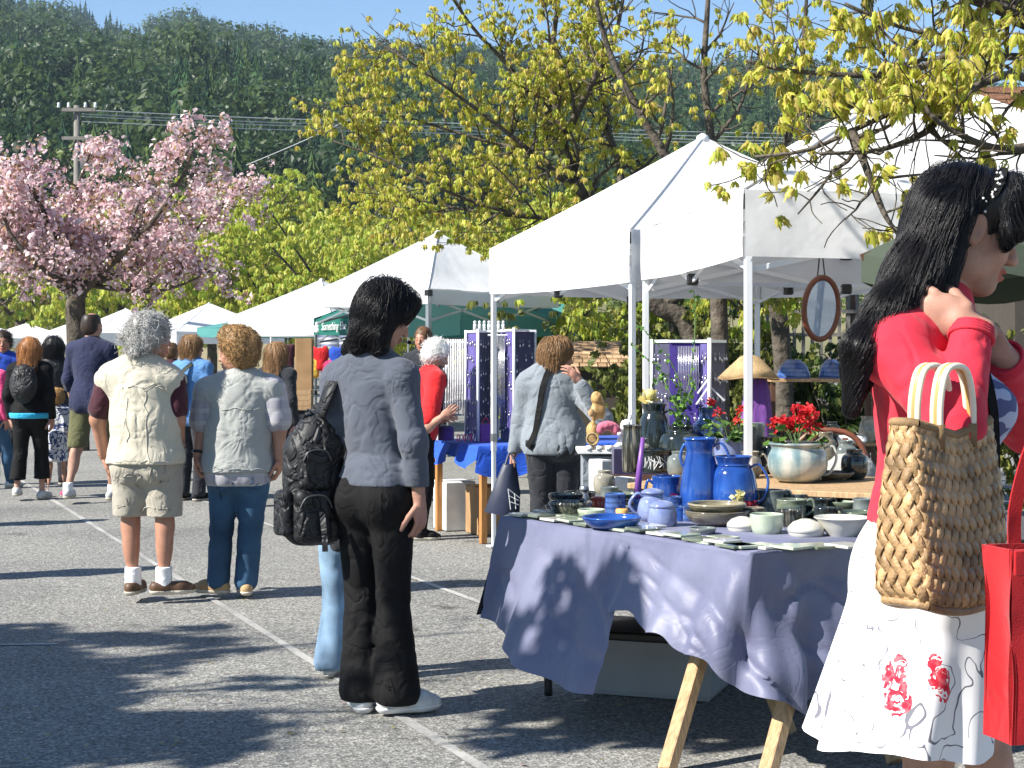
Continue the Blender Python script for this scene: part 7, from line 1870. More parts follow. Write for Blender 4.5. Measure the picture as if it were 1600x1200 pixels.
def red_tote():
    D = 2.75; c = at(1650, 1150, D); o = thing('red_tote', c, 'bright red felt tote bag at the lower right edge of the picture', 'tote bag'); yaw = math.radians(14)
    f = np.array([math.cos(yaw), math.sin(yaw), 0]); g = np.array([math.sin(yaw), -math.cos(yaw), 0]); W, d, H_ = .215, .085, .315; t = .005
    def wall(name, P0, P1, nn, inset=0):
        P = []
        for i in range(13):
            u = i / 12; row = []
            for j in range(13):
                v = j / 12; q = P0 + (P1 - P0) * u + np.array([0, 0, H_ * v]); q = q + nn * (.006 * noise3(q * 9) + .010 * math.sin(math.pi * u) * math.sin(math.pi * v) * (1 - inset * 2.2)); row.append(q)
            P.append(row)
        P = np.array(P); mb = MB(); mb.grid(P); mb.grid(P - nn * t, flip=True); top = np.stack([P[:, -1], P[:, -1] - nn * t], 1); mb.grid(top); return mb.build(name, M['felt_red'], o, True)
    a = c - f * W / 2 + g * d / 2; b = c + f * W / 2 + g * d / 2; e = c + f * W / 2 - g * d / 2; h = c - f * W / 2 - g * d / 2
    fr = wall('front_panel', a, b, g); wall('side_panel', h, a, -f, 1); wall('back_panel', e, h, -g); wall('side_panel', b, e, f, 1)
    mb = MB(); mb.add([a, b, e, h], [(3, 2, 1, 0)]); mb.build('base', M['felt_red'], o)
    mb = MB(); mb.bar(a + g * .008 + np.array([0, 0, H_ - .02]), b + g * .008 + np.array([0, 0, H_ - .02]), .006, .042, ch=.002); mb.build('hem_band', M['felt_red'], fr)
    for y_ in (1, -1):
        p = c + g * y_ * d / 2 + np.array([0, 0, H_ - .03]); mb = MB(); ribbon(mb, curve([p - f * .05, p - f * .048 + np.array([0, 0, .10]), p + np.array([0, 0, .22]), p + f * .048 + np.array([0, 0, .10]), p + f * .05], 20), .024, .004, g); mb.build('handle', M['felt_red'], o)
red_tote()
# ------------------------------------------------------------------ the woman in the red cardigan
def woman_red():
    D = 3.25
    root = thing('person', (0.83, D, 0), 'black haired woman in a red cardigan and white flowered skirt, hand at her neck', 'person')
    J = JP(D, head=(1511, 361), neck=(1447, 487), pelvis=(1472, 880), shR=(1400, 546, -.15), elR=(1493, 672, -.27), wrR=(1520, 512, -.175),
           shL=(1450, 520, .17), elL=(1606, 668, .19), wrL=(1566, 556, -.01), hipR=(1468, 890, -.09), hipL=(1480, 890, .09),
           knR=(1446, 1275, -.09), knL=(1562, 1270, .09), anR=(1400, 1615, -.09), anL=(1600, 1612, .09))
    R = frame(86); hd = (86, 16, 0); s = 1.0
    Rh, w, bo = body(root, J, R, s, .95, hd, 'skin', .965, .009,
                     [('R', (-.74, .22, .36), (.15, .9, .1), -1, .62), ('L', (-.55, -.12, .50), (-.35, -.6, -.5), -1, .8)], hvox=.004, bust=.055)
    eyes(root, bo, w, Rh, .965)
    # skirt: rings swept from waist to hem
    n, m = 72, 26; P = np.zeros((m, n + 1, 3))
    for i in range(m):
        v = i / (m - 1)
        cx = 1470 + (1404 - 1470) * v ** 1.1; py = 786 + (1146 - 786) * v; c = at(cx, py, D)
        rx = .108 + (.172 - .108) * v ** .75 + .022 * math.sin(min(v * 2.4, 1) * math.pi); ry = .135 + (.235 - .135) * v ** .8 + .045 * math.sin(min(v * 2, 1) * math.pi)
        for j in range(n + 1):
            a = 2 * math.pi * j / n
            fo = 1 + (.02 + .075 * v) * (math.sin(7 * a + 1.3 + .6 * math.sin(2 * a)) * .6 + .4 * math.sin(11 * a + .5)) * v
            P[i, j] = c + np.array([rx * fo * math.cos(a), ry * fo * math.sin(a), .012 * v * math.sin(3 * a + 1)])
    spots = [(at(1388, 1045, D - .20) - org(root), .040), (at(1392, 1085, D - .21) - org(root), .040), (at(1372, 1110, D - .21) - org(root), .026),
             (at(1458, 1032, D - .22) - org(root), .028), (at(1472, 1062, D - .22) - org(root), .026), (at(1480, 1085, D - .22) - org(root), .020), (at(1400, 970, D - .2) - org(root), .014)]
    mb = MB(); mb.grid(P); mb.grid(P * 1.0 + np.array([0, 0, .001]), flip=True)
    mb = MB(); mb.grid(P); mb.build('skirt', print_mat('skirt_print', (.80, .79, .79), spots, (.16, .16, .19), 13.0, lw=.0075, density=.40), root, True)
    # dress bodice seen where the cardigan is open
    top(root, J, R, s, print_mat('bodice_print', (.42, .45, .58), [], (.10, .11, .22), 14, .05, density=.35), .95, .004, 0, hem=at(1480, 800, D)[2], bust=.055, name='bodice', vox=.009)
    q = S(); A = torso(q, J, R, s, .013, .95, bust=.055)
    P0 = J['pelvis']; q.ell(P0 + np.array([-.012, 0, .05]), (.122, .155, .17), None, .06)
    q.cut(at(1480, 806, D), (0.10, 0, -1)); q.cut(at(1540, 660, D), (.94, -.20, .10))
    parts = [q.mesh(.007, folds(.0045, (7, 7, 11), 4.2))]
    fd = folds(.0048, (7, 10, 13), 8.1)
    for nn in 'RL':
        g = S(); limb_arm(g, J, nn, s, .0085, 1.0, 1.97); J2 = J['sh' + nn]
        g.cone(J2, J['neck'], .052, .045, .04); g.cut(J['wr' + nn] - nrm(J['wr' + nn] - J['el' + nn]) * .002, nrm(J['wr' + nn] - J['el' + nn]))
        parts.append(g.mesh(.007, fd))
    V, Q = join(parts); solid('cardigan', (V, Q), M['red_knit'], root)
    for nn in 'RL':
        d = nrm(J['wr' + nn] - J['el' + nn]); x = nrm(np.cross(d, (0, 1, .1))); y = np.cross(d, x); mb = MB()
        for k in range(4): mb.tube([J['wr' + nn] - d * (.004 + .006 * k) + (.0375 + .0008 * k) * (x * math.cos(t) + y * math.sin(t)) for t in np.linspace(0, 2 * math.pi, 25)], .0042, 6, False)
        mb.build('cuff', M['red_knit'], root, True)
    mb = MB(); ribbon(mb, curve([at(1478, 505, D - .15), at(1530, 560, D - .11), at(1552, 640, D - .13), at(1556, 760, D - .12)], 14), .018, .004, (0.3, -1, 0)); mb.build('strap', M['black_cloth'], root)
    for nn, yw in (('R', 80), ('L', 95)): shoe(root, J['an' + nn], yw, 1, M['black_cloth'], M['black_plastic'], vox=.012)
    # hair
    def ex(q, w):
        for dz in (-.075, -.025, .03, .08):
            q.cone(at(1476, 335, D + dz), at(1428, 428, D + dz * 1.15), .042, .044, .03)
            q.cone(at(1428, 428, D + dz * 1.15), at(1374, 505, D + dz * 1.5), .044, .030, .03)
        for dz in (-.14, -.05, .03, .10, .16): q.cone(at(1380, 495, D + dz), at(1343, 545 if dz < -.1 else 575, D + dz * 1.2), .032, .020, .03); q.cone(at(1343, 545 if dz < -.1 else 575, D + dz * 1.2), at(1330, 640, D + dz * 1.2), .020, .006, .03)
        q.cone(at(1476, 335, D - .080), at(1462, 440, D - .098), .030, .020, .04)
        q.cone(at(1456, 405, D - .085), at(1402, 470, D - .140), .032, .020, .04)
        q.cone(at(1462, 440, D - .098), at(1478, 510, D - .125), .018, .008, .03)
        for x in (-.055, -.02, .02, .055):
            q.cone(w(x, .050, .108), w(x * 1.1, .088, .066), .022, .016, .03)
            q.cone(w(x * 1.1, .088, .066), w(x * 1.1, .100 - abs(x) * .25, .022), .015, .008, .02)
        q.cone(w(.072, .035, .075), w(.083, .055, .012), .022, .012, .02); q.cone(w(.083, .055, .012), w(.080, .052, -.018), .012, .006, .02)
        q.ell(w(.088, -.002, -.002), (.02, .022, .026), None, .015, True)
    q, VQ, ho, w2 = hair_mass(root, J['head'], Rh, .965, top=.98, m=M['hair_black'], extra=ex, vox=.006, amp=.0012)
    ear = w(.082, -.004, 0)
    def keep(c):
        L = (c - J['head']) @ Rh
        return (np.linalg.norm(c - ear, axis=1) > .036) & ((L[:, 2] > -.05) | (L[:, 1] < 0))
    P0 = surf_pts(VQ, 14000, keep)
    def dirf(P):
        L = (P - J['head']) @ Rh; fr = np.clip((L[:, 1] - .02) / .04, 0, 1)[:, None]
        back = np.array([-.42, 0, -.9]); fwd = np.array([.55, 0, -.8])
        sd = np.sign(L[:, 0])[:, None] * Rh[:, 0] * np.clip(L[:, 2] - .06, 0, .1)[:, None] * 9
        return back * (1 - fr) + fwd * fr + sd
    ST = flow(q, P0, 14, .016, dirf, .008, .07)
    ok = (np.linalg.norm(ST - ear, axis=2) > .030).all(1)
    strands('hair_strands', M['hair_black'], ho, ST[ok], .00042)
    # headband with beads
    arc = curve([w(.094, -.022, .028), w(.098, -.004, .066), w(.066, .014, .118), (w(0, .026, .142)), w(-.066, .014, .118), w(-.095, -.004, .06)], 30)
    arc, g = wrap(q, arc, .004)
    mb = MB(); ribbon(mb, arc, .022, .005, g); hb = mb.build('headband', M['black_cloth'], root)
    mb = MB()
    for i in range(34):
        k = rng.integers(3, 22); mb.ball(arc[k] + g[k] * .005 + rng.normal(0, .005, 3) * np.array([1, .5, 1]), .0027, 6, 4)
    tag(mb.build('beads', M['bead'], hb, True), kind='stuff')
M['bead'] = simple('bead', (.75, .74, .70), .15, .8, .02)

# ------------------------------------------------------------------ the shopper with the backpack
def shopper():
    D = 6.57
    root = thing('person', gp(598, 1112), 'shopper with shoulder length black hair in a dark grey top and black flared trousers', 'person')
    J = JP(D, head=(604, 493), neck=(577, 562), pelvis=(588, 772), shL=(528, 594, .09), shR=(628, 590, -.09), elR=(646, 690, -.13), wrR=(655, 782, -.10),
           elL=(512, 690, .05), wrL=(520, 770, .16), hipL=(560, 785, .05), hipR=(612, 785, -.05), knL=(566, 930, .05), knR=(614, 932, -.04),
           anL=(566, 1077, .02), anR=(620, 1079, -.06))
    R = frame(36); hd = (62, 26, 0); s = 1.0
    Rh, w, bo = body(root, J, R, s, .88, hd, 'skin', 1.0, .011, [('R', (.06, .12, -.95), (-.75, .5, 0), -1, .7), ('L', (.1, .1, -1), (.7, .4, 0), 1, .8)], hvox=.005)
    eyes(root, bo, w, Rh, 1.0)
    bt_ = trousers(root, J, R, s, M['black_cloth'], .93, .010, 2.0, flare=.048, hem=.045, name='trousers', vox=.0085, amp=.006, seed=2.2)
    def ex(q, A):
        P = J['pelvis']; q.ell(P + np.array([0, 0, .07]), (.150, .118, .10), A, .05)
    tp_ = top(root, J, R, s, M['knit_grey'], .87, .012, 1.95, hem=(at(590, 757, D)), hemr=None, extra=ex, vox=.0075, amp=.0042, seed=6.4, fx=(9, 9, 9), name='top', sle=.016)
    mb = MB(); c = J['neck'] + np.array([.004, 0, .01]); a = np.linspace(0, 2 * math.pi, 28)
    mb.tube([c + np.array([.068 * math.cos(t), .064 * math.sin(t), .012 * math.sin(t + 1.0)]) for t in a], .011, 8, False); mb.build('collar', M['knit_grey'], root, True)
    for n, yw in (('L', -12), ('R', 68)): shoe(root, J['an' + n], yw, 1.0, M['sneaker'], M['sole_white'], vox=.006, high=.0, wide=1.05)
    def ex(q, w):
        for dz in (-.07, -.02, .04, .08):
            q.cone(at(590, 485, D + dz), at(573, 520, D + dz), .052, .046, .04)
            q.cone(at(573, 520, D + dz), at(560, 540, D + dz), .042, .024, .03)
        q.cone(at(596, 500, D - .085), at(592, 542, D - .095), .035, .024, .03)
        q.cone(at(560, 536, D - .02), at(543, 546, D), .026, .012, .03); q.cone(at(565, 538, D + .06), at(546, 548, D + .05), .026, .010, .03)
        q.cone(w(.05, .05, .08), w(.084, .030, .015), .024, .012, .03)
        q.ell(w(.085, .052, -.045), (.022, .030, .050), Rh, .015, True); q.ell(w(0, .135, .03), (.09, .034, .075), Rh, .02, True)
    q, VQ, ho, w2 = hair_mass(root, J['head'], Rh, 1.06, m=M['hair_black'], extra=ex, vox=.007, amp=.004)
    P0 = surf_pts(VQ, 4800)
    def dirf(P):
        L = (P - J['head']) @ Rh; fr = np.clip((L[:, 1] - .02) / .05, 0, 1)[:, None]
        return (np.array([-.35, -.1, -.9]) * (1 - fr) + (Rh[:, 1] * .5 + np.array([0, 0, -.8])) * fr + np.sign(L[:, 0])[:, None] * Rh[:, 0] * np.clip(L[:, 2] - .05, 0, .1)[:, None] * 8
                + .5 * np.stack([np.sin(P[:, 2] * 70), np.cos(P[:, 2] * 60), 0 * P[:, 0]], 1) * np.clip(-L[:, 2] * 12, 0, 1)[:, None])
    strands('hair_strands', M['hair_black'], ho, flow(q, P0, 11, .014, dirf, .012, .22), .0009)
    # backpack hanging from the left shoulder
    bp = thing('backpack', at(484, 840, D + .02), 'bulging black nylon backpack hung from one shoulder', 'backpack')
    B = lambda x, y: at(x, y, D - .25)
    seam(bt_, M['black_cloth'], [[B(588, 765), B(590, 800), B(592, 840)], [B(558, 1072), B(575, 1076), B(590, 1074)]], .003)
    q = S(); D2 = D + .05; A = frame(-28)
    c = at(490, 752, D2)
    q.box(c + np.array([0, 0, -.03]), (.120, .085, .22), A, .07, .03); q.ell(c + np.array([.02, 0, .17]), (.10, .075, .10), A, .05)
    q.cone(at(500, 640, D2 + .03), at(494, 690, D2), .030, .08, .04)
    solid('pack_body', q.mesh(.0075, folds(.010, (11, 11, 4), 7.7)), M['black_nylon'], bp)
    for (dx, dz, hx, hz, nm) in ((-.035, -.13, .075, .105, 'front_pocket'), (-.03, .06, .065, .09, 'upper_pocket')):
        q2 = S(); q2.box(c + A @ np.array([dx, -.085, dz]), (hx, .035, hz), A, .03, .01); pk = solid(nm, q2.mesh(.0065, folds(.008, (13, 13, 5), 1.7 + dz)), M['black_nylon'], bp)
        mb = MB(); zl = curve([c + A @ np.array([dx - hx * .9, -.118, dz + hz * .3]), c + A @ np.array([dx - hx * .5, -.124, dz + hz * .75]), c + A @ np.array([dx + hx * .5, -.124, dz + hz * .75]), c + A @ np.array([dx + hx * .9, -.118, dz + hz * .3])], 16); mb.tube(zl, .004, 6); mb.build('zip', M['zip_dark'], pk, True)
        mb = MB(); mb.tube([zl[4], zl[4] + np.array([0, -.004, -.035])], .003, 5); mb.build('zip_pull', M['black_plastic'], pk, True)
    q3 = S(); q3.box(c + A @ np.array([-.128, 0, -.12]), (.022, .06, .09), A, .018); solid('side_pocket', q3.mesh(.0065, folds(.006, (13, 13, 5), 4.)), M['black_nylon'], bp)
    mb = MB()
    sh = curve([at(500, 650, D2 - .06), at(513, 615, D - .02), at(531, 574, D + .05), at(545, 562, D + .13), at(530, 590, D + .24), at(515, 660, D + .25)], 20)
    ribbon(mb, sh, .062, .014, np.array([[-.5, -.6, .6]] * 20)); mb.build('strap', M['black_nylon'], bp, True)
    mb = MB(); ribbon(mb, curve([at(503, 800, D2 - .13), at(507, 835, D2 - .14), at(508, 862, D2 - .14)], 8), .022, .004, (0, -1, 0)); mb.build('strap', M['black_nylon'], bp)
    mb = MB(); ribbon(mb, curve([at(492, 655, D2 - .02), at(482, 640, D2 - .04), at(474, 655, D2 - .03)], 8), .018, .006, (0, -.3, 1)); mb.build('grab_loop', M['black_nylon'], bp)

# ------------------------------------------------------------------ the older man in the beige waistcoat
def vest_man():
    D = 9.45
    root = thing('person', gp(234, 941), 'grey haired man in a beige waistcoat, maroon tee shirt and khaki shorts', 'person')
    J = JP(D, head=(240, 527), neck=(221, 568), pelvis=(228, 722), shL=(170, 592, .01), shR=(270, 595, -.01), elL=(153, 655, .04), wrL=(162, 712, .12),
           elR=(277, 655, -.02), wrR=(281, 703, .07), hipL=(206, 730), hipR=(254, 730), knL=(204, 822, .02), knR=(258, 822, -.02), anL=(208, 906), anR=(256, 906, -.04))
    R = frame(8); hd = (52, 6, 0); s = .97
    Rh, w, bo = body(root, J, R, s, 1.12, hd, 'skin_tan', 1.0, .012, [('L', (.3, .5, -.8), (1, 0, 0), 1, .5), ('R', (-.1, .6, -.7), (-1, 0, 0), -1, .5)], hvox=.007, bare_leg=True)
    sh_ = trousers(root, J, R, s, M['khaki'], 1.12, .018, .98, flare=.022, hem=at(0, 806, D)[2], name='shorts', vox=.010, amp=.008, seed=3.3)
    top(root, J, R, s, M['maroon'], 1.10, .010, .72, hem=at(0, 700, D)[2], name='shirt', vox=.011, sle=.02, seed=1.1)
    def ex(q, A):
        P = J['pelvis']; q.ell(P + np.array([0, 0, .03]), (.218, .155, .19), A, .06); q.ell(P + np.array([0, 0, .22]), (.205, .15, .18), A, .06)
    vs_ = top(root, J, R, s, M['beige'], 1.16, .027, 0, hem=at(0, 724, D)[2], extra=ex, name='waistcoat', vox=.010, amp=.008, seed=9.2, fx=(7, 7, 3))
    for n, yw in (('L', 5), ('R', 72)):
        shoe(root, J['an' + n], yw, .98, M['leather_brown'], M['sole_pale'], vox=.008, high=-.01, wide=1.05)
        q = S(); q.cone(J['an' + n] + np.array([0, 0, -.03]), J['an' + n] + np.array([0, .0, .075]), .046, .047, .01); q.cut(J['an' + n] + np.array([0, 0, .075]), (0, 0, 1)); solid('sock', q.mesh(.008), M['white_cloth'], root)
    def ex(q, w):
        q.ell(w(0, -.045, .03), (.10, .09, .10), Rh, .03); q.cone(w(-.05, -.08, -.05), w(-.07, -.10, -.10), .045, .03, .03); q.cone(w(.03, -.09, -.05), w(.02, -.12, -.10), .045, .03, .03); q.cone(w(-.06, -.1, .02), w(-.1, -.15, -.02), .04, .015, .03)
    q, VQ, ho, w2 = hair_mass(root, J['head'], Rh, 1.02, m=M['hair_grey'], extra=ex, vox=.009, amp=.012)
    P0 = surf_pts(VQ, 2600); f, g = q.ev_n(P0)
    strands('hair_strands', M['hair_grey'], ho, tufts(P0, g + np.array([-.5, 0, -.2]), .05, 6, .5), .0015)

    B = lambda x, y: at(x, y, D - .25)
    seam(vs_, M['beige'], [[B(170, 606), B(200, 600), B(228, 602), B(268, 606)], [B(226, 602), B(226, 660), B(227, 722)], [B(156, 716), B(190, 719), B(230, 720), B(284, 716)], [B(180, 690), B(180, 650), B(184, 620)]], .003)
    seam(sh_, M['khaki'], [[B(228, 728), B(229, 770)], [B(186, 745), B(188, 768), B(206, 768), B(207, 744)], [B(248, 744), B(250, 768), B(270, 767), B(271, 744)], [B(172, 799), B(200, 800), B(226, 799)], [B(236, 799), B(260, 800), B(284, 798)]], .003)
# ------------------------------------------------------------------ his companion
def companion():
    D = 9.6
    root = thing('person', gp(362, 932), 'sandy curly haired person in a pale grey waistcoat and blue jeans, looking left', 'person')
    J = JP(D, head=(369, 552), neck=(377, 592), pelvis=(372, 738), shL=(324, 612, .0), shR=(424, 608, .0), elL=(317, 668, .02), wrL=(309, 712, -.03),
           elR=(436, 668, .0), wrR=(436, 715, -.02), hipL=(350, 742), hipR=(396, 742), knL=(346, 830), knR=(391, 830), anL=(341, 906, .02), anR=(384, 907))
    R = frame(-6); hd = (-74, 4, 0); s = .92
    Rh, w, bo = body(root, J, R, s, 1.18, hd, 'skin_tan', 1.06, .012, [('L', (-.05, -.1, -1), (1, .2, 0), 1, 1.0), ('R', (0, .1, -1), (-1, .2, 0), -1, .8)], hvox=.006, brow=(.6, .5, .4))
    eyes(root, bo, w, Rh, 1.0, (.1, .15, .2))
    je_ = trousers(root, J, R, s, M['denim'], 1.12, .014, 2.0, flare=.022, hem=.035, name='jeans', vox=.010, amp=.009, seed=5.3)
    def ex(q, A): q.ell(J['pelvis'] + np.array([0, 0, .03]), (.190, .145, .15), A, .06)
    top(root, J, R, s, M['plaid'], 1.16, .013, .78, hem=at(0, 757, D)[2], extra=ex, name='shirt', vox=.010, sle=.030, seed=1.9)
    def ex(q, A): q.ell(J['pelvis'] + np.array([0, 0, .05]), (.205, .162, .18), A, .06); q.ell(J['pelvis'] + np.array([0, 0, .22]), (.19, .145, .17), A, .06)
    cv_ = top(root, J, R, s, M['stone_vest'], 1.18, .024, .16, hem=at(0, 736, D)[2], extra=ex, name='waistcoat', vox=.009, amp=.007, seed=4.8, fx=(9, 9, 5))
    mb = MB(); a = np.linspace(0, 2 * math.pi, 16); d = nrm(J['wrL'] - J['elL']); x = nrm(np.cross(d, (0, 1, 0))); y = np.cross(d, x)
    mb.tube([J['wrL'] - d * .02 + .031 * (x * math.cos(t) + y * math.sin(t)) for t in a], .009, 6, False); wt = mb.build('watch', M['black_plastic'], root, True)
    for n, yw in (('L', -68), ('R', -15)): shoe(root, J['an' + n], yw, .95, M['suede_tan'], M['sole_pale'], vox=.008, high=.0)
    def ex(q, w): q.ell(w(0, -.03, .05), (.098, .112, .10), Rh, .03); q.ell(w(0, .04, .10), (.07, .06, .05), Rh, .03); q.ell(w(-.088, .02, -.02), (.02, .025, .04), Rh, .015, True)
    q, VQ, ho, w2 = hair_mass(root, J['head'], Rh, 1.06, m=M['hair_sandy'], extra=ex, vox=.008, amp=.012)
    P0 = surf_pts(VQ, 2900, lambda c: ((c - J['head']) @ Rh)[:, 1] < .075); f, g = q.ev_n(P0)
    strands('hair_strands', M['hair_sandy'], ho, tufts(P0, g, .038, 7, 1.0, .2), .0014)

    B = lambda x, y: at(x, y, D - .25)
    seam(je_, M['denim'], [[B(334, 758), B(335, 776), B(343, 782), B(352, 776), B(352, 758), B(334, 758)], [B(388, 758), B(388, 776), B(397, 782), B(406, 776), B(406, 758), B(388, 758)], [B(371, 752), B(371, 785)]], .003)
    seam(cv_, M['stone_vest'], [[B(330, 640), B(350, 637), B(372, 636), B(395, 637), B(418, 640)], [B(318, 729), B(350, 732), B(372, 733), B(400, 732), B(430, 729)]], .003)
# ------------------------------------------------------------------ people further off, built from one routine
def simple_person(label, base, h, yaw, hair, hairkind, topm, botm, shoem=None, skin='skin', fat=1.0, step=0.0, arms=(0, 0), head=None, lean=0.0, sleeve=1.95,
                  leg=2.0, legflare=.008, hem=None, hemz=.78, legz=.05, over=None, socks=False, dress=None, vox=.014, hs=1.0, group='people walking through the market', shoes=True, n=1000):
    root = thing('person', base, label, 'person', group)
    s = h / 1.72; J = pose(base, h, yaw, step, arms, lean)
    if over: J.update(over(J))
    R = frame(yaw); hd = head or (yaw, 4, 0)
    f = R[:, 1]
    Rh, w, bo = body(root, J, R, s, fat, hd, skin, hs, vox, [(n_, J['wr' + n_] - J['el' + n_], f * .3 + R[:, 0] * (1 if n_ == 'L' else -1), 1 if n_ == 'L' else -1, .6) for n_ in 'LR'], hvox=.009, bare_leg=leg < 1.9)
    if botm: trousers(root, J, R, s, M[botm], fat, .012, leg, legflare, hem=legz * s, vox=vox * .9, name='trousers' if leg > 1 else 'shorts', seed=rng.random() * 9, amp=.008)
    def ex(q, A):
        P = J['pelvis']; q.ell(P + np.array([0, 0, .06 * s]), ((.168 * fat + .012) * s, (.125 * fat + .015) * s, .16 * s), A, .05)
        if dress:
            q.cone(P, P + np.array([0, 0, -.25 * s]), .17 * s, .21 * s, .06)
    top(root, J, R, s, M[topm], fat, .016, sleeve, hem=hemz * s, extra=ex, vox=vox * .85, sle=.016 if sleeve > 1 else .024, seed=rng.random() * 9, amp=.008, name='dress' if dress else 'jacket' if topm in ('black_nylon', 'fleece') else 'shirt')
    if shoes:
        for nn in 'LR':
            shoe(root, J['an' + nn], yaw + (12 if nn == 'R' else -12), s, M[shoem or 'black_cloth'], M['sole_pale'], vox=.011, high=.01)
            if socks:
                q = S(); q.cone(J['an' + nn] + np.array([0, 0, -.03]), J['an' + nn] + np.array([0, 0, .06 * s]), .045 * s, .045 * s, .01); q.cut(J['an' + nn] + np.array([0, 0, .06 * s]), (0, 0, 1)); solid('sock', q.mesh(.012), M['white_cloth'], root)
    c = J['head']; sh = s * hs
    drops = {'short': (), 'bald': (), 'bob': [((-.06, -.04, 0), (-.075, -.05, -.12), .05, .035), ((.06, -.04, 0), (.075, -.05, -.12), .05, .035), ((0, -.07, 0), (0, -.08, -.12), .06, .04)],
             'long': [((-.05, -.06, 0), (-.07, -.09, -.24), .055, .03), ((.05, -.06, 0), (.07, -.09, -.24), .055, .03), ((0, -.07, 0), (0, -.11, -.26), .06, .035), ((-.07, -.01, 0), (-.085, -.02, -.17), .04, .025), ((.07, -.01, 0), (.085, -.02, -.17), .04, .025)],
             'curly': ()}[hairkind]
    tp = {'short': .97, 'bald': .93, 'bob': 1.04, 'long': 1.03, 'curly': 1.06}[hairkind]
    q, VQ, ho, w2 = hair_mass(root, c, Rh, sh, drops, tp, m=M[hair], vox=.011, amp=.005 if hairkind != 'bald' else .002, extra=(lambda q, w: q.ell(w(0, -.03, .13), (.055, .06, .045), Rh, .02, True)) if hairkind == 'bald' else None)
    if n and hairkind != 'bald':
        P0 = surf_pts(VQ, n)
        if hairkind in ('long', 'bob'):
            ST = flow(q, P0, 8, .02, lambda P: np.array([0, 0, -1.]) + 0 * P, .014, .15)
        else:
            fq, g = q.ev_n(P0); ST = tufts(P0, g, .04, 5, .9 if hairkind == 'curly' else .3)
        strands('hair_strands', M[hair], ho, ST, .0013)
    return root, J, R, s, w, Rh

M['kid_print'] = print_mat('kid_print', (.66, .68, .72), [], (.05, .07, .20), 20, .045, density=.34)

def small_backpack(label, J, R, s, m, size=(.15, .09, .21), off=.19, dz=.0):
    P = J['pelvis'] + (J['neck'] - J['pelvis']) * .62 - R[:, 1] * off * s + np.array([0, 0, dz])
    bp = thing('backpack', P, label, 'backpack')
    A = np.stack([R[:, 0], R[:, 1], np.array([0, 0, 1.])], 1)
    q = S(); q.ell(P, np.array(size) * s, A, .03); q.ell(P - R[:, 1] * .06 * s + np.array([0, 0, -.06 * s]), np.array((size[0] * .75, size[1] * .6, size[2] * .5)) * s, A, .02)
    solid('pack_body', q.mesh(.012, folds(.008, (9, 9, 6), 2.2)), m, bp)
    for sd in (-1, 1):
        mb = MB(); x = R[:, 0] * .095 * sd * s; Nn = J['neck']
        ribbon(mb, curve([P + x * .7 + np.array([0, 0, .14 * s]), Nn + x + R[:, 1] * -.06 * s + np.array([0, 0, -.0]), Nn + x + R[:, 1] * .07 * s + np.array([0, 0, -.03]), Nn + x * 1.2 + R[:, 1] * .14 * s + np.array([0, 0, -.18])], 12), .05, .01, np.array([0, -.3, 1])); mb.build('strap', m, bp)
    return bp

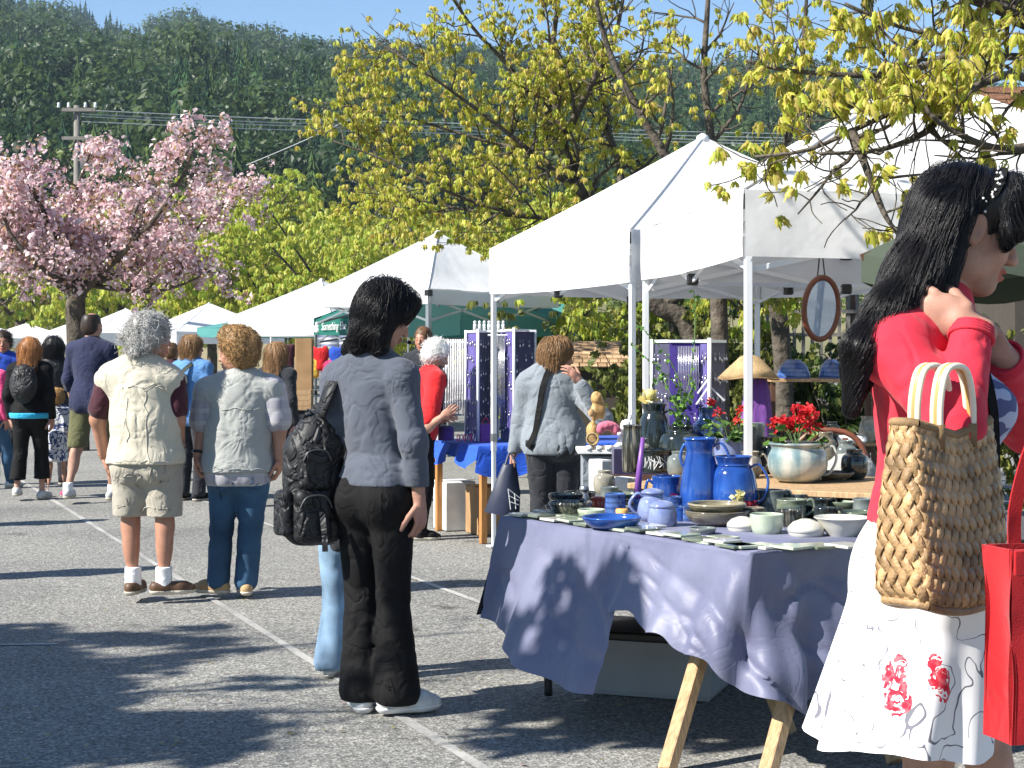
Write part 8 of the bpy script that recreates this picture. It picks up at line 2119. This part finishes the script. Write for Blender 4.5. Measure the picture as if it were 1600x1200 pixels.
def crowd():
    gb = lambda px, py: gp(px, py)
    # man in navy shirt and olive shorts, walking away
    simple_person('tall balding man in a navy shirt, olive shorts and white socks, walking away', gb(143, 784), 1.79, 12, 'hair_dark', 'bald', 'navy', 'olive', 'sneaker', fat=1.08, step=.8, arms=(.2, .5), sleeve=1.3, leg=.92, legflare=.02, legz=.50, hemz=.80, socks=True, head=(25, 2, 0))
    r, J, R, s, w, Rh = simple_person('woman with long ginger blond hair in black cropped trousers, wearing a black pack', gb(47, 781), 1.55, 4, 'hair_ginger', 'long', 'black_cloth', 'black_cloth', 'sneaker', fat=1.0, step=.35, leg=1.75, legflare=.03, legz=.22, hemz=.86)
    q = S(); q.ell(J['pelvis'] + np.array([0, 0, .03]), (.20, .175, .22), None, .05); q.cut((0, 0, .87 * s), (0, 0, -1)); q.cut((0, 0, .93 * s), (0, 0, 1)); solid('undershirt', q.mesh(.012), M['cyan'], r)
    small_backpack('rounded black pack on the back of the ginger haired woman', J, R, s, M['black_nylon'])
    simple_person('blond toddler in a white and dark blue patterned dress', gb(88, 776), 1.03, 10, 'hair_blond', 'curly', 'kid_print', None, 'pink', fat=1.12, step=.3, sleeve=.9, hemz=.58, dress=True, hs=1.32)
    simple_person('person with dark hair in a black jacket behind the ginger haired woman', gp(84, 757), 1.58, -10, 'hair_black', 'bob', 'black_nylon', 'charcoal', fat=1.05, hemz=.8)
    simple_person('young man in a royal blue shirt facing the camera at the left edge', gp(6, 757), 1.64, 172, 'hair_dark', 'short', 'royal', 'charcoal', 'sneaker', skin='skin_tan', hemz=.8)
    simple_person('person in a pink top and jeans, mostly cut off by the left edge', gp(-14, 764), 1.45, 30, 'hair_brown', 'short', 'pink', 'denim', 'sneaker', step=.8, hemz=.8)
    r, J, R, s, w, Rh = simple_person('fair haired woman in a light blue shirt and dark trousers with a slung bag', gb(300, 782), 1.57, 24, 'hair_light', 'bob', 'blue_shirt', 'charcoal', fat=1.05, sleeve=1.9, hemz=.74, legflare=.02, head=(55, 0, 0))
    bg = thing('shoulder_bag', J['pelvis'] + R[:, 0] * .0 - R[:, 1] * .18 + np.array([0, 0, .2]), 'dark green and brown shoulder bag on the light blue shirt', 'bag')
    A = np.stack([R[:, 0], R[:, 1], np.array([0, 0, 1.])], 1); c = J['pelvis'] - R[:, 1] * .19 + R[:, 0] * -.02 + np.array([0, 0, .24])
    q = S(); q.box(c, (.085, .04, .14), A, .03); solid('bag_body', q.mesh(.012, folds(.006)), M['olive_dark'], bg)
    q = S(); q.box(c + np.array([-.07, -.03, -.06]), (.035, .03, .09), A, .02); solid('pocket', q.mesh(.012), M['leather_brown'], bg)
    mb = MB(); ribbon(mb, curve([c + np.array([0, 0, .12]), J['neck'] + R[:, 0] * .07 - R[:, 1] * .085, J['neck'] + R[:, 0] * .1 + R[:, 1] * .06], 10), .04, .008, (0, -1, .4)); mb.build('strap', M['olive_dark'], bg)
    simple_person('woman with long brown hair in dark clothes beside the grey waistcoat', gb(432, 790), 1.50, 28, 'hair_light', 'long', 'charcoal', 'charcoal', fat=.98, hemz=.78, step=.5)
    simple_person('person with brown hair showing between the two waistcoats', gp(268, 738), 1.52, 20, 'hair_brown', 'short', 'maroon', 'charcoal', hemz=.8, n=200)
    # stall visitors
    def ov(J):
        J['elR'] = at(668, 668, 12.4); J['wrR'] = at(690, 652, 12.35); J['elL'] = at(672, 665, 12.9); J['wrL'] = at(694, 655, 12.6); return J
    r, J, R, s, w, Rh = simple_person('white haired woman in a red sleeved top bending over the jewellery table', gp(655, 842), 1.50, 70, 'hair_white', 'curly', 'red_cloth', 'black_cloth', fat=1.1, sleeve=.85, lean=.7, hemz=.72, over=ov, head=(75, 22, 0), group='stall visitors', hs=1.06)
    q = S(); torso(q, J, R, s, .03, 1.1); q.cut(J['neck'] + R[:, 1] * .06 , -R[:, 1]); q.cut((0, 0, .78 * s), (0, 0, -1)); solid('waistcoat', q.mesh(.012), M['charcoal'], r)
    simple_person('man with short reddish brown hair standing beyond the white haired woman', gp(662, 775), 1.66, 200, 'hair_brown', 'short', 'charcoal', 'charcoal', hemz=.75, group='stall visitors', skin='skin_tan', n=200)
    D = 11.0
    def ov(J):
        J.update(JP(D, neck=(856, 580), head=(872, 557), pelvis=(866, 690), shL=(823, 600, .0), shR=(893, 600, -.02), elR=(942, 655, -.20), wrR=(906, 600, -.26), elL=(815, 650, .05), wrL=(803, 705, .06),
                    hipL=(847, 695), hipR=(886, 695), knL=(845, 790), knR=(884, 790), anL=(842, 868), anR=(884, 868))); return J
    r, J, R, s, w, Rh = simple_person('stout woman in a grey fleece jacket with brown bobbed hair, hand raised to her face', gp(862, 888), 1.60, 20, 'hair_light', 'bob', 'fleece', 'charcoal', fat=1.30, hemz=.80, over=ov, head=(78, 6, 0), group='stall visitors', legflare=.05, vox=.011, n=2600)
    q = S(); torso(q, J, R, s, .018, 1.3)
    ln = curve([at(868, 572, D), at(845, 600, D - .2), at(820, 650, D - .3), at(806, 700, D - .2)], 20); ln, g = wrap(q, ln, .012)
    mb = MB(); ribbon(mb, ln, .04, .006, g); mb.build('bag_strap', M['black_cloth'], r)
    # dark shopping bag in her hand
    bg = thing('shopping_bag', at(782, 800, D), 'navy shopping bag with a white line drawing, held beside the grey jacket', 'bag')
    c = at(783, 768, D); mb = MB()
    P = np.array([[at(x, y, D + d) for (x, y, d) in row] for row in (((757, 800, -.02), (785, 806, -.1), (812, 800, -.04)), ((768, 770, -.03), (790, 770, -.12), (813, 770, -.05)), ((786, 724, 0), (795, 726, -.05), (806, 722, 0)))])
    Pb = P + np.array([0, .12, 0]) * np.array([1, .9, .25])[:, None, None]
    ring = np.concatenate([P, Pb[:, ::-1], P[:, :1]], 1)
    mb.grid(ring); mb.add([at(757, 800, D), at(785, 806, D - .08), at(812, 800, D), at(812, 800, D + .1), at(785, 806, D + .08), at(757, 800, D + .1)], [(0, 1, 2, 3, 4, 5)]); bo = mb.build('bag_body', M['navy_bag'], bg, True)
    mb = MB(); e = np.array([0, -.012, 0])
    pts = [(794, 765), (806, 783), (812, 797)]; fan = (797, 792)
    for a, b in (((794, 764), (798, 796)), ((794, 764), (812, 778)), ((796, 775), (810, 782)), ((797, 784), (811, 789)), ((804, 771), (806, 795))):
        mb.tube([at(*a, D - .135), at(*b, D - .11)], .003, 5)
    mb.build('printed_lines', M['white_plastic'], bo)
    mb = MB(); mb.tube(curve([at(790, 726, D - .03), at(797, 708, D - .0), at(806, 724, D - .03)], 8), .008, 6); mb.build('handle', M['navy_bag'], bg)
    # two strollers just outside the frame whose shadows fall into the picture
    for lab, x, y in (('stroller in dark clothes just outside the left of the picture', -4.15, 10.1), ('second stroller further back outside the left of the picture', -5.3, 13.2)):
        simple_person(lab, (x, y, 0), 1.68, 10, 'hair_brown', 'short', 'charcoal', 'denim', step=.4, hemz=.8, group='people walking through the market', n=0)
    # child half hidden behind the shopper
    simple_person('child in pale blue jeans hidden behind the black haired shopper', gp(560, 1058), 1.16, 20, 'hair_brown', 'short', 'charcoal', 'denim_pale', 'sneaker', step=.0, hemz=.82, legflare=.04, legz=.05, group='stall visitors', over=lambda J: {k: (v + np.array([-.055, 0, 0]) if k in ('knL', 'anL', 'hipL') else v + np.array([.03, 0, 0]) if k in ('knR', 'anR', 'hipR') else v) for k, v in J.items()})
M['zip_dark'] = simple('zip_dark', (.05, .05, .05), .4)
M['olive_dark'] = simple('olive_dark', (.03, .04, .03), .6)
M['navy_bag'] = simple('navy_bag', (.012, .018, .045), .5)

woman_red(); shopper(); vest_man(); companion(); crowd()
